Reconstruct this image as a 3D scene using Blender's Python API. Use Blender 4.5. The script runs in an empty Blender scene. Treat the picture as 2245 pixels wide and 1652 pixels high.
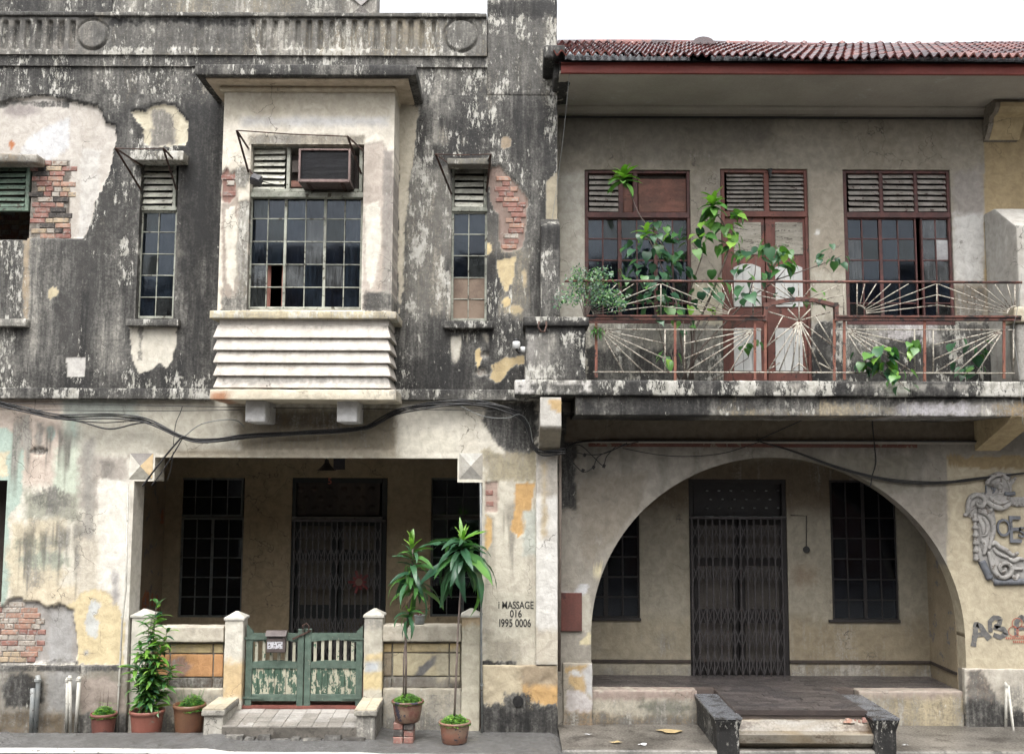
import bpy, math, random
import numpy as np
from mathutils import Vector, Matrix

SC = bpy.context.scene
COL = SC.collection
rnd = random.Random(7)

# ------------------------------------------------------------------ camera
F_PX, CX, CY = 2228.0, 1122.5, 826.0          # focal length and centre on a 2245 x 1652 frame
PITCH, ROLL = math.radians(5.8), math.radians(0.22)
CAM = Vector((0.0, -12.0, 2.875))
_f = Vector((0, math.cos(PITCH), math.sin(PITCH)))
_u0 = Vector((0, -math.sin(PITCH), math.cos(PITCH)))
_r0 = Vector((1, 0, 0))
_u = _u0 * math.cos(ROLL) - _r0 * math.sin(ROLL)
_r = _r0 * math.cos(ROLL) + _u0 * math.sin(ROLL)
cd = bpy.data.cameras.new('camera')
cd.sensor_width = 36.0
cd.lens = 36.0 * F_PX / 2245.0
cd.clip_end = 2000
cam = bpy.data.objects.new('camera', cd)
COL.objects.link(cam)
cam.matrix_world = Matrix(((_r.x, _u.x, -_f.x, CAM.x), (_r.y, _u.y, -_f.y, CAM.y), (_r.z, _u.z, -_f.z, CAM.z), (0, 0, 0, 1)))
SC.camera = cam

# ------------------------------------------------------------------ sky, sun, exposure
SUN_EL, SUN_AZ = math.radians(62), math.radians(200)
wd = bpy.data.worlds.new('World'); SC.world = wd; wd.use_nodes = True
nt = wd.node_tree; nt.nodes.clear()
sky = nt.nodes.new('ShaderNodeTexSky'); sky.sky_type = 'NISHITA'; sky.sun_disc = False
sky.sun_elevation = SUN_EL; sky.sun_rotation = SUN_AZ
sky.air_density = 1.0; sky.dust_density = 6.0; sky.ozone_density = 1.0
hs = nt.nodes.new('ShaderNodeHueSaturation'); hs.inputs['Saturation'].default_value = 0.12
bg = nt.nodes.new('ShaderNodeBackground'); bg.inputs['Strength'].default_value = 0.15
wo = nt.nodes.new('ShaderNodeOutputWorld')
nt.links.new(sky.outputs[0], hs.inputs['Color']); nt.links.new(hs.outputs[0], bg.inputs[0]); nt.links.new(bg.outputs[0], wo.inputs[0])
sl = bpy.data.lights.new('sun', 'SUN'); sl.energy = 0.8; sl.angle = math.radians(35); sl.color = (1.0, 0.97, 0.93)
so = bpy.data.objects.new('sun', sl); COL.objects.link(so)
_sd = Vector((-0.25, 0.62, -1.0)).normalized()
so.rotation_euler = _sd.to_track_quat('-Z', 'Y').to_euler()
SC.view_settings.view_transform = 'Standard'; SC.view_settings.look = 'None'
SC.view_settings.gamma = 1.0; SC.view_settings.use_curve_mapping = False
SC.view_settings.exposure = 1.55
SC.render.engine = 'CYCLES'
SC.cycles.use_denoising = True
SC.cycles.max_bounces = 6; SC.cycles.diffuse_bounces = 3; SC.cycles.glossy_bounces = 2
SC.cycles.use_adaptive_sampling = True; SC.cycles.adaptive_threshold = 0.03
SC.cycles.transparent_max_bounces = 12

# ------------------------------------------------------------------ measuring: a point of the place from where it is seen, on the upright plane y = Y
def W(vx, vy, Y=0.0):
    d = _f + _r * ((vx - CX) / F_PX) + _u * ((CY - vy) / F_PX)
    t = (Y - CAM.y) / d.y
    return CAM.x + d.x * t, CAM.z + d.z * t
def P3(vx, vy, Y=0.0):
    x, z = W(vx, vy, Y); return Vector((x, Y, z))
def G3(vx, vy, Z=0.0):
    d = _f + _r * ((vx - CX) / F_PX) + _u * ((CY - vy) / F_PX)
    t = (Z - CAM.z) / d.z
    return CAM + d * t
def R4(l, t, r, b, Y):
    xm, ym = (l + r) / 2, (t + b) / 2
    return W(l, ym, Y)[0], W(r, ym, Y)[0], W(xm, b, Y)[1], W(xm, t, Y)[1]      # x0 x1 z0 z1
def ZY(vy, vx, Y): return W(vx, vy, Y)[1]
def XV(vx, vy, Y): return W(vx, vy, Y)[0]

def lin(c):
    return tuple((v / 255 / 12.92) if v <= 10 else ((v / 255 + 0.055) / 1.055) ** 2.4 for v in c)
ALB = 0.74
def C(r, g, b, k=1.0):
    c = lin((r, g, b)); y = .3 * c[0] + .55 * c[1] + .15 * c[2]
    return tuple(min(0.9, (v + (y - v) * 0.24) * ALB * k) for v in c)

# ------------------------------------------------------------------ numeric noise
def _h(ix, iz, seed):
    n = (ix.astype(np.int64) * 374761393 + iz.astype(np.int64) * 668265263 + seed * 974634777) & 0x7fffffff
    n = ((n ^ (n >> 13)) * 1274126177) & 0x7fffffff
    return ((n ^ (n >> 16)) & 0xffff) / 65535.0
def vn(x, z, seed=0):
    ix = np.floor(x); iz = np.floor(z); fx = x - ix; fz = z - iz
    fx = fx * fx * (3 - 2 * fx); fz = fz * fz * (3 - 2 * fz)
    a = _h(ix, iz, seed); b = _h(ix + 1, iz, seed); c = _h(ix, iz + 1, seed); d = _h(ix + 1, iz + 1, seed)
    return (a * (1 - fx) + b * fx) * (1 - fz) + (c * (1 - fx) + d * fx) * fz
def fbm(x, z, seed=0, oct=4):
    s = 0; a = 0.5; t = 0
    for i in range(oct):
        s = s + a * vn(x * 2 ** i + 17.3 * i, z * 2 ** i - 9.1 * i, seed + i * 31); t += a; a *= 0.55
    return s / t
def sst(a, b, x):
    t = np.clip((x - a) / (b - a), 0, 1); return t * t * (3 - 2 * t)
def sdf(px, pz, poly):
    d = np.full(px.shape, 1e9); inside = np.zeros(px.shape, bool); n = len(poly)
    for i in range(n):
        x1, z1 = poly[i]; x2, z2 = poly[(i + 1) % n]
        ex, ez = x2 - x1, z2 - z1
        t = np.clip(((px - x1) * ex + (pz - z1) * ez) / (ex * ex + ez * ez + 1e-12), 0, 1)
        d = np.minimum(d, np.hypot(px - x1 - t * ex, pz - z1 - t * ez))
        c = ((z1 > pz) != (z2 > pz)) & (px < (x2 - x1) * (pz - z1) / (z2 - z1 + 1e-12) + x1)
        inside ^= c
    return np.where(inside, -d, d)

# ------------------------------------------------------------------ wear on masonry: layers of paint, bare plaster, grime and a few painted shade rims, each with a shape of its own
def pg(pts, col=None, g=None, l=None, d=None, soft=0.02, rag=0.03, a=1.0):
    return ('pg', pts, col, g, l, d, soft, rag, a)
def bx(x0, y0, x1, y1, col=None, g=None, l=None, d=None, soft=0.02, rag=0.03, a=1.0):
    return pg([(x0, y0), (x1, y0), (x1, y1), (x0, y1)], col, g, l, d, soft, rag, a)
def el(cx, cy, rx, ry, col=None, g=None, l=None, d=None, soft=0.02, rag=0.03, a=1.0):
    return pg([(cx + rx * math.cos(t), cy + ry * math.sin(t)) for t in np.linspace(0, 2 * math.pi, 14, endpoint=False)], col, g, l, d, soft, rag, a)
def dr(x0, y0, x1, y1, col=None, g=None, l=None, a=1.0, f=22.0):
    return ('dr', (x0, y0, x1, y1), col, g, l, None, f, 0, a)
class Paint:
    def __init__(s, base, layers=(), Y=0.0, seed=1, bump=0.003):
        s.base, s.layers, s.Y, s.seed, s.bump = base, list(layers), Y, seed, bump
    def __call__(s, P):
        x, z = P[:, 0] + 0.37 * P[:, 1], P[:, 2] + 0.21 * P[:, 1]
        N = len(P)
        tint = np.tile(np.array(s.base[0], float), (N, 1)); g = np.full(N, s.base[1]); l = np.full(N, s.base[2]); d = np.zeros(N)
        w1 = fbm(x * 5, z * 5, s.seed + 3) - 0.5; w2 = fbm(x * 19, z * 14, s.seed + 5, 3) - 0.5; w3 = fbm(x * 48, z * 30, s.seed + 6, 2) - 0.5
        g = g + (fbm(x * 1.3, z * 0.9, s.seed + 9) - 0.5) * 0.35 * (0.3 + s.base[1])
        d += (fbm(x * 2.2, z * 2.2, s.seed) - 0.5) * 2 * s.bump
        for k, (kind, shp, col, gg, ll, dd, soft, rag, a) in enumerate(s.layers):
            if kind == 'pg':
                poly = [W(px, py, s.Y) for px, py in shp]
                q = np.array(poly); mg = 0.25
                sel = (P[:, 0] > q[:, 0].min() - mg) & (P[:, 0] < q[:, 0].max() + mg) & (P[:, 2] > q[:, 1].min() - mg) & (P[:, 2] < q[:, 1].max() + mg)
                m = np.zeros(N)
                if sel.any():
                    sd_ = sdf(P[sel, 0], P[sel, 2], poly) + rag * 2.0 * w1[sel] + rag * 1.8 * w2[sel] + (0.012 + rag * .9) * w3[sel]
                    m[sel] = 1 - sst(-soft, soft, sd_)
            else:
                X0, X1, Z0, Z1 = R4(*shp, s.Y)
                t = (Z1 - P[:, 2]) / (Z1 - Z0)
                c = 0.65 * vn(P[:, 0] * soft, P[:, 2] * 0.7, s.seed + 70 + k) + 0.35 * vn(P[:, 0] * soft * 3, P[:, 2] * 1.5, s.seed + 90 + k)
                edge = sst(X0, X0 + 0.04, P[:, 0]) * (1 - sst(X1 - 0.04, X1, P[:, 0]))
                m = edge * sst(0.0, 0.35, c * 1.45 - t - 0.12) * sst(-.02, .16, t - .22 * vn(P[:, 0] * soft * .5, P[:, 2] * 2, s.seed + 50 + k))
            m = m * a
            if col is not None: tint += (np.array(col) - tint) * m[:, None]
            if gg is not None: g += (gg - g) * m
            if ll is not None: l += (ll - l) * m
            if dd is not None: d += (dd - d) * m
        return tint, np.clip(g, 0, 1.2), np.clip(l, 0, 1.2), d

# ------------------------------------------------------------------ objects
ORG = {}
def empty(name, base, label=None, cat=None, group=None):
    o = bpy.data.objects.new(name, None); COL.objects.link(o)
    o.empty_display_size = 0.2; o.location = base; ORG[o] = Vector(base)
    tag(o, label, cat, group); return o
def tag(o, label=None, cat=None, group=None, kind=None):
    if label: o['label'] = label
    if cat: o['category'] = cat
    if group: o['group'] = group
    if kind: o['kind'] = kind
    return o
def mesh(name, V, F, mat, smooth=False):
    me = bpy.data.meshes.new(name)
    me.from_pydata([tuple(v) for v in V], [], [tuple(f) for f in F]); 
    if mat is not None: me.materials.append(mat)
    if smooth: me.polygons.foreach_set('use_smooth', [True] * len(me.polygons))
    me.update(); return me
def put(name, me, parent=None, base=None):
    o = bpy.data.objects.new(name, me); COL.objects.link(o)
    if parent is not None:
        o.parent = parent; o.location = -ORG[parent]; ORG[o] = Vector((0, 0, 0))
    elif base is not None:
        b = Vector(base); me.transform(Matrix.Translation(-b)); o.location = b; ORG[o] = b
    else: ORG[o] = Vector((0, 0, 0))
    return o
def obj(name, V, F, mat, parent=None, smooth=False, base=None):
    return put(name, mesh(name, V, F, mat, smooth), parent, base)
def inst(name, me, parent, M):
    """a copy sharing mesh data, placed by world matrix M"""
    o = bpy.data.objects.new(name, me); COL.objects.link(o)
    L = M.copy()
    if parent is not None:
        o.parent = parent; L.translation = L.translation - ORG[parent]
    o.matrix_basis = L; ORG[o] = M.translation.copy(); return o
def setattrs(me, tint, g, l):
    n = len(me.vertices)
    a = me.attributes.new('tint', 'FLOAT_COLOR', 'POINT')
    a.data.foreach_set('color', np.hstack([tint, np.ones((n, 1))]).astype(np.float32).ravel())
    b = me.attributes.new('wear', 'FLOAT_COLOR', 'POINT')
    b.data.foreach_set('color', np.stack([g, l, np.zeros(n), np.ones(n)], 1).astype(np.float32).ravel())

class MB:
    def __init__(s): s.V = []; s.F = []
    def add(s, V, F):
        n = len(s.V); s.V += [tuple(v) for v in V]; s.F += [tuple(i + n for i in f) for f in F]; return s
    def box(s, x0, x1, y0, y1, z0, z1):
        return s.add([(x0, y0, z0), (x1, y0, z0), (x1, y1, z0), (x0, y1, z0), (x0, y0, z1), (x1, y0, z1), (x1, y1, z1), (x0, y1, z1)],
                     [(0, 3, 2, 1), (4, 5, 6, 7), (0, 1, 5, 4), (1, 2, 6, 5), (2, 3, 7, 6), (3, 0, 4, 7)])
    def bbox(s, x0, x1, y0, y1, z0, z1, c=0.004):
        """box with its front edges chamfered"""
        c = min(c, (x1 - x0) * .3, (z1 - z0) * .3, (y1 - y0) * .4)
        V = [(x0, y1, z0), (x1, y1, z0), (x1, y1, z1), (x0, y1, z1), (x0, y0 + c, z0), (x1, y0 + c, z0), (x1, y0 + c, z1), (x0, y0 + c, z1),
             (x0 + c, y0, z0 + c), (x1 - c, y0, z0 + c), (x1 - c, y0, z1 - c), (x0 + c, y0, z1 - c)]
        F = [(0, 3, 2, 1)[::-1], (8, 9, 10, 11)]
        for i in range(4):
            j = (i + 1) % 4
            F += [(i, j, 4 + j, 4 + i), (4 + i, 4 + j, 8 + j, 8 + i)]
        return s.add(V, F)
    def frustum(s, b, t, z0, z1):
        (a0, a1, c0, c1), (d0, d1, e0, e1) = b, t
        return s.add([(a0, c0, z0), (a1, c0, z0), (a1, c1, z0), (a0, c1, z0), (d0, e0, z1), (d1, e0, z1), (d1, e1, z1), (d0, e1, z1)],
                     [(0, 3, 2, 1), (4, 5, 6, 7), (0, 1, 5, 4), (1, 2, 6, 5), (2, 3, 7, 6), (3, 0, 4, 7)])
    def bar(s, a, b, w, h=None, up=(0, -1, 0)):
        a, b = Vector(a), Vector(b); h = h or w
        d = (b - a).normalized(); u = Vector(up); x = d.cross(u)
        if x.length < 1e-4: x = d.cross(Vector((1, 0, 0)))
        x.normalize(); y = x.cross(d).normalized()
        V = []
        for p in (a, b):
            for sx, sy in ((-1, -1), (1, -1), (1, 1), (-1, 1)): V.append(p + x * (sx * w / 2) + y * (sy * h / 2))
        return s.add(V, [(0, 3, 2, 1), (4, 5, 6, 7), (0, 1, 5, 4), (1, 2, 6, 5), (2, 3, 7, 6), (3, 0, 4, 7)])
    def tube(s, pts, r, n=6, caps=True):
        pts = [Vector(p) for p in pts]; rs = r if isinstance(r, (list, tuple)) else [r] * len(pts)
        V = []; F = []; prev = None
        for i, p in enumerate(pts):
            d = (pts[min(i + 1, len(pts) - 1)] - pts[max(i - 1, 0)]).normalized()
            if prev is None:
                x = d.cross(Vector((0.12, 0.3, 1))); 
                if x.length < 1e-3: x = d.cross(Vector((1, 0, 0)))
            else: x = prev - d * prev.dot(d)
            x.normalize(); y = d.cross(x); prev = x
            for k in range(n):
                t = 2 * math.pi * k / n; V.append(p + (x * math.cos(t) + y * math.sin(t)) * rs[i])
        for i in range(len(pts) - 1):
            for k in range(n):
                k2 = (k + 1) % n; F.append((i * n + k, i * n + k2, (i + 1) * n + k2, (i + 1) * n + k))
        if caps: F.append(tuple(range(n))[::-1]); F.append(tuple((len(pts) - 1) * n + k for k in range(n)))
        return s.add(V, F)
    def lathe(s, c, prof, n=28, closed=False):
        c = Vector(c); V = []; F = []
        for r, z in prof:
            for k in range(n):
                t = 2 * math.pi * k / n; V.append(c + Vector((r * math.cos(t), r * math.sin(t), z)))
        m = len(prof)
        for i in range(m - 1):
            for k in range(n):
                k2 = (k + 1) % n; F.append((i * n + k, i * n + k2, (i + 1) * n + k2, (i + 1) * n + k))
        F.append(tuple(range(n))[::-1]); 
        if closed: F.append(tuple((m - 1) * n + k for k in range(n)))
        return s.add(V, F)
    def prism(s, poly, y0, y1):
        """outline in (x, z) pushed from y0 to y1"""
        n = len(poly); V = [(x, y0, z) for x, z in poly] + [(x, y1, z) for x, z in poly]
        F = [tuple(range(n)), tuple(range(n, 2 * n))[::-1]] + [(i, n + i, n + (i + 1) % n, (i + 1) % n) for i in range(n)]
        return s.add(V, F)
    def prismx(s, poly, x0, x1):
        """outline in (y, z) pushed from x0 to x1"""
        n = len(poly); V = [(x0, y, z) for y, z in poly] + [(x1, y, z) for y, z in poly]
        F = [tuple(range(n))[::-1], tuple(range(n, 2 * n))] + [(i, (i + 1) % n, n + (i + 1) % n, n + i) for i in range(n)]
        return s.add(V, F)
    def go(s, name, mat, parent=None, smooth=False, base=None):
        return obj(name, s.V, s.F, mat, parent, smooth, base)

def grid_lines(a, b, res, extra=()):
    ex = sorted({a, b, *[e for e in extra if a < e < b]})
    out = []
    for p, q in zip(ex[:-1], ex[1:]):
        n = max(1, int(round((q - p) / res))); out += [p + (q - p) * i / n for i in range(n)]
    return np.array(out + [ex[-1]])
def finish_sheet(name, X, Z, F, Y, paint, mat, parent, t=0.3, extra_disp=None, base=None):
    """an upright masonry face: real relief, plus returns of depth t along every open edge"""
    F = np.array(F); used = np.unique(F); mp = -np.ones(len(X), int); mp[used] = np.arange(len(used))
    X, Z, F = X[used], Z[used], mp[F]
    P = np.stack([X, np.full(len(X), Y), Z], 1)
    tint, g, l, d = paint(P)
    if extra_disp is not None: d = d + extra_disp(X, Z)
    P[:, 1] += d
    Fl = [tuple(f) for f in F]
    if t:
        E = np.concatenate([F[:, [0, 1]], F[:, [1, 2]], F[:, [2, 3]], F[:, [3, 0]]])
        key = np.sort(E, 1); _, idx, cnt = np.unique(key, axis=0, return_index=True, return_counts=True)
        B = E[idx[cnt == 1]]
        bv = np.unique(B); nb_ = len(bv); mf = {v: len(P) + i for i, v in enumerate(bv)}; mb = {v: len(P) + nb_ + i for i, v in enumerate(bv)}
        Q = P[bv].copy(); Q[:, 1] = Y + t
        P = np.vstack([P, P[bv], Q]); tint = np.vstack([tint, tint[bv], tint[bv]]); g = np.concatenate([g, g[bv], g[bv]]); l = np.concatenate([l, l[bv], l[bv]])
        Fl += [(mf[b], mf[a], mb[a], mb[b]) for a, b in B]
    me = mesh(name, P, Fl, mat, True)
    setattrs(me, tint, g, l)
    return put(name, me, parent, base)
def sheet(name, x0, x1, z0, z1, Y, paint, mat, parent=None, holes=(), res=0.02, t=0.3, extra_disp=None, base=None):
    xs = grid_lines(x0, x1, res, [h[0] for h in holes] + [h[1] for h in holes])
    zs = grid_lines(z0, z1, res, [h[2] for h in holes] + [h[3] for h in holes])
    nx, nz = len(xs), len(zs)
    X, Z = np.meshgrid(xs, zs); X = X.ravel(); Z = Z.ravel()
    i, k = np.meshgrid(np.arange(nx - 1), np.arange(nz - 1)); i = i.ravel(); k = k.ravel()
    a = k * nx + i; F = np.stack([a, a + 1, a + nx + 1, a + nx], 1)
    cx, cz = (xs[:-1] + xs[1:])[i] / 2, (zs[:-1] + zs[1:])[k] / 2
    keep = np.ones(len(F), bool)
    for h in holes: keep &= ~((cx > h[0]) & (cx < h[1]) & (cz > h[2]) & (cz < h[3]))
    return finish_sheet(name, X, Z, F[keep], Y, paint, mat, parent, t, extra_disp, base)
def block(name, x0, x1, y0, y1, z0, z1, paint, mat, parent=None, r=0.012, res=0.05, amp=0.004, base=None, warp=None):
    """a masonry block with worn, rounded edges"""
    def ln(a, b):
        rr = min(r, (b - a) * 0.45); n = max(1, int(round((b - a - 2 * rr) / res)))
        return [a, a + rr * .35, a + rr] + [a + rr + (b - a - 2 * rr) * i / n for i in range(1, n)] + [b - rr, b - rr * .35, b]
    L = [ln(x0, x1), ln(y0, y1), ln(z0, z1)]
    idx = {}; V = []; F = []
    def vid(i, j, k):
        if (i, j, k) not in idx: idx[(i, j, k)] = len(V); V.append((L[0][i], L[1][j], L[2][k]))
        return idx[(i, j, k)]
    for ax in range(3):
        u, v = [a for a in range(3) if a != ax]
        for side in (0, len(L[ax]) - 1):
            for i in range(len(L[u]) - 1):
                for j in range(len(L[v]) - 1):
                    q = []
                    for di, dj in ((0, 0), (1, 0), (1, 1), (0, 1)):
                        c = [0, 0, 0]; c[ax] = side; c[u] = i + di; c[v] = j + dj; q.append(vid(*c))
                    if (side == 0) ^ (ax == 1): q = q[::-1]
                    F.append(q)
    P = np.array(V); lo = np.array([x0, y0, z0]); hi = np.array([x1, y1, z1])
    rr = np.minimum(r, (hi - lo) * .45)
    inner = np.clip(P, lo + rr, hi - rr); dv = P - inner; n = np.linalg.norm(dv / rr, axis=1, keepdims=True); n[n == 0] = 1
    P = inner + dv / n
    nd = dv / np.maximum(np.linalg.norm(dv, axis=1, keepdims=True), 1e-9)
    s = P[:, 0] + P[:, 1] * 1.7; q = P[:, 2] + P[:, 1] * .9
    e = (fbm(s * 9, q * 9, 77) - 0.5) * 2 + np.minimum(0, fbm(s * 4, q * 4, 31) - 0.42) * 3
    P = P + nd * (amp * e)[:, None]
    if warp is not None: P = warp(P)
    tint, g, l, d = paint(P)
    me = mesh(name, P, F, mat, True); setattrs(me, tint, g, l)
    return put(name, me, parent, base)

# ------------------------------------------------------------------ materials
def newmat(name):
    m = bpy.data.materials.new(name); m.use_nodes = True
    n = m.node_tree; n.nodes.clear()
    out = n.nodes.new('ShaderNodeOutputMaterial'); b = n.nodes.new('ShaderNodeBsdfPrincipled')
    n.links.new(b.outputs[0], out.inputs[0]); return m, n, b, out
def nd(n, t, **kw):
    x = n.nodes.new(t)
    for k, v in kw.items():
        if k in x.inputs: x.inputs[k].default_value = v
        else: setattr(x, k, v)
    return x
def math_(n, op, a, b=None, c=None, clamp=False):
    x = n.nodes.new('ShaderNodeMath'); x.operation = op; x.use_clamp = clamp
    for i, v in enumerate((a, b, c)):
        if v is None: continue
        if isinstance(v, (int, float)): x.inputs[i].default_value = v
        else: n.links.new(v, x.inputs[i])
    return x.outputs[0]
def mix_(n, f, a, b, mode='MIX'):
    x = n.nodes.new('ShaderNodeMix'); x.data_type = 'RGBA'; x.blend_type = mode
    for s, v in ((x.inputs[0], f), (x.inputs[6], a), (x.inputs[7], b)):
        if isinstance(v, (int, float)): s.default_value = v
        elif isinstance(v, tuple): s.default_value = (*v[:3], 1)
        else: n.links.new(v, s)
    return x.outputs[2]
def mapr(n, v, a, b, c=0.0, d=1.0, smooth=True):
    x = n.nodes.new('ShaderNodeMapRange'); x.interpolation_type = 'SMOOTHSTEP' if smooth else 'LINEAR'
    x.inputs[1].default_value = a; x.inputs[2].default_value = b; x.inputs[3].default_value = c; x.inputs[4].default_value = d
    n.links.new(v, x.inputs[0]); return x.outputs[0]
def noise_(n, vec, scale, detail=4, rough=0.55, dist=0.0):
    x = nd(n, 'ShaderNodeTexNoise', Scale=scale, Detail=detail, Roughness=rough, Distortion=dist)
    n.links.new(vec, x.inputs['Vector']); return x.outputs['Fac']
def pos_(n, sc=(1, 1, 1), obj_space=False, off=(0, 0, 0)):
    if obj_space: v = n.nodes.new('ShaderNodeTexCoord').outputs['Object']
    else: v = n.nodes.new('ShaderNodeNewGeometry').outputs['Position']
    m = n.nodes.new('ShaderNodeMapping'); m.inputs['Scale'].default_value = sc; m.inputs['Location'].default_value = off
    n.links.new(v, m.inputs[0]); return m.outputs[0]
def bump_(n, b, h, strength=0.3, dist=0.01):
    x = nd(n, 'ShaderNodeBump', Strength=strength, Distance=dist)
    n.links.new(h, x.inputs['Height']); n.links.new(x.outputs[0], b.inputs['Normal'])

def plaster_mat():
    m, n, b, out = newmat('weathered_plaster')
    at = nd(n, 'ShaderNodeAttribute'); at.attribute_name = 'tint'
    aw = nd(n, 'ShaderNodeAttribute'); aw.attribute_name = 'wear'
    sep = n.nodes.new('ShaderNodeSeparateColor'); n.links.new(aw.outputs['Color'], sep.inputs[0])
    G, Lc = sep.outputs[0], sep.outputs[1]
    p = pos_(n)
    big = noise_(n, pos_(n, (1.5, 1.5, .55)), 1.0, 5, .62); strk = noise_(n, pos_(n, (9, 9, .8), off=(3, 0, 0)), 1.0, 4, .6)
    ns = noise_(n, pos_(n, (30, 30, 3.0)), 1.0, 4, .62); nf = noise_(n, p, 36, 5, .68); nb = noise_(n, p, 10, 4, .62, .5)
    nm = big
    var = math_(n, 'MULTIPLY_ADD', math_(n, 'SUBTRACT', big, .5), 1.25, math_(n, 'MULTIPLY', math_(n, 'SUBTRACT', strk, .5), .75))
    var = math_(n, 'MULTIPLY_ADD', math_(n, 'SUBTRACT', ns, .5), .55, var)
    var = math_(n, 'MULTIPLY_ADD', math_(n, 'SUBTRACT', nf, .5), .95, var)
    amp = math_(n, 'MULTIPLY_ADD', G, .55, .50, clamp=True)
    v = math_(n, 'MULTIPLY_ADD', var, amp, G)
    s = mapr(n, v, .30, .74)
    # tone of the grime: soot, grey film, pale washed streaks
    tone = math_(n, 'MULTIPLY_ADD', math_(n, 'SUBTRACT', big, .5), 1.5, .5)
    for src, k in ((strk, .75), (ns, .55), (nf, .75), (nb, .45)): tone = math_(n, 'MULTIPLY_ADD', math_(n, 'SUBTRACT', src, .5), k, tone)
    tone = math_(n, 'MULTIPLY_ADD', math_(n, 'SUBTRACT', G, .72), -.62, tone)
    rp = n.nodes.new('ShaderNodeValToRGB'); n.links.new(mapr(n, tone, .10, .92, smooth=False), rp.inputs[0])
    e = rp.color_ramp.elements; e[0].position = .08; e[0].color = (.015, .0145, .014, 1); e[1].position = .98; e[1].color = (.27, .255, .225, 1)
    for q, c_ in ((.32, (.036, .0345, .032, 1)), (.52, (.078, .075, .069, 1)), (.72, (.135, .129, .116, 1))):
        w = e.new(q); w.color = c_
    t = mix_(n, 1.0, at.outputs['Color'], mix_(n, mapr(n, nb, .25, .75), (.78, .77, .755), (1.10, 1.10, 1.09)), 'MULTIPLY')
    t = mix_(n, math_(n, 'MULTIPLY', mapr(n, big, .42, .68), .30), t, mix_(n, 1.0, t, (.72, .68, .61), 'MULTIPLY'))
    t = mix_(n, math_(n, 'MULTIPLY', mapr(n, nf, .56, .74), .45), t, mix_(n, 1.0, t, (.52, .50, .47), 'MULTIPLY'))
    c = mix_(n, s, t, rp.outputs[0])
    # pale lichen and flaked paint in drifts
    cl = mapr(n, noise_(n, pos_(n, (2.6, 2.6, 1.3), off=(7, 0, 2)), 1.0, 4, .65), .40, .62)
    lg = math_(n, 'MULTIPLY', Lc, math_(n, 'MULTIPLY_ADD', cl, .85, .15))
    l1 = noise_(n, pos_(n, (1, 1, .6)), 66, 3, .6); l2 = noise_(n, pos_(n, (1, 1, .34)), 23, 5, .66)
    m1 = mapr(n, math_(n, 'MULTIPLY_ADD', lg, .27, l1), .73, .80); m2 = mapr(n, math_(n, 'MULTIPLY_ADD', lg, .34, l2), .70, .78)
    lm = math_(n, 'MULTIPLY', math_(n, 'MAXIMUM', math_(n, 'MULTIPLY', m1, .8), m2), mapr(n, Lc, .02, .25))
    c = mix_(n, math_(n, 'MULTIPLY', lm, .72), c, mix_(n, mapr(n, nb, .4, .6), (.33, .32, .28), (.50, .485, .44)))
    # hairline cracks
    vo = nd(n, 'ShaderNodeTexVoronoi', feature='DISTANCE_TO_EDGE', Scale=1.9)
    wv = n.nodes.new('ShaderNodeVectorMath'); wv.operation = 'MULTIPLY_ADD'
    nz = nd(n, 'ShaderNodeTexNoise', Scale=4.0, Detail=5.0); n.links.new(p, nz.inputs['Vector'])
    n.links.new(nz.outputs['Color'], wv.inputs[0]); wv.inputs[1].default_value = (0.45, 0.45, 0.45); n.links.new(p, wv.inputs[2])
    n.links.new(wv.outputs[0], vo.inputs['Vector'])
    ck = math_(n, 'MULTIPLY', mapr(n, vo.outputs['Distance'], 0.0, 0.012, 1.0, 0.0), mapr(n, nm, 0.50, 0.60))
    c = mix_(n, math_(n, 'MULTIPLY', ck, 0.75), c, (0.05, 0.045, 0.04))
    n.links.new(c, b.inputs['Base Color'])
    n.links.new(mapr(n, nm, 0.3, 0.7, 0.62, 0.92), b.inputs['Roughness'])
    b.inputs['Specular IOR Level'].default_value = 0.3
    h = math_(n, 'MULTIPLY_ADD', nf, 0.5, math_(n, 'MULTIPLY', nb, 0.8))
    h = math_(n, 'MULTIPLY_ADD', l2, 0.35, h)
    bump_(n, b, h, 0.6, 0.014)
    return m
PL = plaster_mat()

def worn(name, c1, c2, c3=None, scale=6.0, thr=0.55, rough=0.7, bump=0.25, stretch=(1, 1, 1), dirt=0.35, metal=0.0, spec=0.4, obj_space=False, fine=40, edge=0.03):
    """two tones of one surface, flaked through to a third, with dirt"""
    m, n, b, out = newmat(name)
    p = pos_(n, stretch, obj_space); p1 = pos_(n, (1, 1, 1), obj_space)
    a = noise_(n, p, scale, 6, 0.62, 0.3); f = noise_(n, p1, fine, 5, 0.65); d = noise_(n, p1, scale * 0.45, 5, 0.6)
    c = mix_(n, mapr(n, a, 0.35, 0.65), c1, c2)
    h = f
    if c3 is not None:
        k = mapr(n, math_(n, 'MULTIPLY_ADD', math_(n, 'SUBTRACT', f, 0.5), 0.35, noise_(n, p, scale * 1.7, 5, 0.6)), thr, thr + edge)
        c = mix_(n, k, c, c3)
    c = mix_(n, math_(n, 'MULTIPLY', mapr(n, math_(n, 'MULTIPLY_ADD', f, 0.4, d), 0.55, 0.9), dirt), c, (0.03, 0.027, 0.023))
    n.links.new(c, b.inputs['Base Color'])
    n.links.new(mapr(n, f, 0.3, 0.7, max(0.05, rough - 0.12), min(1, rough + 0.1)), b.inputs['Roughness'])
    b.inputs['Metallic'].default_value = metal; b.inputs['Specular IOR Level'].default_value = spec
    if bump: bump_(n, b, h, bump, 0.004)
    return m
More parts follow.
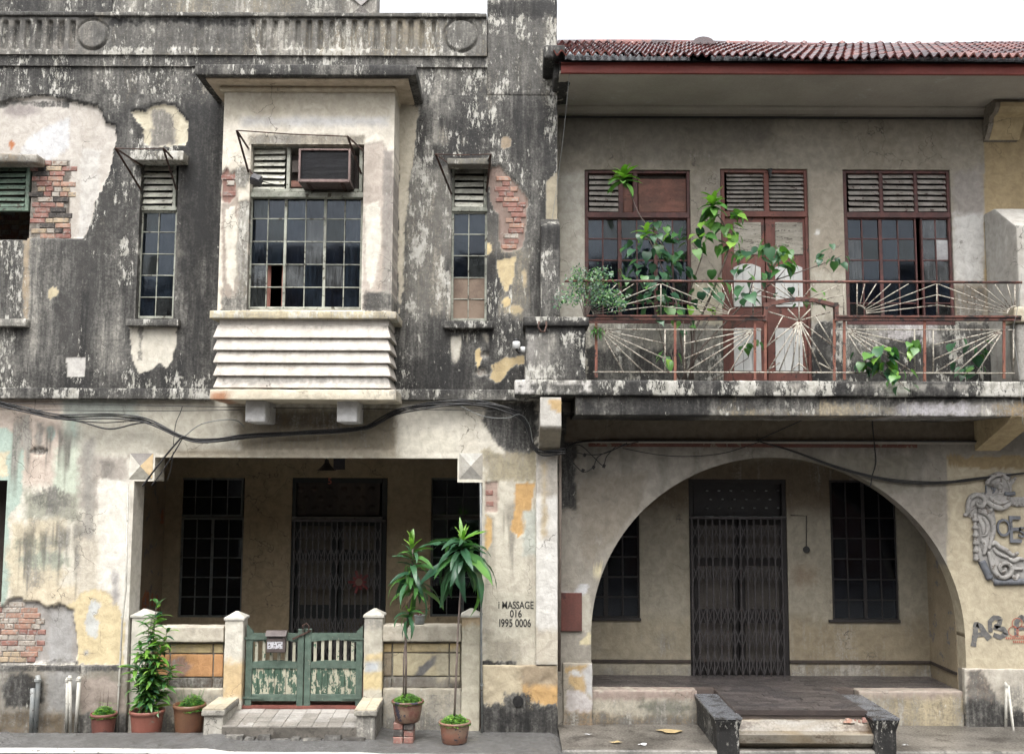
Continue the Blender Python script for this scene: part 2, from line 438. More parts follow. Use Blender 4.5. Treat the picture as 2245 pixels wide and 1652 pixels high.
def glass_mat(name, tint=(0.55, 0.62, 0.66), dirt=(0.10, 0.11, 0.115), amount=0.35):
    m, n, b, out = newmat(name); n.nodes.remove(b)
    p = pos_(n); k = noise_(n, p, 5, 6, 0.65); st = noise_(n, pos_(n, (40, 40, 3)), 1.0, 4, 0.6)
    tr = nd(n, 'ShaderNodeBsdfTransparent'); tr.inputs[0].default_value = (*tint, 1)
    gl = nd(n, 'ShaderNodeBsdfGlossy', Roughness=0.06); gl.inputs[0].default_value = (0.86, 0.93, 1.0, 1)
    df = nd(n, 'ShaderNodeBsdfDiffuse'); df.inputs[0].default_value = (*dirt, 1)
    fr = nd(n, 'ShaderNodeFresnel', IOR=1.5)
    bp = nd(n, 'ShaderNodeBump', Strength=0.15, Distance=0.02); n.links.new(noise_(n, p, 2.2, 2, 0.5), bp.inputs['Height'])
    n.links.new(bp.outputs[0], gl.inputs['Normal']); n.links.new(bp.outputs[0], fr.inputs['Normal'])
    m1 = n.nodes.new('ShaderNodeMixShader'); n.links.new(math_(n, 'MULTIPLY', fr.outputs[0], 1.0), m1.inputs[0])
    n.links.new(tr.outputs[0], m1.inputs[1]); n.links.new(gl.outputs[0], m1.inputs[2])
    m2 = n.nodes.new('ShaderNodeMixShader')
    n.links.new(math_(n, 'MULTIPLY', mapr(n, math_(n, 'MULTIPLY_ADD', st, 0.5, math_(n, 'MULTIPLY', k, 0.6)), 0.35, 0.75), amount), m2.inputs[0])
    n.links.new(m1.outputs[0], m2.inputs[1]); n.links.new(df.outputs[0], m2.inputs[2]); n.links.new(m2.outputs[0], out.inputs[0])
    return m
def leaf_mat(name, c1, c2, vein=(0.2, 0.3, 0.12)):
    m, n, b, out = newmat(name)
    oi = n.nodes.new('ShaderNodeObjectInfo'); p = pos_(n); k = noise_(n, p, 9, 3)
    f = math_(n, 'MULTIPLY_ADD', oi.outputs['Random'], 0.7, math_(n, 'MULTIPLY', k, 0.5))
    c = mix_(n, mapr(n, f, 0.25, 0.95), c1, c2)
    n.links.new(c, b.inputs['Base Color']); b.inputs['Roughness'].default_value = 0.34; b.inputs['Specular IOR Level'].default_value = 0.5
    n2 = n
    tl = nd(n2, 'ShaderNodeBsdfTranslucent'); n.links.new(mix_(n, 1.0, c, (0.9, 1.3, 0.4), 'MULTIPLY'), tl.inputs[0])
    ms = n.nodes.new('ShaderNodeMixShader'); ms.inputs[0].default_value = 0.3
    n.links.new(b.outputs[0], ms.inputs[1]); n.links.new(tl.outputs[0], ms.inputs[2]); n.links.new(ms.outputs[0], out.inputs[0])
    return m

M = {}
M['green_frame'] = worn('faded_green_paint', C(160, 164, 146), C(184, 185, 168), C(95, 88, 72), 9, 0.60, 0.75, 0.4, dirt=0.5)
M['cream_slat'] = worn('cream_slat_paint', C(206, 205, 184), C(222, 220, 202), C(120, 112, 92), 10, 0.62, 0.75, 0.4, (1, 1, 3), dirt=0.55)
M['deep_green_frame'] = worn('deep_green_paint', C(90, 118, 98), C(120, 145, 122), C(70, 60, 48), 9, 0.60, 0.7, 0.4, dirt=0.5)
M['maroon'] = worn('maroon_paint', C(84, 44, 42), C(110, 58, 52), C(70, 50, 44), 9, 0.62, 0.6, 0.3, dirt=0.35)
M['door_brown'] = worn('red_brown_door_paint', C(112, 58, 46), C(136, 72, 56), C(80, 52, 42), 7, 0.62, 0.6, 0.3, (1, 1, .4), dirt=0.3)
M['dusty_slat'] = worn('dusty_slat', C(146, 138, 128), C(176, 168, 158), C(90, 66, 58), 8, 0.62, 0.8, 0.3, dirt=0.3)
M['door_white'] = worn('white_door_panel', C(205, 206, 203), C(222, 222, 218), C(150, 140, 122), 7, 0.66, 0.7, 0.3, (1, 1, .35), dirt=0.15)
M['door_grey'] = worn('grey_cracked_panel', C(150, 142, 126), C(182, 174, 158), C(112, 104, 92), 10, 0.58, 0.8, 0.4, (.4, 1, 2), dirt=0.2)
M['dark_wood'] = worn('dark_interior_wood', C(52, 42, 36), C(74, 60, 50), None, 6, rough=0.7, stretch=(1, 1, .2))
M['rust_board'] = worn('brown_board', C(120, 66, 46), C(150, 88, 62), C(90, 50, 38), 5, 0.62, 0.6, 0.2, (.6, 1, 1.5), dirt=0.4)
M['reflection_sheet'] = worn('brown_reflection_tint', C(172, 108, 90), C(190, 130, 110), C(130, 84, 72), 3, 0.6, 0.9, 0.1, (6, 1, .3), dirt=0.1)
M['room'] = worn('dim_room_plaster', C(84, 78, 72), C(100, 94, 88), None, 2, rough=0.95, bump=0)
M['glass'] = glass_mat('old_window_glass', (0.40, 0.46, 0.54), (0.035, 0.05, 0.07), 0.30)
M['glass_b'] = glass_mat('greenish_window_glass', (0.34, 0.42, 0.42), (0.05, 0.055, 0.055), 0.5); M['glass_c'] = glass_mat('darker_window_glass', (0.30, 0.34, 0.42), (0.02, 0.028, 0.045), 0.25)
M['glass_dirty'] = glass_mat('dusty_window_glass', (0.42, 0.44, 0.44), (0.17, 0.18, 0.185), 0.55)
M['black_glass'] = glass_mat('dark_porch_glass', (0.25, 0.28, 0.33), (0.02, 0.022, 0.028), 0.45)
M['paper'] = worn('pale_paper', C(180, 180, 182), C(205, 205, 205), None, 8, rough=0.9)
M['brown_paper'] = worn('brown_cardboard', C(120, 98, 82), C(140, 118, 98), None, 4, rough=0.9)
M['ac_side'] = worn('brown_grey_case_side', C(88, 72, 70), C(104, 86, 82), C(60, 48, 46), 9, .6, .5, .2, dirt=.5)
M['iron'] = worn('rusty_iron', C(92, 58, 42), C(66, 44, 36), C(40, 34, 32), 14, 0.58, 0.75, 0.4)
M['rail_red'] = worn('rusty_red_rail', C(104, 56, 44), C(126, 70, 52), C(46, 30, 28), 9, 0.52, 0.55, 0.5, (.5, 1, 1), dirt=0.5)
M['rail_post'] = worn('rusty_orange_post', C(150, 88, 58), C(132, 68, 50), C(70, 44, 36), 12, 0.60, 0.65, 0.4, (1, 1, .4), dirt=0.3)
M['rail_white'] = worn('flaking_white_bar', C(176, 168, 148), C(200, 192, 174), C(96, 64, 46), 24, 0.545, 0.7, 0.5, dirt=0.5, edge=0.06)
M['ac_pink'] = worn('pinkish_metal_case', C(138, 108, 102), C(152, 122, 114), C(92, 62, 54), 8, 0.62, 0.5, 0.2, dirt=0.5)
M['ac_dark'] = worn('dark_grille_metal', C(42, 42, 48), C(60, 60, 68), None, 10, rough=0.5, dirt=0.3)
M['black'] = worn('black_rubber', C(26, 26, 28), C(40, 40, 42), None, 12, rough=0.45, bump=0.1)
M['grey_pipe'] = worn('grey_pipe', C(128, 134, 134), C(150, 152, 148), C(90, 84, 76), 9, 0.64, 0.5, 0.15, dirt=0.35)
M['white_pipe'] = worn('pale_pipe', C(190, 186, 172), C(205, 202, 190), C(120, 112, 98), 9, 0.66, 0.55, 0.15, dirt=0.35)
M['gate_green'] = worn('peeling_green_gate_paint', C(74, 98, 84), C(92, 116, 100), C(128, 132, 112), 11, 0.66, 0.65, 0.5, dirt=0.3)
M['gate_panel'] = worn('peeling_green_over_cream', C(56, 90, 70), C(74, 108, 86), C(186, 182, 154), 9, 0.515, 0.65, 0.6, (1.4, 1, .6), dirt=0.25, edge=0.02)
M['gate_slat'] = worn('cream_slat_with_green_remains', C(190, 186, 158), C(176, 174, 150), C(70, 108, 82), 9, 0.60, 0.7, 0.5, (1, 1, .7), dirt=0.25, edge=0.02)
M['mailbox'] = worn('brown_painted_tin', C(88, 76, 74), C(104, 92, 88), C(70, 48, 40), 9, 0.66, 0.45, 0.15, dirt=0.3)
M['sticker'] = worn('torn_sticker', C(190, 190, 198), C(205, 205, 210), C(88, 76, 74), 30, 0.54, 0.6, 0.1, dirt=0.1)
def brick_mat(name, c1, c2, c3):
    return worn(name, C(*c1), C(*c2), C(*c3), 16, 0.52, 0.92, 0.6, dirt=0.35, fine=60, edge=0.12)
BR = [brick_mat('orange_brick', (176, 124, 98), (190, 148, 122), (178, 166, 154)), brick_mat('red_brick', (150, 94, 80), (168, 118, 102), (164, 148, 138)),
      brick_mat('pale_limed_brick', (178, 166, 150), (192, 182, 168), (150, 120, 100)), brick_mat('buff_brick', (184, 158, 122), (196, 172, 136), (150, 140, 128)),
      brick_mat('sooty_brick', (62, 58, 56), (84, 78, 74), (120, 110, 100))]
M['tile_red'] = worn('wet_red_roof_tile', C(106, 50, 50), C(128, 64, 60), C(62, 40, 44), 6, 0.60, 0.12, 0.08, dirt=0.3, spec=1.0, obj_space=False)
M['tile_dark'] = worn('wet_dark_roof_tile', C(70, 42, 46), C(92, 50, 50), C(48, 36, 40), 6, 0.60, 0.12, 0.08, dirt=0.3, spec=1.0)
M['tile_orange'] = worn('wet_orange_roof_tile', C(136, 70, 60), C(150, 84, 70), C(92, 52, 50), 6, 0.60, 0.12, 0.08, dirt=0.25, spec=1.0)
M['fascia'] = worn('red_fascia_paint', C(146, 52, 38), C(166, 66, 48), C(110, 40, 34), 3, 0.66, 0.6, 0.15, (.4, 1, 2), dirt=0.25)
M['letters'] = worn('stencil_black', C(52, 50, 48), C(70, 68, 64), C(130, 122, 108), 30, 0.66, 0.9, 0.1, dirt=0)
M['graffiti'] = worn('grey_spray_paint', C(92, 90, 90), C(116, 114, 110), C(160, 148, 122), 14, 0.62, 0.8, 0.05, dirt=0)
M['red_stamp'] = worn('red_stamp_ink', C(190, 96, 70), C(200, 112, 82), None, 20, rough=0.9, bump=0)
M['stem'] = worn('grey_brown_stem', C(112, 96, 88), C(136, 118, 108), None, 20, rough=0.85, bump=0.4, stretch=(1, 1, .3))
M['leaf_dark'] = leaf_mat('dark_glossy_leaf', (0.024, 0.074, 0.040), (0.056, 0.135, 0.066))
M['leaf_mid'] = leaf_mat('mid_green_leaf', (0.048, 0.135, 0.038), (0.11, 0.235, 0.058))
M['leaf_light'] = leaf_mat('young_lime_leaf', (0.11, 0.24, 0.035), (0.22, 0.38, 0.07))
M['soil'] = worn('wet_soil', C(58, 46, 38), C(78, 62, 50), None, 20, rough=0.95)
print('part1 ok')
# ================================================================== shared builders
def const_attr(o, col, g=0.1, l=0.0):
    me = o.data; n = len(me.vertices)
    setattrs(me, np.tile(np.array(col, float), (n, 1)), np.full(n, g), np.full(n, l)); return o
def flat(col, g=0.15, l=0.05, seed=5): return Paint((col, g, l), [], 0, seed, 0.0)

def glazed(parent, l, t, r, b, Y, cols, rows, fm, gm, fw=0.03, bw=0.012, majors=(), missing=(), alt=None, depth=0.05, name='window', frame=True):
    x0, x1, z0, z1 = R4(l, t, r, b, Y); ym, xm = (t + b) / 2, (l + r) / 2
    X = [W(c, ym, Y)[0] for c in cols]; Z = [W(xm, c, Y)[1] for c in rows]
    m = MB()
    m.bbox(x0, x0 + fw, Y, Y + depth, z0, z1); m.bbox(x1 - fw, x1, Y, Y + depth, z0, z1)
    m.bbox(x0 + fw, x1 - fw, Y, Y + depth, z1 - fw, z1); m.bbox(x0 + fw, x1 - fw, Y, Y + depth, z0, z0 + fw)
    w = m.go(name, fm, parent)
    for i, x in enumerate(X[1:-1], 1):
        q = bw * (2.6 if i in majors else 1)
        MB().bbox(x - q / 2, x + q / 2, Y + (0.004 if i in majors else 0.012), Y + 0.04, z0 + fw, z1 - fw, 0.003).go('mullion' if i in majors else 'glazing_bar', fm, w)
    for z in Z[1:-1]:
        MB().bbox(x0 + fw, x1 - fw, Y + 0.015, Y + 0.038, z - bw / 2, z + bw / 2, 0.003).go('glazing_bar', fm, w)
    for i in range(len(X) - 1):
        for k in range(len(Z) - 1):
            if (i, k) in missing: continue
            g = (alt or {}).get((i, k), gm)
            if g is M['glass']: g = rnd.choice((M['glass'], M['glass'], M['glass_b'], M['glass_c'], M['glass_c']))
            a0, a1 = (X[i] if i else x0 + fw * .5), (X[i + 1] if i < len(X) - 2 else x1 - fw * .5)
            c1, c0 = (Z[k] if k else z1 - fw * .5), (Z[k + 1] if k < len(Z) - 2 else z0 + fw * .5)
            j = rnd.uniform(-.0015, .0015); tl = rnd.uniform(-.007, .007) * min(1, (a1 - a0) / .2)
            V = [(a0, Y + .024 + j - tl, c0), (a1, Y + .024 + j + tl, c0), (a1, Y + .024 + j + tl, c1), (a0, Y + .024 + j - tl, c1)]
            V += [(x, y + .004, z) for x, y, z in V]
            obj('pane', V, [(0, 1, 2, 3), (5, 4, 7, 6), (0, 4, 5, 1), (1, 5, 6, 2), (2, 6, 7, 3), (3, 7, 4, 0)], g, w)
    return w
def louvres(part, l, t, r, b, Y, n, mat, d=0.036, th=0.007, skip=()):
    x0, x1, z0, z1 = R4(l, t, r, b, Y); p = (z1 - z0) / n
    for i in range(n):
        if i in skip: continue
        zc = z1 - p * (i + 0.5); a = rnd.uniform(-.004, .004); h = p * 0.36
        V = [(x0, Y, zc - h + a), (x1, Y, zc - h - a), (x1, Y + d, zc + h - a), (x0, Y + d, zc + h + a)]
        V += [(x, y, z + th) for x, y, z in V]
        obj('slat', V, [(0, 3, 2, 1), (4, 5, 6, 7), (0, 1, 5, 4), (1, 2, 6, 5), (2, 3, 7, 6), (3, 0, 4, 7)], mat, part)
def frame4(name, l, t, r, b, Y, fw, mat, parent, depth=0.05, bars=()):
    x0, x1, z0, z1 = R4(l, t, r, b, Y); m = MB()
    m.bbox(x0, x0 + fw, Y, Y + depth, z0, z1); m.bbox(x1 - fw, x1, Y, Y + depth, z0, z1)
    m.bbox(x0 + fw, x1 - fw, Y, Y + depth, z1 - fw, z1); m.bbox(x0 + fw, x1 - fw, Y, Y + depth, z0, z0 + fw)
    for v in bars:
        x = W(v, (t + b) / 2, Y)[0]; m.bbox(x - fw / 2, x + fw / 2, Y + .002, Y + depth, z0 + fw, z1 - fw)
    return m.go(name, mat, parent)
def pbox(name, l, t, r, b, Y, depth, mat, parent, c=0.004):
    x0, x1, z0, z1 = R4(l, t, r, b, Y); return MB().bbox(x0, x1, Y, Y + depth, z0, z1, c).go(name, mat, parent)
def pblock(name, l, t, r, b, Y, depth, paint, parent, r_=0.012, res=0.05, amp=0.004, warp=None, base=None):
    x0, x1, z0, z1 = R4(l, t, r, b, Y); return block(name, x0, x1, Y, Y + depth, z0, z1, paint, PL, parent, r_, res, amp, base, warp)

_bm = {}
def brick_mesh(mi, ln):
    if (mi, ln) not in _bm:
        _bm[(mi, ln)] = mesh('brick', *(lambda q: (q.V, q.F))(MB().bbox(-ln / 2, ln / 2, -.025, .03, -.029, .029, 0.007)), BR[mi])
    return _bm[(mi, ln)]
def bricks(parent, poly, Y, pitch=0.0645, ln=0.185, weights=(3, 3, 3, 2, 2), seed=3, sink=0.012):
    """exposed courses: every brick an object of its own"""
    q = [W(x, y, Y) for x, y in poly]; R = random.Random(seed)
    x0, x1 = min(a for a, _ in q), max(a for a, _ in q); z0, z1 = min(b for _, b in q), max(b for _, b in q)
    nrow = int((z1 - z0) / pitch) + 1; cnt = 0
    for k in range(nrow):
        z = z0 + (k + .5) * pitch; x = x0 - R.uniform(0, ln); head = R.random() < .4
        while x < x1:
            L = ln * (0.5 if (R.random() < (.6 if head else .2)) else 1.0); xc = x + L / 2
            ins = sdf(np.array([xc - L * .38, xc + L * .38]), np.array([z, z]), q)
            if (ins < 0.004).all():
                mi = R.choices(range(5), weights)[0]
                o = inst('brick', brick_mesh(mi, round(L - .003, 4)), parent,
                         Matrix.Translation((xc, Y + sink + .022 + R.uniform(-.005, .006), z + R.uniform(-.002, .002))) @ Matrix.Rotation(R.uniform(-.012, .012), 4, 'Y'))
                cnt += 1
            x += L + .006
    return cnt

# ================================================================== the blackened shophouse with the bay window
XAZ = W(172, 826, 0)[0]; XAR = W(1222, 826, 0)[0]
HA = empty('shophouse', ((XAZ + XAR) / 2, 0.6, 0), 'soot-blackened shophouse with a cream boxed bay window above a gated porch', 'building')
CREAM = C(222, 214, 194); GREY = C(150, 144, 132); DARKG = C(110, 105, 97); LIGHTPL = C(196, 188, 178); YEL = C(216, 190, 128); OCH = C(204, 152, 74)
AU = Paint((C(150, 143, 128), 0.80, 0.60), [
    bx(172, 208, 470, 330, g=0.80, l=0.75, soft=.15, rag=.1),
    bx(400, 230, 486, 880, g=1.12, l=0.10, soft=.08, rag=.08),
    pg([(182, 500), (300, 470), (300, 830), (172, 850), (172, 530)], C(118, 113, 106), 0.80, 0.40, soft=.08, rag=.06),
    bx(255, 460, 305, 640, l=0.85, soft=.06, rag=.06),
    bx(880, 240, 1010, 700, C(170, 162, 146), 0.62, 0.95, soft=.1, rag=.1),
    bx(1060, 0, 1222, 360, C(160, 154, 140), 0.74, 0.90, soft=.1, rag=.1),
    bx(1060, 0, 1222, 35, g=1.1, l=0.3, soft=.05, rag=.08),
    pg([(1040, 330), (1120, 200), (1222, 230), (1222, 470), (1170, 480), (1120, 390)], g=0.88, l=0.6, soft=.1, rag=.08),
    pg([(1160, 430), (1222, 420), (1222, 860), (1130, 860), (1150, 700), (1180, 600)], g=0.92, l=0.5, soft=.08, rag=.06),
    bx(1070, 540, 1170, 780, C(160, 150, 128), 0.6, 0.6, soft=.08, rag=.06),
    dr(172, 212, 470, 470, g=1.1, a=.85, f=11), dr(890, 212, 1222, 460, g=1.1, a=.8, f=10), dr(960, 500, 1222, 860, g=1.05, a=.7, f=9), dr(172, 560, 300, 850, g=1.05, a=.6, f=12), bx(940, 320, 1110, 365, g=1.0, soft=.06, rag=.06), bx(1060, 700, 1170, 780, g=.95, soft=.06, rag=.06),
    pg([(872, 225), (917, 235), (914, 300), (897, 400), (886, 500), (882, 640), (874, 690)], C(218, 207, 182), 0.02, 0.05, soft=.015, rag=.02),
    bx(172, 812, 470, 880, C(110, 108, 92), 1.05, 0.65, soft=.05, rag=.06), bx(868, 790, 1160, 880, g=1.1, l=0.45, soft=.07, rag=.08),
    # plaster fallen away, left
    pg([(150, 214), (215, 226), (236, 262), (258, 272), (258, 300), (252, 345), (242, 385), (150, 300)], g=1.1, l=.2, soft=.02, rag=.03),  # dark rim: soot, and the shadow line of the plaster lip painted in
    pg([(160, 222), (215, 233), (230, 268), (252, 276), (254, 300), (247, 345), (236, 385), (214, 425), (202, 480), (180, 521), (150, 521), (150, 224)], LIGHTPL, 0.12, 0.25, 0.040, soft=.008, rag=.020),
    pg([(176, 320), (214, 330), (212, 420), (196, 490), (180, 515), (172, 515)], C(206, 202, 196), 0.05, 0.1, 0.038, soft=.02, rag=.02),
    # cream patch over the narrow window
    pg([(284, 240), (300, 233), (330, 224), (356, 221), (386, 226), (402, 240), (416, 260), (414, 300), (300, 300)], g=1.1, l=.1, soft=.02, rag=.02),  # sooty rim that also paints in the shadow along the upper edge
    pg([(288, 245), (300, 240), (318, 244), (330, 231), (355, 227), (382, 231), (396, 246), (411, 262), (412, 300), (406, 318), (330, 322), (316, 318), (313, 282), (300, 266)], C(208, 198, 170), 0.08, 0.15, 0.030, soft=.006, rag=.016),
    pg([(330, 238), (358, 236), (378, 250), (388, 318), (328, 320)], C(130, 124, 116), 0.5, 0.25, soft=.03, rag=.04),
    # cream below the sill
    pg([(283, 716), (389, 716), (386, 760), (378, 790), (366, 806), (350, 798), (330, 812), (304, 816), (289, 790)], C(216, 209, 192), 0.06, 0.05, soft=.012, rag=.018),
    bx(303, 716, 312, 790, g=.6, soft=.02), 
    bx(146, 784, 187, 826, C(196, 192, 186), 0.05, .1, 0.006, soft=.005, rag=.008),
    el(116, 640, 10, 10, C(205, 190, 150), 0.05),
    # bare brick bed right of the right narrow window
    pg([(1070, 366), (1095, 361), (1117, 386), (1141, 411), (1158, 432), (1153, 500), (1146, 542), (1110, 552), (1096, 540), (1092, 470), (1075, 442)], C(150, 126, 114), 0.25, 0.2, 0.032, soft=.006, rag=.012),
    pg([(1092, 570), (1129, 566), (1128, 600), (1119, 626), (1108, 641), (1098, 618), (1090, 596)], C(206, 184, 132), 0.10, 0.25, 0.006, soft=.008, rag=.022),
    el(1110, 662, 7, 10, YEL, 0.05, .1, soft=.006), el(1128, 680, 18, 9, C(190, 170, 125), 0.2, soft=.02), el(1070, 548, 4, 14, YEL, .1, soft=.01), el(1150, 610, 6, 22, C(188, 168, 126), .25, soft=.015),
    pg([(1040, 768), (1053, 760), (1056, 790), (1046, 815)], YEL, 0.05, .1, soft=.006, rag=.012),
    pg([(1080, 800), (1110, 782), (1148, 780), (1150, 800), (1120, 806), (1105, 826), (1085, 838), (1075, 825)], C(196, 172, 118), 0.26, .3, 0.006, soft=.012, rag=.03),
    el(1062, 778, 9, 7, C(150, 110, 95), .6, 0, 0.03, soft=.006, rag=.01), el(1056, 815, 14, 10, C(140, 118, 104), .5, 0, 0.03, soft=.008, rag=.012),
    dr(985, 720, 1030, 830, C(206, 200, 184), 0.1, .1, 0.9, 9), dr(1030, 720, 1075, 790, C(190, 182, 165), 0.2, .1, .7, 12),
    el(1070, 85, 1, 1), el(1110, 312, 14, 16, C(165, 145, 118), .3, .1, .006, soft=.006), pg([(1196, 400), (1215, 380), (1222, 380), (1222, 500), (1200, 490)], C(172, 160, 132), 0.28, .2, 0.008, soft=.008, rag=.015),
], 0.0, 11)
ZU = Paint((C(140, 134, 122), .80, .45), [
    pg([(-420, 225), (0, 226), (30, 217), (85, 209), (160, 221), (190, 224), (190, 521), (-420, 521)], LIGHTPL, .12, .25, .040, soft=.008, rag=.020),
    bx(-260, 218, 190, 235, g=.75, soft=.02, rag=.02), pg([(40, 340), (70, 290), (150, 255), (150, 320), (90, 360)], C(206, 206, 208), 0, .05, soft=.03, rag=.03), el(45, 240, 40, 14, C(160, 150, 146), .3, soft=.05, rag=.03), el(20, 315, 4, 12, C(190, 110, 40), .1, soft=.01),
    bx(163, 350, 190, 521, C(205, 202, 197), .04, .1, .036, soft=.02, rag=.01), bx(60, 345, 165, 352, g=.5), bx(60, 350, 168, 522, C(112, 102, 92), .40, .1, .042, soft=.008, rag=.006),
    bx(50, 522, 185, 820, C(112, 107, 102), .78, .25, soft=.06, rag=.04), bx(50, 520, 65, 700, C(170, 150, 120), .35, .4, soft=.03, rag=.02), el(116, 640, 11, 12, C(208, 190, 148), .05, soft=.01), bx(-100, 812, 190, 880, C(110, 108, 92), 1.0, .7, soft=.05, rag=.05)], 0, 111)
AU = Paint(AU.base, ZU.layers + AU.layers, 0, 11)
zU0 = ZY(868, 690, 0); zU1 = ZY(208, 690, 0)
hl = R4(303, 353, 386, 699, 0); hr = R4(989, 358, 1068, 704, 0); hb = R4(500, 215, 850, 845, 0)
# ground floor and upper wall face
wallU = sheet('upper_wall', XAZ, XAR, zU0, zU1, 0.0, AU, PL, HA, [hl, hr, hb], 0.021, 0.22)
pnl = sheet('panel', XAZ, W(1068, 180, .05)[0], zU1 + .002, ZY(147, 600, .05), 0.05, AU, PL, HA, (), 0.03, 0.1)
block('pier', W(1068, 100, 0)[0], XAR, 0.0, 0.45, zU1 + .001, ZY(-4, 1145, 0), AU, PL, HA, 0.02, 0.04, 0.006)
arch = sheet('architrave', XAZ, W(1068, 135, .03)[0] - .002, ZY(146, 600, .02), ZY(123, 600, .02), 0.02, AU, PL, HA, (), 0.03, 0.1)
FR = Paint((C(158, 146, 122), 0.60, 0.65), [
    bx(172, 30, 560, 125, C(140, 134, 122), 0.72, 0.5, soft=.15, rag=.1), bx(240, 36, 545, 52, g=1.1, l=.2, soft=.02, rag=.05),
    bx(960, 30, 1070, 125, C(158, 150, 132), 0.70, 0.6, soft=.1, rag=.1), bx(172, 104, 1068, 122, l=.9, soft=.03), bx(172, 30, 1068, 40, g=.8, l=.5, soft=.02)], -0.01, 21)
fl_x = [554 + 24.8 * i for i in range(17)]
def flutes(X, Z, xs=fl_x, discs=((203, 76, 35), (1011, 78, 38)), faint=[262 + 24.8 * i for i in range(11)]):
    d = np.zeros(len(X))
    for v in list(xs) + list(faint):
        (x, za), (_, zb) = W(v, 49, -.01), W(v, 103, -.01)
        s = np.hypot(X - x, Z - np.clip(Z, zb, za)); d += (0.05 if v in xs else 0.012) * (1 - sst(.020, .036, s))
    for a, b, r in discs:
        x, z = W(a, b, -.01); rr = r / 185.7; s = np.hypot(X - x, Z - z)
        d += 0.022 * np.exp(-((s - rr) / .016) ** 2) - 0.018 * (1 - sst(rr - .02, rr - .005, s))
    return d
sheet('frieze', XAZ, W(1068, 80, -.01)[0] - .003, ZY(121, 620, -.01), ZY(36, 620, -.01), -0.01, FR, PL, HA, (), 0.0135, 0.15, flutes)
block('frieze_ledge', XAZ, W(1068, 34, -.05)[0] - .004, -0.05, 0.5, ZY(36, 620, -.05) + .001, ZY(30, 620, -.05) + .02, Paint((C(150, 144, 130), .7, .6), [], 0, 4), PL, HA, 0.012, 0.06, 0.006)
# upstand set back behind the frieze
GP = Paint((C(160, 150, 128), 0.62, 0.6), [bx(760, -60, 830, 40, C(165, 158, 150), .5, .6, soft=.03), bx(0, -60, 300, 40, g=.8, soft=.2)], 0.5, 31)
gx1 = W(826, 20, .5)[0]
block('upstand', XAZ, gx1, 0.5, 0.8, ZY(60, 500, .5), ZY(-60, 500, .5), GP, PL, HA, 0.015, 0.05, 0.006)
x0, x1, z0, z1 = R4(762, -12, 822, 40, .49)
for tri, cc in ((((x0, z1), (x1, z1), ((x0 + x1) / 2, (z0 + z1) / 2)), C(170, 165, 165)), (((x0, z0), (x1, z0), ((x0 + x1) / 2, (z0 + z1) / 2)), C(110, 105, 104))):
    const_attr(MB().prism(list(tri), .47, .50).go('facet', PL, HA), cc, .3, .4)

# ---- narrow windows
def narrow(l, t, r, b, lt, lb, gt, cols, rows, hood, sill, board_rows):
    Y = 0.10
    w = glazed(HA, l, gt, r, b, Y, cols, rows, M['green_frame'], M['glass'], .03, .012, alt={(i, k): M['brown_paper'] for i in range(2) for k in board_rows})
    f = frame4('louvre_frame', l, t, r, gt - 3, Y - .01, .04, M['green_frame'], HA, .06)
    louvres(f, l + 8, lt, r - 8, lb, Y - .005, 6, M['cream_slat'])
    pbox('transom', l - 1, gt - 8, r + 1, gt, Y - .03, .07, M['green_frame'], HA)
    pblock('window_hood', *hood, -0.20, 0.22, Paint((C(150, 143, 122), .62, .9), [], 0, 41), HA, .012, .03, .008)
    pblock('window_sill', *sill, -0.10, 0.30, Paint((C(130, 126, 114), .75, .6), [], 0, 43), HA, .01, .04, .004)
narrow(304, 354, 386, 698, 362, 448, 461, (304, 344, 385), (462, 508, 556, 603, 651, 697), (284, 330, 402, 351), (275, 699, 391, 714), ())
narrow(989, 359, 1068, 703, 368, 455, 463, (989, 1027, 1067), (463, 513, 560, 608, 655, 702), (980, 346, 1078, 360), (971, 703, 1083, 719), (3, 4))
# rusty awning frames
def awning(base, ends, front, Yf, Yw, label):
    e = empty('awning_frame', P3(*base, Yw), label, 'awning frame', 'rusty window awning frames')
    (a, b), (fa, fb) = ends, front
    A, B = P3(*fa, Yf), P3(*fb, Yf)
    MB().tube([A, (A + B) / 2 + Vector((0, 0, -.01)), B], .007, 5).go('front_rod', M['iron'], e)
    for (top, low), f in ((a, A), (b, B)):
        MB().bar(P3(*top, Yw), f, .022, .006).go('upper_arm', M['iron'], e)
        MB().bar(P3(*low, Yw), f, .024, .006).go('lower_stay', M['iron'], e)
awning((345, 416), (((312, 364), (309, 416)), ((387, 356), (387, 416))), ((253, 325), (358, 325)), -.66, -.01, 'rusty awning frame on the narrow window beside the big patch of bare brick')
awning((1028, 424), (((989, 362), (990, 426)), ((1068, 358), (1067, 421))), ((955, 338), (1076, 338)), -.62, -.01, 'rusty awning frame on the narrow window beside the tall pier')
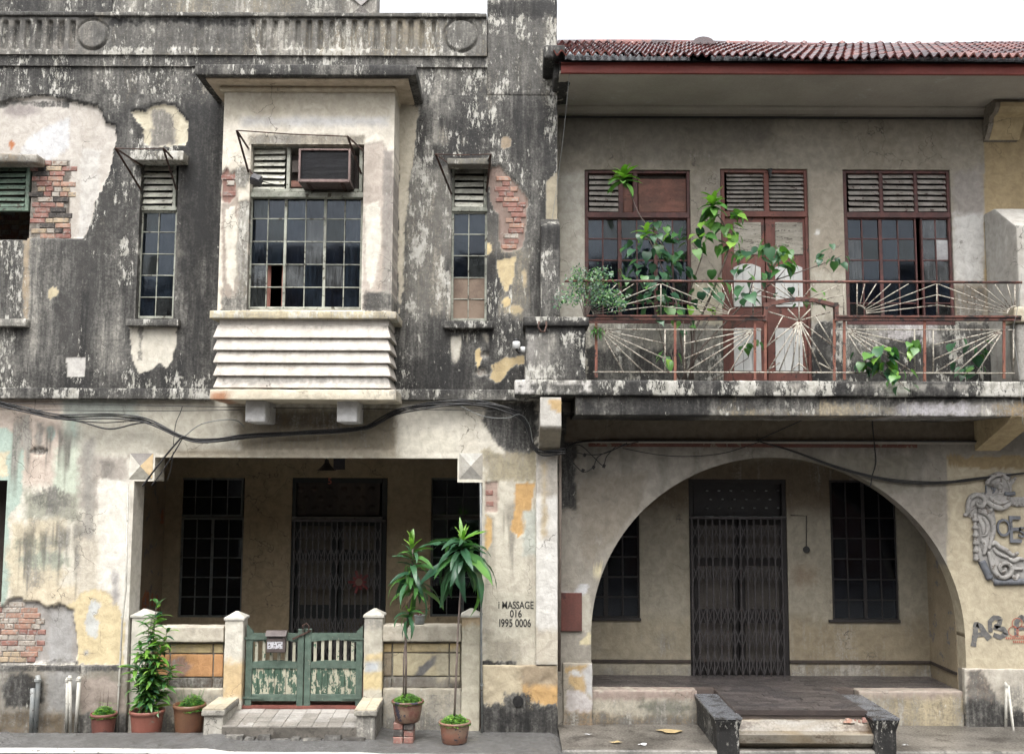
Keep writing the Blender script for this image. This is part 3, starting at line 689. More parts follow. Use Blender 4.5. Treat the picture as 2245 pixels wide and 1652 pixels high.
# ---- bay
YB1 = -0.55
BP = Paint((C(232, 223, 205), 0.0, 0.02), [
    bx(485, 170, 862, 205, C(176, 166, 144), .30, .05, soft=.06, rag=.04), bx(485, 200, 862, 262, C(200, 190, 168), .16, .04, soft=.1, rag=.03),
    bx(530, 258, 850, 275, C(205, 203, 202), .10, soft=.06, rag=.02), dr(485, 180, 862, 230, g=.5, a=.5, f=30),
    pg([(486, 395), (500, 380), (512, 372), (520, 378), (524, 440), (545, 440), (545, 678), (486, 678)], C(176, 160, 146), .36, .3, .007, soft=.012, rag=.02),
    pg([(492, 460), (514, 450), (524, 500), (518, 560), (522, 600), (512, 635), (496, 620), (494, 520)], C(226, 220, 204), 0, 0, 0, soft=.008, rag=.018),
    bx(522, 440, 546, 678, C(150, 140, 122), .55, .6, soft=.03, rag=.03), el(530, 388, 18, 26, C(140, 134, 116), .55, .6, soft=.03),
    pg([(486, 380), (498, 366), (508, 384), (514, 376), (516, 430), (504, 446), (486, 442)], C(150, 110, 98), .2, .1, .022, soft=.006, rag=.008),
    pg([(795, 315), (838, 310), (850, 330), (855, 440), (848, 560), (855, 678), (795, 678)], C(196, 182, 168), .22, .25, .006, soft=.012, rag=.02),
    pg([(800, 450), (830, 440), (838, 520), (826, 600), (812, 630), (800, 590)], C(228, 222, 206), 0, 0, 0, soft=.01, rag=.02),
    bx(838, 330, 863, 678, C(160, 150, 142), .40, .3, soft=.02, rag=.02), bx(795, 640, 862, 682, C(120, 112, 104), .75, .3, soft=.02, rag=.02),
    bx(545, 295, 800, 318, C(170, 160, 140), .5, .6, soft=.02, rag=.02), bx(486, 655, 546, 682, C(130, 120, 110), .65, .3, soft=.02, rag=.02)], YB1, 51)
hbw = R4(545, 316, 795, 679, YB1)
bayw = sheet('bay_wall', *R4(485, 170, 862, 684, YB1), YB1, BP, PL, HA, [hbw], 0.017, 0.56)
bricks(bayw, [(486, 384), (514, 382), (514, 442), (486, 442)], YB1, weights=(1, 6, 1, 0, 0), seed=8, sink=.014)
HP = Paint((C(120, 114, 102), 0.95, 0.55), [], 0, 61)
x0, x1, z0, z1 = R4(427, 141, 913, 165, -.86)
block('bay_hood', x0, x1, -.86, 0.03, z0, z1, HP, PL, HA, .016, .05, .006)
block('bay_hood_soffit', x0 + .10, x1 - .10, -.78, -.004, z0 - .022, z0 + .004, Paint((C(216, 196, 166), .10, .0), [], 0, 62), PL, HA, .01, .08, .003)
CR = Paint((C(205, 190, 160), .15, .1), [], 0, 63)
block('bay_cornice', *R4(480, 172, 868, 186, -.60)[:2], -.60, -.01, z0 - .085, z0 - .016, CR, PL, HA, .03, .06, .003)
block('bay_sill', *R4(459, 681, 869, 698, -.67)[:2], -.67, -.01, *R4(459, 681, 869, 698, -.67)[2:], Paint((C(205, 190, 150), .42, .75), [], 0, 64), PL, HA, .012, .04, .005)
M['bay_board'] = worn('cream_bay_board', C(226, 217, 204), C(214, 204, 190), C(150, 138, 124), 5, 0.64, 0.75, 0.2, (3, 1, .7), dirt=0.22)
ed = [699, 712, 740, 767.5, 795, 823.5, 850]
for i in range(6):
    tx, bxx = (468, 856) if i else (474, 858)
    a0, a1, b0, b1 = R4(467 + (i == 0) * 6, ed[i], 857, ed[i + 1], -.64)
    if i == 0: MB().box(a0 + .03, a1 - .03, -.59, -.01, b0, b1).go('bay_moulding', M['bay_board'], HA)
    else:
        def inset(P, z0_=b0, z1_=b1, xa=a0, xb=a1):
            P = P.copy(); k = np.clip((P[:, 2] - z0_) / (z1_ - z0_), 0, 1); c_ = (xa + xb) / 2; P[:, 0] = c_ + (P[:, 0] - c_) * (1 - k * .042 / ((xb - xa) / 2)); P[:, 1] = np.where(P[:, 1] < -.3, P[:, 1] + .036 * k, P[:, 1]); return P
        block('bay_board', a0, a1, -.645, -.01, b0, b1 + .002, Paint((C(216, 207, 196), .08, .03), [bx(466, ed[i] - 2, 858, ed[i] + 7, C(176, 168, 156), .5, soft=.05, rag=.025), bx(466, ed[i] + 20, 480, ed[i] + 30, g=.4, soft=.03, rag=.03)] + ([bx(480, 824, 856, 842, C(170, 164, 156), .45, soft=.03, rag=.03)] if i == 5 else []), -.64, 300 + i), PL, HA, .006, .03, .003, None, inset)
block('bay_base', *R4(459, 853, 868, 876, -.68)[:2], -.68, -.01, *R4(459, 853, 868, 876, -.68)[2:], Paint((C(220, 208, 182), .16, .15), [pg([(462, 862), (492, 856), (506, 868), (498, 878), (459, 880)], C(186, 128, 84), .3, .3, rag=.03), bx(790, 850, 870, 878, g=.5, l=.2)], -.68, 65), PL, HA, .012, .05, .006)
for l_, r_ in ((537, 582), (738, 783)):
    pblock('bay_corbel', l_, 877, r_, 925, -.50, .52, Paint((C(212, 212, 212), .06, .02), [], 0, 66), HA, .02, .05, .003)
# bay window
wb = glazed(HA, 545, 430, 795, 678, YB1 + .10, (545, 585, 624, 668, 711, 754, 794), (431, 479, 529, 579, 629, 678), M['green_frame'], M['glass'], .03, .012, majors=(2, 4),
            missing={(1, 3), (1, 4)}, alt={(2, 3): M['glass_dirty'], (3, 1): M['glass_dirty'], (3, 2): M['glass_dirty'], (0, 3): M['glass_dirty'], (4, 3): M['glass_dirty']})
pbox('transom', 542, 421, 798, 432, YB1 + .04, .12, M['green_frame'], HA)
lf = frame4('louvre_frame', 545, 316, 795, 421, YB1 + .09, .04, M['green_frame'], HA, .07, (632,))
louvres(lf, 556, 326, 624, 419, YB1 + .10, 7, M['cream_slat'])
pbox('broken_board', 640, 352, 656, 378, YB1 + .12, .02, M['dark_wood'], lf); pbox('broken_board', 638, 396, 690, 410, YB1 + .115, .02, M['rust_board'], lf); pbox('backing_board', 636, 340, 786, 418, YB1 + .20, .02, M['dark_wood'], lf)
c1 = R4(558, 440, 786, 676, -.30)
V = []; n = 46
for i in range(n + 1):
    x = c1[0] + (c1[1] - c1[0]) * i / n; y = -.37 + .03 * math.sin(i * 1.7) + .012 * math.sin(i * 3.1); V += [(x, y, c1[2] - .2), (x, y, c1[3])]
cu = obj('reflection_sheet', V, [(2 * i, 2 * i + 2, 2 * i + 3, 2 * i + 1) for i in range(n) if not (8 <= i <= 12)], M['reflection_sheet'], HA, True)  # pleated brown sheet imitating the red reflection in the bay panes
awning((670, 380), (((545, 326), (545, 378)), ((796, 330), (792, 382))), ((519, 286), (762, 299)), YB1 - .5, YB1 - .005, 'long rusty awning frame over the bay window and air conditioner')

# ---- air conditioner
ya = -.80
ac = empty('air_conditioner', P3(708, 402, -.65), 'boxy pinkish air conditioner with dark grille jutting from the bay window', 'air conditioner')
x0, x1, z0, z1 = R4(654, 326, 768, 399, ya); yb = YB1 + .12
MB().box(x0 + .004, x1 - .004, ya + .02, yb, z1 - .012, z1 - .003).box(x0 + .004, x1 - .004, ya + .02, yb, z0 + .003, z0 + .012).box(x0 + .004, x0 + .012, ya + .02, yb, z0 + .012, z1 - .012).box(x1 - .012, x1 - .004, ya + .02, yb, z0 + .012, z1 - .012).go('case', M['ac_side'], ac)
m = MB(); w_ = .024
m.bbox(x0, x0 + w_, ya, ya + .03, z0, z1); m.bbox(x1 - w_, x1, ya, ya + .03, z0, z1); m.bbox(x0 + w_, x1 - w_, ya, ya + .03, z1 - .018, z1); m.bbox(x0 + w_, x1 - w_, ya, ya + .03, z0, z0 + .034)
m.go('front_frame', M['ac_pink'], ac)
MB().box(x0 + .02, x1 - .02, ya + .045, ya + .055, z0 + .02, z1 - .02).go('coil', M['black'], ac)
for i in range(24):
    z = z0 + .04 + (z1 - z0 - .064) * i / 23
    MB().bar((x0 + w_, ya + .025, z), (x1 - w_, ya + .025, z), .003, .010).go('grille_bar', M['ac_dark'], ac)
for i in range(12):
    z = z0 + .05 + (z1 - z0 - .1) * i / 11
    MB().box(x1 - .005, x1 + .001, ya + .08, yb - .06, z, z + .009).go('side_vent', M['black'], ac)
MB().bar((x0 + .1, ya + .04, z0 - .004), (x0 + .1, yb, z0 - .004), .03, .01, (0, 0, 1)).bar((x1 - .1, ya + .04, z0 - .004), (x1 - .1, yb, z0 - .004), .03, .01, (0, 0, 1)).go('support_rail', M['iron'], ac)
# floodlight
fl = empty('floodlight', P3(563, 404, YB1 - .1), 'small black floodlight tilted by the louvres under the air conditioner', 'lamp')
Mf = Matrix.Translation(P3(562, 394, YB1 - .12)) @ Matrix.Rotation(.35, 4, 'Y') @ Matrix.Rotation(-.5, 4, 'X')
q = MB().bbox(-.06, .06, -.05, .05, -.045, .045, .012); obj('housing', [Mf @ Vector(v) for v in q.V], q.F, M['ac_dark'], fl)
q = MB().box(-.048, .048, -.056, -.048, -.034, .034); obj('lens', [Mf @ Vector(v) for v in q.V], q.F, M['ac_dark'], fl)
MB().tube([P3(562, 396, YB1 - .08), P3(552, 380, YB1 - .04), P3(548, 372, YB1)], .012, 6).go('bracket', M['iron'], fl)
MB().tube([P3(575, 398, YB1 - .08), P3(590, 402, YB1 - .05), P3(620, 408, YB1 - .02)], .006, 5).go('lead', M['black'], fl)
# ---- string course between the storeys
SP = Paint((C(118, 116, 104), .95, .75), [bx(0, 864, 1300, 880, C(125, 122, 112), .75, .8, soft=.03)], 0, 71)
for a, b in ((XAZ, W(466, 860, -.1)[0]), (W(866, 860, -.1)[0], W(1160, 860, -.1)[0])):
    block('string_course', a, b, -.11, .02, ZY(876, 690, -.11), ZY(852, 690, -.11), SP, PL, HA, .014, .05, .008)

# ================================================================== ground floor of the same house
AL = Paint((C(224, 217, 200), 0.18, 0.10), [
    bx(172, 870, 520, 1000, C(196, 190, 172), .20, soft=.1, rag=.05), bx(140, 872, 300, 915, C(176, 182, 170), .25, soft=.06, rag=.05),
    bx(172, 1000, 282, 1120, C(178, 168, 156), .30, soft=.05, rag=.05), bx(225, 1010, 250, 1220, C(150, 142, 132), .48, soft=.05, rag=.04), bx(182, 960, 205, 1200, C(165, 160, 150), .42, soft=.05, rag=.04),
    bx(214, 1050, 284, 1460, C(232, 226, 213), .0, soft=.02, rag=.02), bx(172, 1180, 215, 1300, C(212, 202, 182), .30, .2, soft=.05, rag=.05),
    pg([(172, 1300), (200, 1290), (240, 1300), (262, 1330), (272, 1365), (272, 1456), (172, 1456)], C(224, 203, 152), .06, .05, .004, soft=.01, rag=.025),
    el(205, 1330, 10, 16, C(205, 208, 206), .05, soft=.01), el(188, 1430, 6, 6, C(190, 190, 190), .1), pg([(185, 1365), (196, 1340), (216, 1365), (210, 1400), (190, 1390)], C(206, 208, 204), .08, soft=.01, rag=.02),
    el(252, 1290, 7, 34, C(165, 160, 158), .3, soft=.05),
    bx(520, 890, 870, 1003, C(150, 138, 114), .42, .12, .004, soft=.06, rag=.05), bx(590, 905, 740, 935, C(120, 104, 80), .5, soft=.03), bx(360, 985, 880, 1003, C(186, 174, 150), .2, soft=.02, rag=.01),
    dr(868, 905, 1012, 1010, C(228, 221, 204), .0, .0, 1.0, 11), bx(872, 945, 1000, 998, C(222, 215, 196), .06, soft=.04, rag=.03),
    pg([(1050, 880), (1176, 880), (1176, 985), (1160, 1040), (1120, 1000), (1090, 960), (1060, 920)], C(120, 110, 90), .92, .35, soft=.06, rag=.06),
    bx(1062, 990, 1178, 1056, C(170, 158, 126), .42, .25, soft=.05, rag=.05),
    pg([(1062, 1058), (1178, 1058), (1178, 1460), (1056, 1460)], C(204, 196, 176), .30, .2, soft=.01, rag=.02), dr(1058, 1060, 1176, 1330, C(130, 122, 106), .55, .2, .6, 14), 
    pg([(1130, 1060), (1172, 1058), (1168, 1100), (1150, 1168), (1136, 1177), (1118, 1160), (1128, 1118)], C(206, 158, 78), .06, .05, .004, soft=.006, rag=.012),
    pg([(1066, 1128), (1080, 1140), (1078, 1190), (1064, 1212)], C(210, 168, 92), .08, .05, .003, soft=.006, rag=.012), bx(1148, 1120, 1176, 1215, C(186, 190, 178), .2, soft=.03, rag=.03),
    bx(1064, 1056, 1092, 1122, C(176, 150, 134), .15, .1, .016, soft=.006, rag=.01),
    bx(1060, 1380, 1140, 1458, C(170, 162, 142), .36, .2, soft=.05, rag=.05), bx(1082, 1300, 1178, 1400, C(196, 190, 170), .10, None, 0.0, soft=.05, rag=.01), pg([(1055, 1446), (1130, 1449), (1130, 1459), (1055, 1459)], g=.95, soft=.01, rag=.02)], 0, 81)
GRN = C(176, 194, 172); PNK = C(212, 194, 178)
ZL = Paint((C(212, 202, 178), .24, .18), [
    bx(-100, 872, 140, 1060, PNK, .12, .05, soft=.05, rag=.04), bx(138, 872, 190, 1000, C(176, 184, 168), .22, soft=.05, rag=.05), 
    pg([(-60, 935), (15, 940), (45, 962), (52, 1000), (50, 1060), (48, 1100), (20, 1130), (30, 1250), (10, 1330), (-60, 1330)], C(176, 198, 184), .10, .05, soft=.01, rag=.02), pg([(-60, 990), (20, 990), (10, 1010), (22, 1045), (-60, 1045)], C(222, 208, 172), .05, soft=.01, rag=.015),
    bx(46, 908, 66, 980, C(120, 116, 110), .55, soft=.05, rag=.03), bx(82, 925, 94, 990, C(130, 126, 120), .5, soft=.05, rag=.03), el(112, 950, 10, 18, C(165, 190, 182), .1, soft=.008, rag=.015), el(166, 935, 11, 26, C(170, 190, 176), .25, soft=.01, rag=.02),
    bx(120, 980, 185, 1120, C(196, 206, 184), .15, .1, soft=.04, rag=.04), el(86, 989, 20, 8, C(122, 108, 98), .5, 0, .03, soft=.006, rag=.01),
    bx(50, 1080, 175, 1140, C(170, 170, 150), .42, .2, soft=.05, rag=.06), bx(20, 1140, 140, 1330, C(214, 200, 168), .34, .3, soft=.05, rag=.06), el(90, 1190, 60, 16, C(180, 178, 150), .48, soft=.05, rag=.05), el(100, 1225, 55, 22, C(176, 184, 160), .45, .2, soft=.05, rag=.05),
    bx(60, 1280, 175, 1330, C(220, 204, 172), .12, soft=.05, rag=.04), dr(20, 885, 280, 1150, C(120, 114, 104), .62, .1, .8, 13), dr(30, 1120, 200, 1330, C(110, 106, 92), .58, .25, .75, 15), el(110, 1095, 40, 26, g=.6, l=.2, soft=.06, rag=.07), bx(60, 1130, 90, 1290, g=.5, l=.3, soft=.06, rag=.06), pg([(140, 1330), (175, 1310), (190, 1340), (190, 1456), (168, 1456), (166, 1400), (160, 1345)], C(224, 203, 152), .06, .05, soft=.012, rag=.02),
    pg([(-60, 1340), (0, 1330), (25, 1310), (42, 1308), (50, 1318), (80, 1318), (100, 1331), (132, 1327), (156, 1336), (163, 1370), (171, 1420), (165, 1453), (-60, 1456)], C(166, 160, 154), .15, .2, .038, soft=.006, rag=.014),
    bx(104, 1338, 158, 1450, C(172, 170, 168), .15, .3, .038, soft=.03, rag=.03), bx(-60, 1445, 190, 1460, g=.6, soft=.02, rag=.02)], 0, 121)
AL = Paint(AL.base, ZL.layers + AL.layers, 0, 81)
zL0, zL1 = -.15, zU0 - .001
holeA = R4(283, 1055, 1056, 1600, 0); holeA = (holeA[0], holeA[1], -1, ZY(1055.5, 670, 0)); holeB = R4(339, 1003, 1003, 1060, 0); holeB = (holeB[0], holeB[1], holeA[3] - .001, holeB[3])
def beadline(X, Z):
    a = W(350, 994, 0); b = W(995, 994, 0); return .008 * (1 - sst(.006, .011, np.abs(Z - (a[1] + (b[1] - a[1]) * (X - a[0]) / (b[0] - a[0]))))) * ((X > W(345, 994)[0]) & (X < W(1000, 994)[0]))
wallL = sheet('lower_wall', XAZ, XAR, zL0, zL1, 0.0, AL, PL, HA, [(holeA[0], holeA[1], -1, holeB[2] + .001), holeB], 0.021, 0.34, beadline)
bricks(wallL, [(1066, 1058), (1092, 1058), (1092, 1122), (1066, 1122)], 0, weights=(1, 6, 1, 0, 0), seed=12, sink=.012)
bricks(wallU, [(1074, 380), (1094, 368), (1116, 390), (1152, 432), (1148, 536), (1100, 545), (1094, 470), (1076, 440)], 0, weights=(3, 6, 3, 0, 0), seed=13, sink=.024)
for l_, r_, cols in ((281, 338, (C(150, 144, 138), C(222, 190, 136), C(170, 165, 150), C(226, 220, 205))), (1004, 1061, (C(206, 204, 196), C(178, 172, 160), C(170, 166, 158), C(186, 182, 172)))):
    x0, x1, z0, z1 = R4(l_ + 3, 993, r_ - 3, 1049, 0); ap = ((x0 + x1) / 2, -.035, (z0 + z1) / 2); cn = [(x0, -.004, z1), (x1, -.004, z1), (x1, -.004, z0), (x0, -.004, z0)]
    for i in range(4):
        a, b = cn[i], cn[(i + 1) % 4]
        const_attr(obj('facet', [a, b, ap, (a[0], .01, a[2]), (b[0], .01, b[2])], [(1, 0, 2), (0, 1, 4, 3)], PL, wallL), cols[i], .14, .1)
# plinths, rubble footing
PP = Paint((C(150, 142, 126), .42, .25), [bx(160, 1457, 280, 1470, g=.8, soft=.02), pg([(165, 1490), (230, 1480), (272, 1505), (278, 1570), (180, 1580)], C(165, 150, 138), .18, .2, .02, soft=.01, rag=.03), bx(160, 1560, 285, 1640, C(110, 100, 82), .75, .25, soft=.04, rag=.05)], -.05, 91)
pblock('plinth', 172, 1458, 278, 1625, -.055, .10, PP, HA, .015, .03, .012)
PR = Paint((C(196, 180, 146), .24, .15), [pg([(1140, 1490), (1225, 1500), (1225, 1560), (1180, 1540), (1150, 1530)], C(206, 160, 84), .1, soft=.02, rag=.04), bx(1140, 1458, 1225, 1500, C(160, 140, 110), .35, soft=.04, rag=.04), bx(1050, 1545, 1226, 1630, g=.95, l=.25, soft=.06, rag=.06),
    pg([(1116, 1540), (1154, 1540), (1164, 1580), (1160, 1630), (1112, 1630), (1108, 1575)], C(24, 22, 20), 1.4, .0, soft=.03, rag=.02), bx(1105, 1518, 1168, 1560, g=.8, soft=.05, rag=.04), el(1098, 1590, 18, 22, g=1.0, soft=.04), el(1172, 1580, 14, 16, g=.9, soft=.04)], -.04, 93)
prp = pblock('plinth', 1056, 1458, 1223, 1625, -.045, .09, PR, HA, .015, .022, .010)
# drain outlet
c = P3(1136, 1536, -.055)
m = MB(); m.tube([c + Vector((0, -.012, 0)), c + Vector((0, .03, 0))], .062, 18)
hol = m.go('drain_hole', M['black'], prp)
WP = Paint((C(214, 211, 205), .12, .1), [bx(1170, 985, 1230, 1090, C(180, 172, 160), .4, .2, soft=.05, rag=.05), bx(1188, 1010, 1200, 1180, C(190, 170, 130), .3, soft=.04), bx(1170, 1380, 1230, 1460, C(200, 190, 170), .2, soft=.05, rag=.04)], -.06, 95)
pblock('pilaster', 1175, 985, 1222.5, 1457, -.06, .10, WP, HA, .012, .03, .006)
# porch inside
YP = 2.35
PW = Paint((C(168, 150, 114), .10, .03), [], YP, 97)
xl, xr = holeA[0] - .42, holeA[1] + .35
zc = ZY(984, 670, .3); zf = 0.26
wh = R4(394, 1047, 533, 1353, YP); dh = R4(633, 1047, 845, 1700, YP); dh = (dh[0], dh[1], -1, dh[3]); wh2 = R4(944, 1047, 1085, 1351, YP)
pback = sheet('porch_wall', xl - .02, xr + .12, zf - .1, zc + .1, YP, PW, PL, HA, [wh, dh, wh2], 0.05, 0.2)
SW = Paint((C(188, 172, 138), .14, .05), [], 0, 98)
SIDE = worn('porch_side_plaster', C(148, 130, 98), C(162, 144, 110), C(120, 116, 114), 3.2, 0.60, 0.9, 0.25, dirt=.2)
MB().box(xl - .1, xl, .34, YP, zf - .1, zc + .1).go('porch_side_wall', SIDE, HA)
MB().box(xr + .1, xr + .2, .34, YP, zf - .1, zc + .1).go('porch_side_wall', SIDE, HA)
MB().box(XAZ, XAR, .341, YP + .3, zc, zc + .15).go('porch_ceiling', SIDE, HA)
m = MB(); oc = worn('orange_under_paint', C(190, 112, 52), C(176, 98, 44), C(132, 130, 134), 5, .58, .9, .2)
zo = lambda y: ZY(y, 340, 1.9)
for a, b, t0, t1 in ((1.56, 1.86, zo(1372), zo(1288)), (1.90, 2.02, zo(1330), zo(1300)), (2.04, 2.26, zo(1375), zo(1305)), (2.16, 2.3, zo(1150), zo(1115))): m.add([(xl + .003, a, t0), (xl + .003, b, t0), (xl + .003, b - .03, t1 - .1 * (t1 - t0)), (xl + .003, (a + b) / 2, t1), (xl + .003, a + .03, t1 - .2 * (t1 - t0))], [(0, 1, 2, 3, 4)])
m.go('bare_paint_patch', oc, HA)
PF = worn('porch_floor_cement', C(120, 84, 70), C(136, 98, 82), None, 6, rough=.5, dirt=.4)
MB().box(xl + .42, xr - .35, .14, .34, -.05, zf).box(xl, xr + .1, .341, YP + .2, -.05, zf).go('porch_floor', PF, HA)
DK = M['dark_wood']; GFR = worn('grey_green_window_paint', C(92, 100, 98), C(110, 116, 112), C(70, 64, 58), 9, .62, .65, .25, dirt=.3)
a = glazed(HA, 394, 1134, 533, 1353, YP + .04, (394, 428, 463, 498, 532), (1136, 1180, 1222, 1265, 1308, 1352), GFR, M['black_glass'], .03, .014, (2,))
b = glazed(HA, 394, 1047, 533, 1132, YP + .04, (394, 428, 463, 498, 532), (1047, 1089, 1132), GFR, M['black_glass'], .03, .012)
a = glazed(HA, 944, 1134, 1085, 1351, YP + .04, (944, 980, 1015, 1050, 1085), (1136, 1180, 1222, 1265, 1308, 1350), GFR, M['black_glass'], .03, .014, (2,))
b = glazed(HA, 944, 1047, 1085, 1132, YP + .04, (944, 980, 1015, 1050, 1085), (1047, 1089, 1132), GFR, M['black_glass'], .03, .012)
# door: frame, carved transom, two leaves with cream panels
BG = worn('dark_blue_green_door_paint', C(20, 30, 31), C(28, 40, 40), C(36, 36, 33), 6, .66, .6, .2)
PNL = worn('cream_door_panel', C(84, 79, 66), C(96, 90, 76), None, 5, rough=.7)
dfr = frame4('door_frame', 633, 1047, 845, 1560, YP + .02, .07, BG, HA, .12)
pbox('door_head', 640, 1132, 839, 1143, YP, .1, M['grey_pipe'], dfr)
pbox('transom_panel', 645, 1058, 833, 1130, YP + .09, .02, DK, dfr)
for i in range(6):
    for k in range(3):
        cxx, cyy = 660 + i * 31 + (k % 2) * 12, 1072 + k * 20
        if cxx > 825: continue
        pc = P3(cxx, cyy, YP + .085); obj('carved_boss', [pc + Vector((.055 * math.cos(t), -.006 if j else 0, .045 * math.sin(t))) for j in (0,) for t in np.linspace(0, 2 * math.pi, 8, endpoint=False)] + [pc + Vector((0, -.02, 0))], [(j, (j + 1) % 8, 8) for j in range(8)], M['dark_wood'], dfr)
for s in (0, 1):
    l_ = 645 + s * 95; dl = pbox('door_leaf', l_, 1144, l_ + 93, 1560, YP + .08, .04, BG, HA)
    for t_, b_ in ((1152, 1205), (1228, 1325), (1355, 1420)): pbox('door_panel', l_ + 13, t_, l_ + 80, b_, YP + .072, .01, PNL, dl)
def digits(txt, vx, vy, Y, hgt, mat, parent, bold=True, name='lettering', align='CENTER', sx=1.0, rot=0.0, depth=.0012):
    cu = bpy.data.curves.new(name, 'FONT'); cu.body = txt; cu.size = 1.0; cu.align_x = align; cu.extrude = 0.0
    if bold: cu.offset = 0.016
    ob = bpy.data.objects.new(name, cu); COL.objects.link(ob)
    dg = bpy.context.evaluated_depsgraph_get(); me = bpy.data.meshes.new_from_object(ob.evaluated_get(dg)); bpy.data.objects.remove(ob)
    n = len(me.vertices); co = np.zeros(n * 3, np.float32); me.vertices.foreach_get('co', co); co = co.reshape(-1, 3)
    p = P3(vx, vy, Y); s = hgt / 0.70; x = co[:, 0] * s * sx; z = co[:, 1] * s
    cr, sr = math.cos(rot), math.sin(rot)
    out = np.stack([p.x + x * cr - z * sr, np.full(n, Y), p.z + x * sr + z * cr], 1).astype(np.float32)
    me.vertices.foreach_set('co', out.ravel()); me.materials.clear(); me.materials.append(mat); me.update()
    o = bpy.data.objects.new(name, me); COL.objects.link(o); ORG[o] = Vector((0, 0, 0))
    if parent is not None: o.parent = parent; o.location = -ORG[parent]
    return o
digits('5', 723, 1060, YP + .012, .085, worn('red_number_paint', C(190, 80, 50), C(200, 96, 62), None, 9), dfr, name='door_number')
# stencil on the pier
for txt, x, y, h, sx in (('i MASSAGE', 1131, 1333, .082, .74), ('016', 1131, 1352, .082, .80), ('I995 0006', 1129, 1373, .088, .74)):
    digits(txt, x, y, -.0045, h, M['letters'], wallL, name='stencil_lettering', sx=sx)
# folding gate
def folding_gate(l, t, r, b, Y, n, parent_label, bands, mat):
    e = empty('folding_gate', P3((l + r) / 2, b, Y), parent_label, 'gate')
    x0, x1, z0, z1 = R4(l, t, r, b, Y)
    MB().box(x0, x1, Y - .02, Y + .02, z1, z1 + .03).go('top_track', mat, e); MB().box(x0, x1, Y - .015, Y + .015, z0, z0 + .012).go('floor_track', mat, e)
    xs = [x0 + (x1 - x0) * (i + .3) / n + rnd.uniform(-.006, .006) for i in range(n)]
    for i, x in enumerate(xs):
        MB().box(x - .009, x + .009, Y - .009, Y + .009, z0 + .012, z1).go('bar', mat, e)
    for i in range(n - 1):
        for bz, hh in bands:
            zc_ = z0 + (z1 - z0) * bz
            for s in (1, -1):
                MB().bar((xs[i], Y - .011 * s, zc_ - s * hh / 2), (xs[i + 1], Y - .011 * s, zc_ + s * hh / 2), .014, .004).go('lattice_strip', mat, e)
    return e
GM = worn('grey_gate_steel', C(84, 84, 86), C(102, 100, 100), C(70, 52, 44), 12, .62, .5, .2, metal=.3)
GM2 = worn('dark_gate_steel', C(66, 62, 64), C(82, 78, 79), C(70, 50, 46), 12, .62, .5, .2, metal=.3)
folding_gate(636, 1143, 842, 1560, YP - .06, 15, 'grey folding steel gate across the green door behind the wooden gates', ((.32, .26), (.45, .26), (.68, .26), (.81, .26), (.93, .2)), GM)
# hanging ornament and lamp in the porch
od = empty('door_ornament', P3(787, 1275, YP - .09), 'red and cream paper ornament hung on the folding gate', 'ornament')
RED = worn('red_paper', C(110, 30, 32), C(128, 40, 40), None, 8, rough=.7); pc = P3(787, 1275, YP - .095)
m = MB()
for k in range(10):
    t = 2 * math.pi * k / 10; m.bar(pc + Vector((.04 * math.cos(t), 0, .04 * math.sin(t))), pc + Vector(((.10 + .05 * (k % 2)) * math.cos(t), .004, (.11 + .05 * (k % 2)) * math.sin(t))), .035, .004)
m.go('paper_star', RED, od)
MB().tube([pc + Vector((0, -.006, 0)), pc + Vector((0, .004, 0))], .05, 14).go('paper_disc', M['brown_paper'], od)
lp = empty('porch_lamp', P3(716, 1030, 1.0), 'dark conical lamp hanging under the porch lintel', 'lamp')
MB().lathe(P3(716, 1031, 1.0), [(.125, 0), (.07, .05), (.03, .10), (.025, .14)], 16, True).go('shade', M['black'], lp)
MB().tube([P3(716, 1010, 1.0), Vector((P3(716, 1010, 1.0).x, 1.0, zc))], .008, 5).go('cord', M['black'], lp)
nb = empty('notice_plate', P3(741, 1028, YP - .03), 'small dark plate above the door beside the hanging lamp', 'plate')
pbox('plate', 731, 1002, 756, 1029, YP - .02, .02, M['ac_dark'], nb)
# dim rooms behind
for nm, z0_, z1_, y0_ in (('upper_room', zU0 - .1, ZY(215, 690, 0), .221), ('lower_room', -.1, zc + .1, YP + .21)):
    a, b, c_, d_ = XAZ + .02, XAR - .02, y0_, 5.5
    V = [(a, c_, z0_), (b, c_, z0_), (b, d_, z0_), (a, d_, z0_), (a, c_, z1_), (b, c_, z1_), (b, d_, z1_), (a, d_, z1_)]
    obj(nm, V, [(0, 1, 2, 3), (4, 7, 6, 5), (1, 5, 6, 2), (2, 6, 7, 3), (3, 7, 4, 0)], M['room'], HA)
# flat roof lid behind the parapet keeps daylight out
MB().box(XAZ, XAR, .3, 5.6, ZY(215, 690, 0) + .01, ZY(215, 690, 0) + .1).go('roof_slab', M['room'], HA)

# ================================================================== neighbour at the left edge
XZ0 = W(-360, 826, 0)[0]
HZ = empty('shophouse', ((XZ0 + XAZ) / 2, .6, 0), 'shophouse with a green louvred window beside bare brickwork and pale green door paint', 'building')
zh = R4(-120, 358, 64, 527, 0)
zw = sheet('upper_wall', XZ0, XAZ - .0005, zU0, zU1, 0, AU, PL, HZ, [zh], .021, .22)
bricks(zw, [(64, 352), (164, 352), (162, 522), (58, 522)], 0, weights=(4, 4, 3, 2, 4), seed=21, sink=.030)
sheet('panel', XZ0, XAZ - .001, zU1 + .002, ZY(147, 100, .05), .05, AU, PL, HZ, (), .04, .1)
sheet('architrave', XZ0, XAZ - .001, ZY(146, 600, .02), ZY(123, 600, .02), .02, AU, PL, HZ, (), .04, .1)
FZ = Paint((C(146, 140, 130), .62, .45), [dr(-100, 38, 170, 120, g=.9, a=.6), bx(-100, 30, 170, 42, C(150, 148, 146), .5, .3, soft=.03)], -.01, 113)
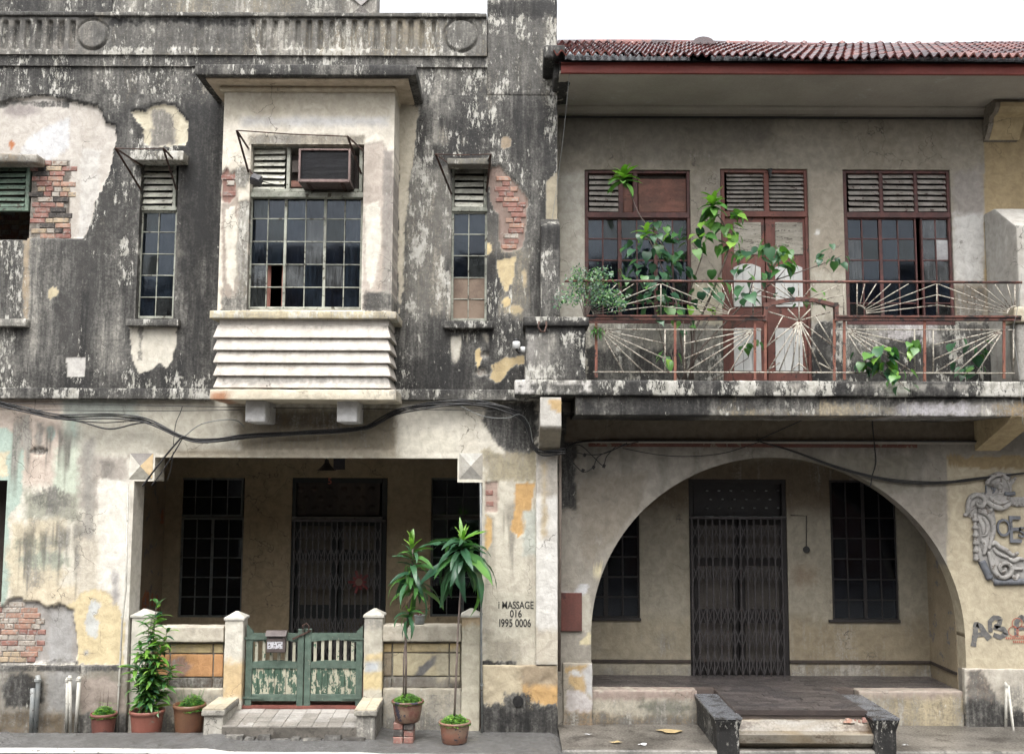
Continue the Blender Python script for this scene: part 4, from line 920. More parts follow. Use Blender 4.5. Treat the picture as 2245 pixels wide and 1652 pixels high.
sheet('frieze', XZ0, XAZ - .001, ZY(121, 620, -.01), ZY(36, 620, -.01), -.01, FZ, PL, HZ, (), .0135, .15, lambda X, Z: flutes(X, Z, [12 + 24.6 * i for i in range(-6, 7)], ((203, 76, 35),), ()))
block('frieze_ledge', XZ0, XAZ - .001, -.05, .5, ZY(36, 620, -.05) + .001, ZY(30, 620, -.05) + .02, Paint((C(120, 115, 105), .9, .3), [], 0, 4), PL, HZ, .012, .06, .006)
block('upstand', XZ0, XAZ - .001, .5, .8, ZY(60, 500, .5), ZY(-60, 500, .5), Paint((C(120, 114, 104), .85, .4), [], .5, 31), PL, HZ, .015, .06, .006)
pblock('window_hood', -120, 336, 82, 356, -.2, .22, Paint((C(170, 150, 120), .5, .4), [], 0, 41), HZ, .03, .03, .008)
f = frame4('window', -120, 358, 64, 462, .02, .045, M['deep_green_frame'], HZ, .06, (-28,))
louvres(f, -20, 364, 54, 455, .03, 7, M['deep_green_frame'])
louvres(f, -110, 364, -32, 455, .03, 7, M['deep_green_frame'])
x0, x1, z0, z1 = R4(-120, 525, 52, 697, .06)
block('apron_panel', x0, x1, .06, .2, z0, z1, Paint((C(190, 192, 192), .75, .1), [pg([(12, 560), (36, 545), (46, 600), (30, 690), (10, 690)], g=1.2, soft=.04, rag=.06), el(5, 590, 8, 30, C(200, 204, 204), .1, soft=.02), el(47, 640, 12, 22, C(200, 206, 206), .1, soft=.02), el(40, 680, 20, 14, C(186, 200, 194), .2, soft=.02)], .06, 115), PL, HZ, .008, .03, .003)
pblock('window_sill', -120, 698, 57, 715, -.1, .3, Paint((C(130, 128, 120), .55, .5), [], 0, 43), HZ, .01, .04, .004)
iw = MB().box(x0, x1, 1.0, 1.1, z0, ZY(460, 0, 1.0) + .3).go('inner_wall', M['brown_paper'], HZ)
bricks(iw, [(-30, 455), (75, 455), (75, 535), (-30, 535)], .985, weights=(6, 1, 4, 1, 0), seed=33, sink=.0)
block('string_course', XZ0, XAZ - .001, -.11, .02, ZY(876, 690, -.11), ZY(852, 690, -.11), SP, PL, HZ, .014, .05, .008)
zd = R4(-200, 1052, 10, 1650, 0); zd = (zd[0], W(6, 1250, 0)[0], -1, zd[3])
zl = sheet('lower_wall', XZ0, XAZ - .0005, zL0, zL1, 0, AL, PL, HZ, [zd], .021, .34)
bricks(zl, [(-40, 1330), (25, 1318), (98, 1336), (102, 1452), (-40, 1452)], 0, pitch=.0625, ln=.2, weights=(3, 2, 6, 1, 0), seed=22, sink=.030)
PZ = Paint((C(146, 138, 124), .45, .25), [bx(0, 1560, 200, 1640, C(120, 104, 80), .5, .2, .015, soft=.03, rag=.05), el(42, 1515, 42, 30, C(84, 74, 58), .8, .4, .02, soft=.02, rag=.04), pg([(10, 1480), (60, 1475), (95, 1500), (100, 1545), (15, 1550)], C(80, 72, 58), .8, .3, .01, soft=.02, rag=.04), bx(100, 1470, 175, 1560, C(150, 148, 144), .3, .15, soft=.04, rag=.05), bx(-100, 1450, 190, 1470, g=.8, soft=.02, rag=.02)], -.05, 92)
pblock('plinth', -360, 1458, 172, 1640, -.05, .09, PZ, HZ, .015, .03, .014)
ST = [worn('rubble_%d' % i, C(*a), C(*b), C(150, 146, 136), 7, .62, .9, .6, dirt=.5) for i, (a, b) in enumerate((((84, 74, 56), (110, 98, 76)), ((112, 106, 100), (136, 130, 122)), ((140, 124, 98), (160, 144, 116))))]
def stone(parent, vx, vy, rx, rz, mi, Y=-.07):
    p = P3(vx, vy, Y); V = []; F = []; R = random.Random(int(vx * 7 + vy)); n, m_ = 12, 6
    for i in range(m_ + 1):
        ph = math.pi * i / m_
        for k in range(n):
            t = 2 * math.pi * k / n; j = 1 + R.uniform(-.13, .13)
            V.append(p + Vector((rx * j * math.sin(ph) ** .7 * math.cos(t), -.014 * math.cos(ph) * R.uniform(.3, 1.5), rz * j * math.sin(ph) ** .7 * math.sin(t))))
    for i in range(m_):
        for k in range(n): F.append((i * n + k, i * n + (k + 1) % n, (i + 1) * n + (k + 1) % n, (i + 1) * n + k))
    const_attr(obj('rubble_stone', V, F, PL, parent, True), (C(96, 86, 66), C(124, 118, 110), C(146, 130, 104))[mi], .55, .25)
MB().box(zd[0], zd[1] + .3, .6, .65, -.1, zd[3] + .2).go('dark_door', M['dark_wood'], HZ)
V = [(XZ0, .221, zU0 - .1), (XAZ, .221, zU0 - .1), (XAZ, 3, zU0 - .1), (XZ0, 3, zU0 - .1), (XZ0, .221, zU1), (XAZ, .221, zU1), (XAZ, 3, zU1), (XZ0, 3, zU1)]
obj('upper_room', V, [(0, 1, 2, 3), (4, 7, 6, 5), (1, 5, 6, 2), (2, 6, 7, 3), (3, 7, 4, 0)], M['room'], HZ)
print('part2 ok')
# ================================================================== the cream shophouse with balcony and arch
YW = 0.50                     # its wall face, set back under the balcony and eaves
XB0 = XAR + .001; XB1 = W(2540, 826, YW)[0]
HB = empty('shophouse', ((XB0 + XB1) / 2, 1.2, 0), 'drab cream shophouse with a rusty balcony over a wide arch and red tiled eaves', 'building')
zS = ZY(915, 1700, YW)        # storey line
BU = Paint((C(158, 149, 131), .16, .04), [
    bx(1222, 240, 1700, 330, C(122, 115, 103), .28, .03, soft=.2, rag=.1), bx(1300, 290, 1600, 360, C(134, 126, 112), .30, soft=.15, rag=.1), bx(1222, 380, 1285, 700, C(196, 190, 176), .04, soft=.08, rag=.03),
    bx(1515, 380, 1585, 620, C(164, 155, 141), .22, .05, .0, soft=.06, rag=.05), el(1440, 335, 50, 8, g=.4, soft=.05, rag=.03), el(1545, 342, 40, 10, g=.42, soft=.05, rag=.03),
    bx(1778, 380, 1852, 600, C(176, 164, 144), .26, .05, .003, soft=.05, rag=.05), pg([(2090, 380), (2160, 360), (2160, 480), (2090, 470)], C(160, 152, 144), .32, .05, .003, soft=.06, rag=.05),
    bx(2090, 470, 2160, 620, C(206, 204, 200), .06, soft=.06, rag=.04), el(1793, 510, 5, 6, C(225, 222, 216), 0, soft=.006, rag=.008),
    bx(2158, 180, 2450, 620, C(176, 152, 104), .12, .03, soft=.006, rag=.004), dr(2158, 400, 2300, 520, g=.4, a=.5),
    bx(1517, 620, 1590, 720, C(214, 204, 178), .05, .02, .005, soft=.01, rag=.03), bx(1285, 706, 1590, 840, C(190, 184, 168), .58, .6, soft=.03, rag=.05), bx(1285, 765, 1590, 840, g=.95, l=.7, soft=.08, rag=.1),
    bx(1778, 590, 1860, 700, C(196, 188, 170), .22, soft=.06, rag=.05), bx(1778, 706, 2260, 845, C(196, 193, 188), .86, .75, soft=.04, rag=.06), bx(1900, 700, 2060, 745, C(206, 200, 200), .55, .5, soft=.05, rag=.1), bx(1780, 780, 2240, 845, g=1.1, l=.7, soft=.05, rag=.1),
    bx(2095, 630, 2160, 700, C(150, 132, 108), .55, soft=.03, rag=.05)], YW, 131)
zR = ZY(238, 1700, YW)
h1 = R4(1282, 372, 1515, 709, YW); h2 = R4(1583, 370, 1777, 900, YW); h2 = (h2[0], h2[1], zS + .3, h2[3]); h3 = R4(1852, 372, 2089, 712, YW)
wallBU = sheet('upper_wall', XB0, XB1, zS + .25, zR + .3, YW, BU, PL, HB, [h1, h2, h3], .024, .2)
# ---- windows and balcony door
MR = M['maroon']; YQ = YW + .05
f1 = frame4('window_frame', 1282, 372, 1515, 709, YQ - .02, .045, MR, HB, .10)
pbox('transom', 1286, 465, 1512, 477, YQ - .03, .10, MR, f1); pbox('post', 1356, 376, 1366, 466, YQ - .012, .08, MR, f1); pbox('post', 1388, 376, 1398, 466, YQ - .01, .08, MR, f1)
louvres(f1, 1292, 382, 1356, 465, YQ, 7, M['dusty_slat'])
pbox('head_gap_board', 1398, 381, 1508, 392, YQ + .06, .01, M['dark_wood'], f1); pbox('board', 1399, 392, 1506, 465, YQ + .03, .015, M['rust_board'], f1); pbox('board', 1366, 408, 1388, 465, YQ + .04, .015, M['rust_board'], f1)
glazed(HB, 1286, 477, 1512, 708, YQ, (1287, 1322, 1359, 1397, 1438, 1476, 1511), (478, 523, 570, 617, 664, 708), MR, M['glass'], .025, .018, (2, 4), alt={(4, 0): M['glass_dirty']})
f3 = frame4('window_frame', 1852, 372, 2089, 712, YQ - .02, .045, MR, HB, .10)
pbox('transom', 1856, 465, 2086, 477, YQ - .03, .10, MR, f3)
for v in (1932, 2008): pbox('post', v - 4, 376, v + 4, 466, YQ - .012, .08, MR, f3)
for a, b in ((1861, 1928), (1937, 2004), (2013, 2081)): louvres(f3, a, 380, b, 465, YQ, 7, M['dusty_slat'])
glazed(HB, 1856, 477, 2012, 711, YQ, (1857, 1893, 1933, 1972, 2011), (478, 523, 570, 617, 664, 711), MR, M['glass'], .022, .016, (2,), alt={(0, 1): M['glass_dirty'], (0, 2): M['glass_dirty']})
sash = glazed(HB, 2022, 477, 2086, 711, YQ - .01, (2022, 2055, 2086), (478, 523, 570, 617, 664, 711), MR, M['glass_dirty'], .022, .016, (), alt={(1, 1): M['paper'], (0, 3): M['glass'], (1, 3): M['glass'], (0, 4): M['glass'], (1, 4): M['glass']})
fd = frame4('door_frame', 1583, 370, 1777, 845, YQ - .02, .05, M['door_brown'], HB, .10)
pbox('transom', 1589, 463, 1771, 475, YQ - .03, .1, M['door_brown'], fd); pbox('post', 1675, 376, 1686, 464, YQ - .012, .08, M['door_brown'], fd)
for a, b in ((1594, 1674), (1687, 1766)): louvres(fd, a, 379, b, 463, YQ, 9, M['dusty_slat'])
for l_, r_ in ((1590, 1679), (1681, 1770)):
    dl = pbox('door_leaf', l_, 475, r_, 845, YQ + .01, .04, M['door_brown'], HB)
    pbox('upper_panel', l_ + 19, 487, r_ - 10, 558, YQ - .002, .016, M['door_grey'], dl)
    for t_, b_ in ((578, 672), (719, 813)):
        x0, x1, z0, z1 = R4(l_ + 19, t_, r_ - 10, b_, YQ - .002); nb_ = 3
        for i in range(nb_):
            a, b = x0 + (x1 - x0) * i / nb_ + .002, x0 + (x1 - x0) * (i + 1) / nb_ - .002
            if t_ < 600:
                q = [(a, z0), (b, z0), (b, z1 - .05 * abs((b - (x0 + x1) / 2) / (x1 - x0) * 2) ** 3), (a, z1 - .05 * abs((a - (x0 + x1) / 2) / (x1 - x0) * 2) ** 3)]
                MB().prism(q, YQ - .004, YQ + .012).go('panel_board', M['door_white'], dl)
            else: MB().bbox(a, b, YQ - .004, YQ + .012, z0, z1, .003).go('panel_board', M['door_white'], dl)
bb = P3(1688, 371, YQ - .05); MB().add([bb + Vector(v) for v in ((-.05, 0, 0), (.04, 0, 0), (.05, .03, .03), (-.02, .03, .06), (-.06, .03, .02))], [(0, 1, 2, 3, 4)]).tube([bb, bb + Vector((0, -.02, -.12))], [.03, .01], 6).go('clump_of_debris', M['black'], fd)
# ---- eaves: soffit, cornice, fascia
xe0 = W(1226, 150, -.6)[0]
ES = worn('stained_eave_plaster', C(184, 175, 158), C(192, 183, 166), C(200, 193, 182), 2.0, .66, .9, .25, (1, 1, 1), dirt=.18)
zE = ZY(161, 1740, -.62)
MB().box(XB0, XB1, -.60, YW + .2, zE - .0, zE + .03).go('eave_soffit', ES, HB)
MB().prismx([(YW - .10, zE - .002), (YW - .10, zE - .03), (YW - .065, zE - .045), (YW - .05, zE - .09), (YW - .02, zE - .10), (YW - .001, zE - .125), (YW - .001, zE - .002)], XB0, XB1).go('eave_cornice', ES, HB)
MB().box(XB0, XB1, YW, YW + .2, zR + .28, zE).go('wall_head', ES, HB)
zF1 = ZY(121, 1740, -.68)
MB().bbox(W(1230, 148, -.62)[0], XB1, -.64, -.60, zE - .012, zE + .115).go('fascia_board', M['fascia'], HB)
MB().box(XB0, XB1, -.59, -.5, zE + .031, zE + .16).go('eave_shade_strip', M['black'], HB)  # black strip in place of the shade between fascia and tile edge
MB().tube([(W(1224, 243, YW)[0], YW - .06, zE - .142), (W(2150, 243, YW)[0], YW - .06, zE - .142)], .016, 6).go('eave_dark_tube', M['black'], HB)  # thin black tube making the dark line below the cornice
# ---- roof tiles: wavy, wet, each one a piece
zEv = ZY(126, 1740, -.80); SLP, YRD = .505, 1.42; SL = math.atan(SLP); TW, TL = .2, .31
def tile_mesh(name, mat):
    V = []; F = []; n = 12
    for j, (yy, up) in enumerate(((-.0, .034), (TL + .05, .0))):
        for i in range(n + 1):
            x = (TW + .012) * i / n; z = .027 * math.cos(4 * math.pi * x / TW + .4); V.append((x, yy, z + up))
    V += [(x, y, z - .022) for x, y, z in V[:n + 1]]
    F = [(i, i + 1, n + 2 + i, n + 1 + i) for i in range(n)] + [(2 * n + 2 + i, 2 * n + 3 + i, i + 1, i) for i in range(n)]
    return mesh(name, V, F, mat, False)
TM = [tile_mesh('roof_tile', M[k]) for k in ('tile_red', 'tile_dark', 'tile_orange')]
ncol = int((XB1 - XB0) / TW) + 1; nrow = 8; RT = []
roof = MB().add([(XB0 - .05, -.68, zEv - .03), (XB1, -.68, zEv - .03), (XB1, YRD, zEv - .03 + (YRD + .68) * SLP), (XB0 - .05, YRD, zEv - .03 + (YRD + .68) * SLP), (XB1, 5.6, zEv - .5), (XB0 - .05, 5.6, zEv - .5)], [(0, 1, 2, 3), (3, 2, 4, 5)]).go('roof', M['tile_dark'], HB)
R = random.Random(5)
for rw in range(nrow):
    for cc in range(ncol):
        x = XB0 - .08 + cc * TW; s = rw * TL - .02; sag = .02 * math.sin(x * 1.3) + .012 * math.sin(x * 3.1)
        mt = Matrix.Translation((x, -.80 + s * math.cos(SL), zEv + s * math.sin(SL) + sag)) @ Matrix.Rotation(SL + R.uniform(-.012, .012), 4, 'X') @ Matrix.Rotation(R.uniform(-.012, .012), 4, 'Z')
        tm = TM[R.choices((0, 1, 2), (5, 4, 3))[0]]
        inst('roof_tile', tm, roof, mt)
yr = YRD + .05; zr = zEv + (YRD + .80) * SLP + .0
for i in range(30):
    x = XB0 + .05 + i * .262
    if x > XB1: break
    o = MB().tube([(x, yr, zr + .03 + .02 * math.sin(x)), (x + .262, yr, zr + .03 + .02 * math.sin(x + .26))], .05, 8).tube([(x, yr, zr + .035), (x + .03, yr - .005, zr + .08)], [.06, .03], 8).go('ridge_tile', M[R.choice(('tile_dark', 'tile_red', 'tile_orange'))], roof)
pv = P3(1540, 100, .9); zz = zEv + (.9 + .80) * SLP
MB().prism([(pv.x + .15 * math.cos(t), zz + .02 + .10 * math.sin(t)) for t in np.linspace(0, math.pi, 9)], .82, 1.2).go('roof_vent', M['tile_dark'], roof)
px = W(1215, 115, -.62)[0]
block('roof_kneeler', px - .12, px + .13, -.62, .2, ZY(128, 1215, -.62), ZY(97, 1215, -.62), Paint((C(90, 84, 80), 1.0, .3), [], 0, 7), PL, HB, .03, .05, .012)
block('party_corbel', XAR - .06, XAR + .16, -.45, YW, ZY(172, 1225, -.45), ZY(128, 1225, -.45) , Paint((C(90, 84, 80), .9, .3), [], 0, 8), PL, HB, .04, .05, .012)
# ---- scroll bracket at the right party line
YL = C(206, 182, 130)
xk = W(2152, 240, YW)[0]; xk2 = xk + .42
prof = [(YW, 0), (YW - .04, .02), (YW - .10, .14), (YW - .17, .28), (YW - .19, .40), (YW - .30, .44), (YW - .36, .52), (YW - .37, .60), (YW - .33, .68), (YW, .68)]
zk = ZY(312, 2165, YW)
const_attr(MB().prismx([(a, zk + b * (zE - zk) / .68) for a, b in prof], xk, xk2).go('scroll_bracket', PL, HB), C(150, 138, 120), .35, .05)
const_attr(MB().prismx([(a - .012, zk + b * (zE - zk) / .68) for a, b in prof[1:-2]] + [(YW - .02, zk + .6 * (zE - zk) / .68), (YW - .02, zk + .05)], xk + .06, xk2 + .01).go('bracket_face', PL, HB), YL, .1, .02)
# ---- balcony: slab, beam, dividers
YS = -.50
BS = Paint((C(176, 170, 158), 1.0, .95), [bx(1100, 830, 1300, 875, C(206, 202, 196), .42, .5, soft=.05, rag=.06), bx(1300, 826, 2300, 840, g=.85, soft=.03), bx(1100, 862, 2300, 880, g=1.0, soft=.03), dr(1130, 836, 2260, 880, g=.9, a=.8, f=14), dr(1600, 836, 2260, 868, C(205, 200, 192), .15, a=.5, f=9)], YS, 141)
x0 = W(1128, 850, YS)[0]
block('balcony_slab', x0, XB1, YS, YW + .02, ZY(868, 1700, YS), ZY(834, 1700, YS), BS, PL, HB, .018, .028, .008)
BB = Paint((C(150, 138, 112), .85, .45), [bx(1270, 880, 1560, 915, C(96, 78, 60), 1.0, .2, soft=.05, rag=.08), bx(1560, 895, 1800, 915, C(170, 154, 120), .62, .5, soft=.03, rag=.05), bx(1800, 885, 2010, 915, C(176, 160, 126), .55, .4, soft=.04, rag=.06), bx(1960, 880, 2190, 915, C(176, 172, 176), .5, .6, soft=.04, rag=.06), bx(2180, 880, 2300, 915, C(190, 156, 96), .55, .2, soft=.04, rag=.05)], YS + .06, 143)
block('balcony_beam', W(1262, 895, YS + .06)[0], XB1, YS + .06, YW + .01, ZY(911, 1700, YS + .06), ZY(868, 1700, YS) + .001, BB, PL, HB, .012, .03, .008)
# end bracket on the party pilaster
KP = Paint((C(198, 194, 186), .30, .15), [pg([(1205, 876), (1256, 872), (1262, 892), (1240, 905), (1222, 905), (1204, 890)], C(200, 166, 104), .2, .1, soft=.008, rag=.02), bx(1180, 935, 1250, 1000, C(160, 150, 130), .2, soft=.02)], YS + .02, 145)
xa, xb = W(1184, 900, YS + .02)[0], W(1231, 900, YS + .02)[0]
zt, zm, zb = ZY(870, 1215, YS + .02), ZY(936, 1215, YS + .02), ZY(988, 1200, -.06)
def taper(P):
    P = P.copy(); k = np.clip((zm - P[:, 2]) / (zm - zb), 0, 1); P[:, 1] = np.maximum(P[:, 1], (YS + .02) + (k * ((-.07) - (YS + .02)))); return P
block('balcony_bracket', xa, xb, YS + .02, 0.0, zb, zt, KP, PL, HB, .01, .03, .004, None, taper)
x2 = W(2196, 950, -.2)[0]
const_attr(MB().prismx([(YW, ZY(988, 2200, YW)), (-.35, ZY(925, 2200, YS)), (YS + .03, ZY(912, 2200, YS)), (YW, ZY(905, 2200, YW))], x2, x2 + .3).go('balcony_bracket', PL, HB), YL, .2, .05)
# corner pier of the balcony and coping
CP = Paint((C(140, 136, 130), .98, .85), [bx(1150, 700, 1290, 735, g=1.15, l=.1, soft=.05, rag=.04), bx(1150, 730, 1215, 835, C(150, 146, 140), .55, .75, soft=.05, rag=.05), bx(1225, 730, 1290, 835, g=1.0, l=.85, soft=.05, rag=.04)], YS + .04, 147)
zsl = ZY(834, 1700, YS) - .002
x0, x1, z0, z1 = R4(1152, 712, 1284, 836, YS + .04); block('balcony_pier', x0, x1, YS + .04, .0, zsl, z1, CP, PL, HB, .012, .022, .006)
x0, x1, z0, z1 = R4(1147, 694, 1292, 714, YS); block('balcony_pier_cap', x0, x1, YS, .02, z0, z1, Paint((C(150, 144, 130), .8, .75), [bx(1140, 706, 1300, 720, g=1.2, l=0)], YS, 148), PL, HB, .012, .03, .006)
x0, x1, z0, z1 = R4(1186, 495, 1228, 696, -.3)
def slope(P):
    P = P.copy(); k = np.clip((P[:, 1] + .30) / .8, 0, 1); top = np.clip((P[:, 2] - (z1 - .35)) / .35, 0, 1); P[:, 2] += top * k * .42; return P
block('balcony_divider', x0, x1, -.30, YW, z0, z1, Paint((C(140, 134, 124), .8, .8), [bx(1180, 490, 1232, 545, g=1.15, l=.15, soft=.03, rag=.03)], -.3, 149), PL, HB, .015, .03, .006, None, slope)
x0 = W(2162, 600, YW)[0]; z1 = ZY(470, 2190, YW)
def slope2(P):
    P = P.copy(); k = np.clip((YW - .28 - P[:, 1]) / .5, 0, 1); top = np.clip((P[:, 2] - (z1 - .8)) / .8, 0, 1); P[:, 2] -= top * k * .34; return P
block('balcony_divider', x0, x0 + .42, YS + .2, YW, zsl, z1, Paint((C(186, 182, 174), .22, .15), [bx(2230, 440, 2300, 860, g=.7, l=.4, soft=.15, rag=.1)], YW, 151), PL, HB, .015, .04, .005, None, slope2)
x0, x1, z0, z1 = R4(2232, 705, 2330, 836, YS + .1); block('balcony_post', x0, x1, YS + .1, YS + .32, zsl, z1, Paint((C(170, 166, 158), .5, .5), [], 0, 153), PL, HB, .05, .03, .006)
x0, x1, z0, z1 = R4(2225, 672, 2335, 706, YS + .06); block('balcony_post_cap', x0, x1, YS + .06, YS + .36, z0, z1, Paint((C(190, 178, 150), .35, .4), [], 0, 155), PL, HB, .02, .03, .006)

# ================================================================== balcony railing
YR = -.42
RL = empty('balcony_railing', P3(1750, 834, YR), 'rusty balcony railing with flaking white sunburst bars', 'railing')
def rod(pts, r, mat, name, n=6): return MB().tube([P3(x, y, YR) for x, y in pts], r, n).go(name, mat, RL, True)
rod([(1238, 616), (1450, 616), (1700, 617), (1960, 618), (2240, 619)], .016, M['rail_red'], 'top_rail', 8)
def hb(x0_, x1_, y, hgt=.058, dpt=.06, nm='main_rail'):
    a, b = P3(x0_, y, YR), P3(x1_, y + (x1_ - x0_) * .002, YR)
    MB().bar(a, b, hgt, dpt).bar(a + Vector((0, -.036, .014)), b + Vector((0, -.036, .014)), .016, .02).go(nm, M['rail_red'], RL)
hb(1286, 1676, 696); hb(1832, 2236, 697)
MB().bar(P3(1676, 704, YR), P3(1678, 664, YR), .045, .07, (0, -1, 0)).go('rail_knee', M['rail_red'], RL); MB().bar(P3(1833, 704, YR), P3(1832, 664, YR), .045, .07, (0, -1, 0)).go('rail_knee', M['rail_red'], RL)
m = MB(); ap = [P3(1672 + 165 * i / 10, 672 - 16 * math.sin(math.pi * i / 10), YR) for i in range(11)]
for a, b in zip(ap[:-1], ap[1:]): m.bar(a, b + (b - a) * .05, .045, .06)
m.go('arched_rail', M['rail_red'], RL)
rod([(1300, 815), (1700, 816), (2225, 818)], .009, M['rail_white'], 'bottom_rail')
for a, b in ((1308, 1670), (1838, 2224)): rod([(a, 722), (b, 723)], .008, M['rail_white'], 'panel_rail')
for x, y0_, y1_ in ((1307, 705, 819), (1480, 700, 826), (1655, 705, 824), (1678, 700, 824), (1829, 700, 826), (1851, 703, 824), (2027, 703, 828), (2201, 703, 822)):
    MB().bar(P3(x, y0_, YR), P3(x, y1_ + 8, YR), .030, .014, (0, -1, 0)).go('post', M['rail_post'], RL)
for x in (1458, 1501, 2005, 2046, 2222): rod([(x, 722), (x, 816)], .009, M['rail_white'], 'upright')
for x in (1449, 1651, 1850, 1879, 2054, 2225): rod([(x, 622), (x, 690)], .0075, M['rail_white'], 'upright')
def fan(c, ends, r0, rr=.0062):
    for e in ends:
        d = math.hypot(e[0] - c[0], e[1] - c[1]); k = r0 / d
        rod([(c[0] + (e[0] - c[0]) * k, c[1] + (e[1] - c[1]) * k), e], rr, M['rail_white'], 'ray', 5)
def arcrod(c, r, a0, a1): rod([(c[0] + r * math.cos(t), c[1] - r * math.sin(t)) for t in np.linspace(a0, a1, 9)], .010, M['rail_white'], 'hub_arc', 5)
fan((1284, 690), ((1353, 622), (1390, 622), (1447, 622), (1449, 647), (1449, 670)), 20); arcrod((1284, 690), 17, 0, 1.6)
fan((1611, 690), ((1451, 622), (1451, 647), (1451, 671), (1524, 622), (1550, 622), (1581, 622), (1604, 622)), 18); arcrod((1611, 690), 15, 1.5, 3.14)
fan((1751, 664), ((1652, 630), (1652, 646), (1653, 672), (1712, 622), (1690, 622), (1751, 622), (1785, 622), (1846, 622), (1850, 647), (1850, 672)), 12); arcrod((1751, 664), 13, .3, 2.84)
fan((1880, 689), ((1896, 622), (1921, 622), (1953, 622), (1992, 622), (2052, 622), (2054, 646), (2054, 669)), 21); arcrod((1880, 689), 20, 0, 1.57)
fan((2226, 689), ((2208, 622), (2180, 622), (2148, 622), (2112, 622), (2056, 622), (2056, 646), (2056, 669)), 18); arcrod((2226, 689), 18, 1.57, 3.14)
fan((1314, 722), ((1367, 815), (1411, 815), (1456, 815), (1458, 786), (1458, 753)), 8, .0085)
fan((1655, 722), ((1600, 815), (1552, 815), (1503, 815), (1501, 786), (1501, 753)), 8, .0085)
fan((1853, 722), ((1911, 816), (1962, 816), (2003, 816), (2005, 786), (2005, 755)), 8, .0085)
fan((2200, 722), ((2142, 817), (2096, 817), (2050, 817), (2046, 788), (2046, 756)), 8, .0085)
fan((1752, 703), ((1684, 683), (1727, 677), (1752, 662), (1777, 677), (1819, 684), (1680, 760), (1682, 815), (1708, 815), (1735, 815), (1752, 815), (1772, 815), (1801, 815), (1825, 815), (1828, 759)), 3, .0085)
for a, b in (((1716, 693), (1682, 758)), ((1788, 694), (1827, 757)), ((1735, 813), (1752, 796)), ((1772, 813), (1752, 796)), ((1682, 812), (1710, 795)), ((1826, 812), (1795, 795))): rod([a, b], .008, M['rail_white'], 'brace', 5)
hk = empty('iron_hook', P3(1190, 706, YS - .01), 'rusty iron hook bent under the balcony pier cap', 'hook')
MB().tube([P3(1182, 705, YS - .015), P3(1180, 716, YS - .04), P3(1186, 727, YS - .05), P3(1194, 727, YS - .04), P3(1198, 714, YS - .02), P3(1197, 702, YS + .02)], .012, 6).go('hook_rod', M['iron'], hk, True)
# ---- lamp / insulator on the pier
ins = empty('wall_insulator', P3(1140, 760, YS), 'white porcelain insulator with black fittings on the blackened balcony pier', 'insulator')
pc = P3(1132, 756, YS + .0)
MB().lathe(pc, [(.03, -.045), (.042, -.04), (.045, .03), (.038, .04)], 14, True).go('porcelain', M['door_white'], ins, True)
MB().lathe(pc + Vector((0, 0, .04)), [(.036, 0), (.042, .01), (.036, .03)], 14, True).tube([pc + Vector((0, 0, -.045)), pc + Vector((.03, .0, -.09)), P3(1152, 762, YS + .05)], .018, 6).go('fitting', M['black'], ins, True)
MB().lathe(P3(1146, 766, YS + .02), [(.02, -.03), (.03, -.028), (.03, .03), (.02, .032)], 12, True).go('porcelain', M['door_white'], ins, True)

# ================================================================== arch wall
ARX = W(1706, 1200, YW)[0]; xl_, xr_ = W(1296, 1395, YW)[0], W(2116, 1395, YW)[0]; ARa = (xr_ - xl_) / 2; ARX = (xl_ + xr_) / 2
zSp = ZY(1395, 1706, YW); zTp = ZY(1002, 1706, YW); ARb = zTp - zSp
AW = Paint((C(160, 153, 140), .24, .06), [dr(1262, 925, 2070, 1130, C(120, 114, 102), .5, .05, .55, 7), 
    bx(1230, 915, 1420, 970, C(158, 150, 136), .12, soft=.02, rag=.04), bx(1230, 1280, 1290, 1340, C(205, 205, 208), .05, .0, soft=.008, rag=.01), bx(1230, 1090, 1265, 1300, C(160, 152, 138), .35, soft=.04, rag=.04),
    bx(1225, 905, 1262, 1120, C(90, 82, 66), .85, .25, soft=.04, rag=.05), pg([(1270, 1050), (1420, 1030), (1400, 1110), (1330, 1200), (1280, 1250)], C(146, 136, 120), .24, .05, .003, soft=.05, rag=.05), el(1335, 1090, 30, 14, g=.45, soft=.03, rag=.05), el(1310, 1182, 16, 12, g=.5, soft=.03, rag=.04),
    pg([(1300, 1245), (1322, 1235), (1316, 1262), (1302, 1264)], C(216, 202, 158), .03, soft=.005, rag=.008), pg([(1268, 1410), (1285, 1392), (1295, 1376), (1296, 1410), (1285, 1414)], C(218, 204, 158), .03, soft=.005, rag=.008), bx(1270, 1300, 1296, 1380, C(190, 184, 166), .1, soft=.01),
    bx(2076, 1010, 2450, 1470, C(196, 182, 150), .14, .04, soft=.006, rag=.004), pg([(2080, 1000), (2250, 1000), (2250, 1030), (2080, 1020)], C(170, 146, 98), .1, soft=.01), bx(1900, 1080, 2076, 1200, C(150, 142, 130), .14, soft=.06, rag=.04),
    bx(1240, 915, 2180, 968, C(126, 113, 92), .2, soft=.02, rag=.02), bx(1640, 1000, 2000, 1080, C(136, 130, 114), .22, soft=.06, rag=.05)], YW, 161)
zG = -.1
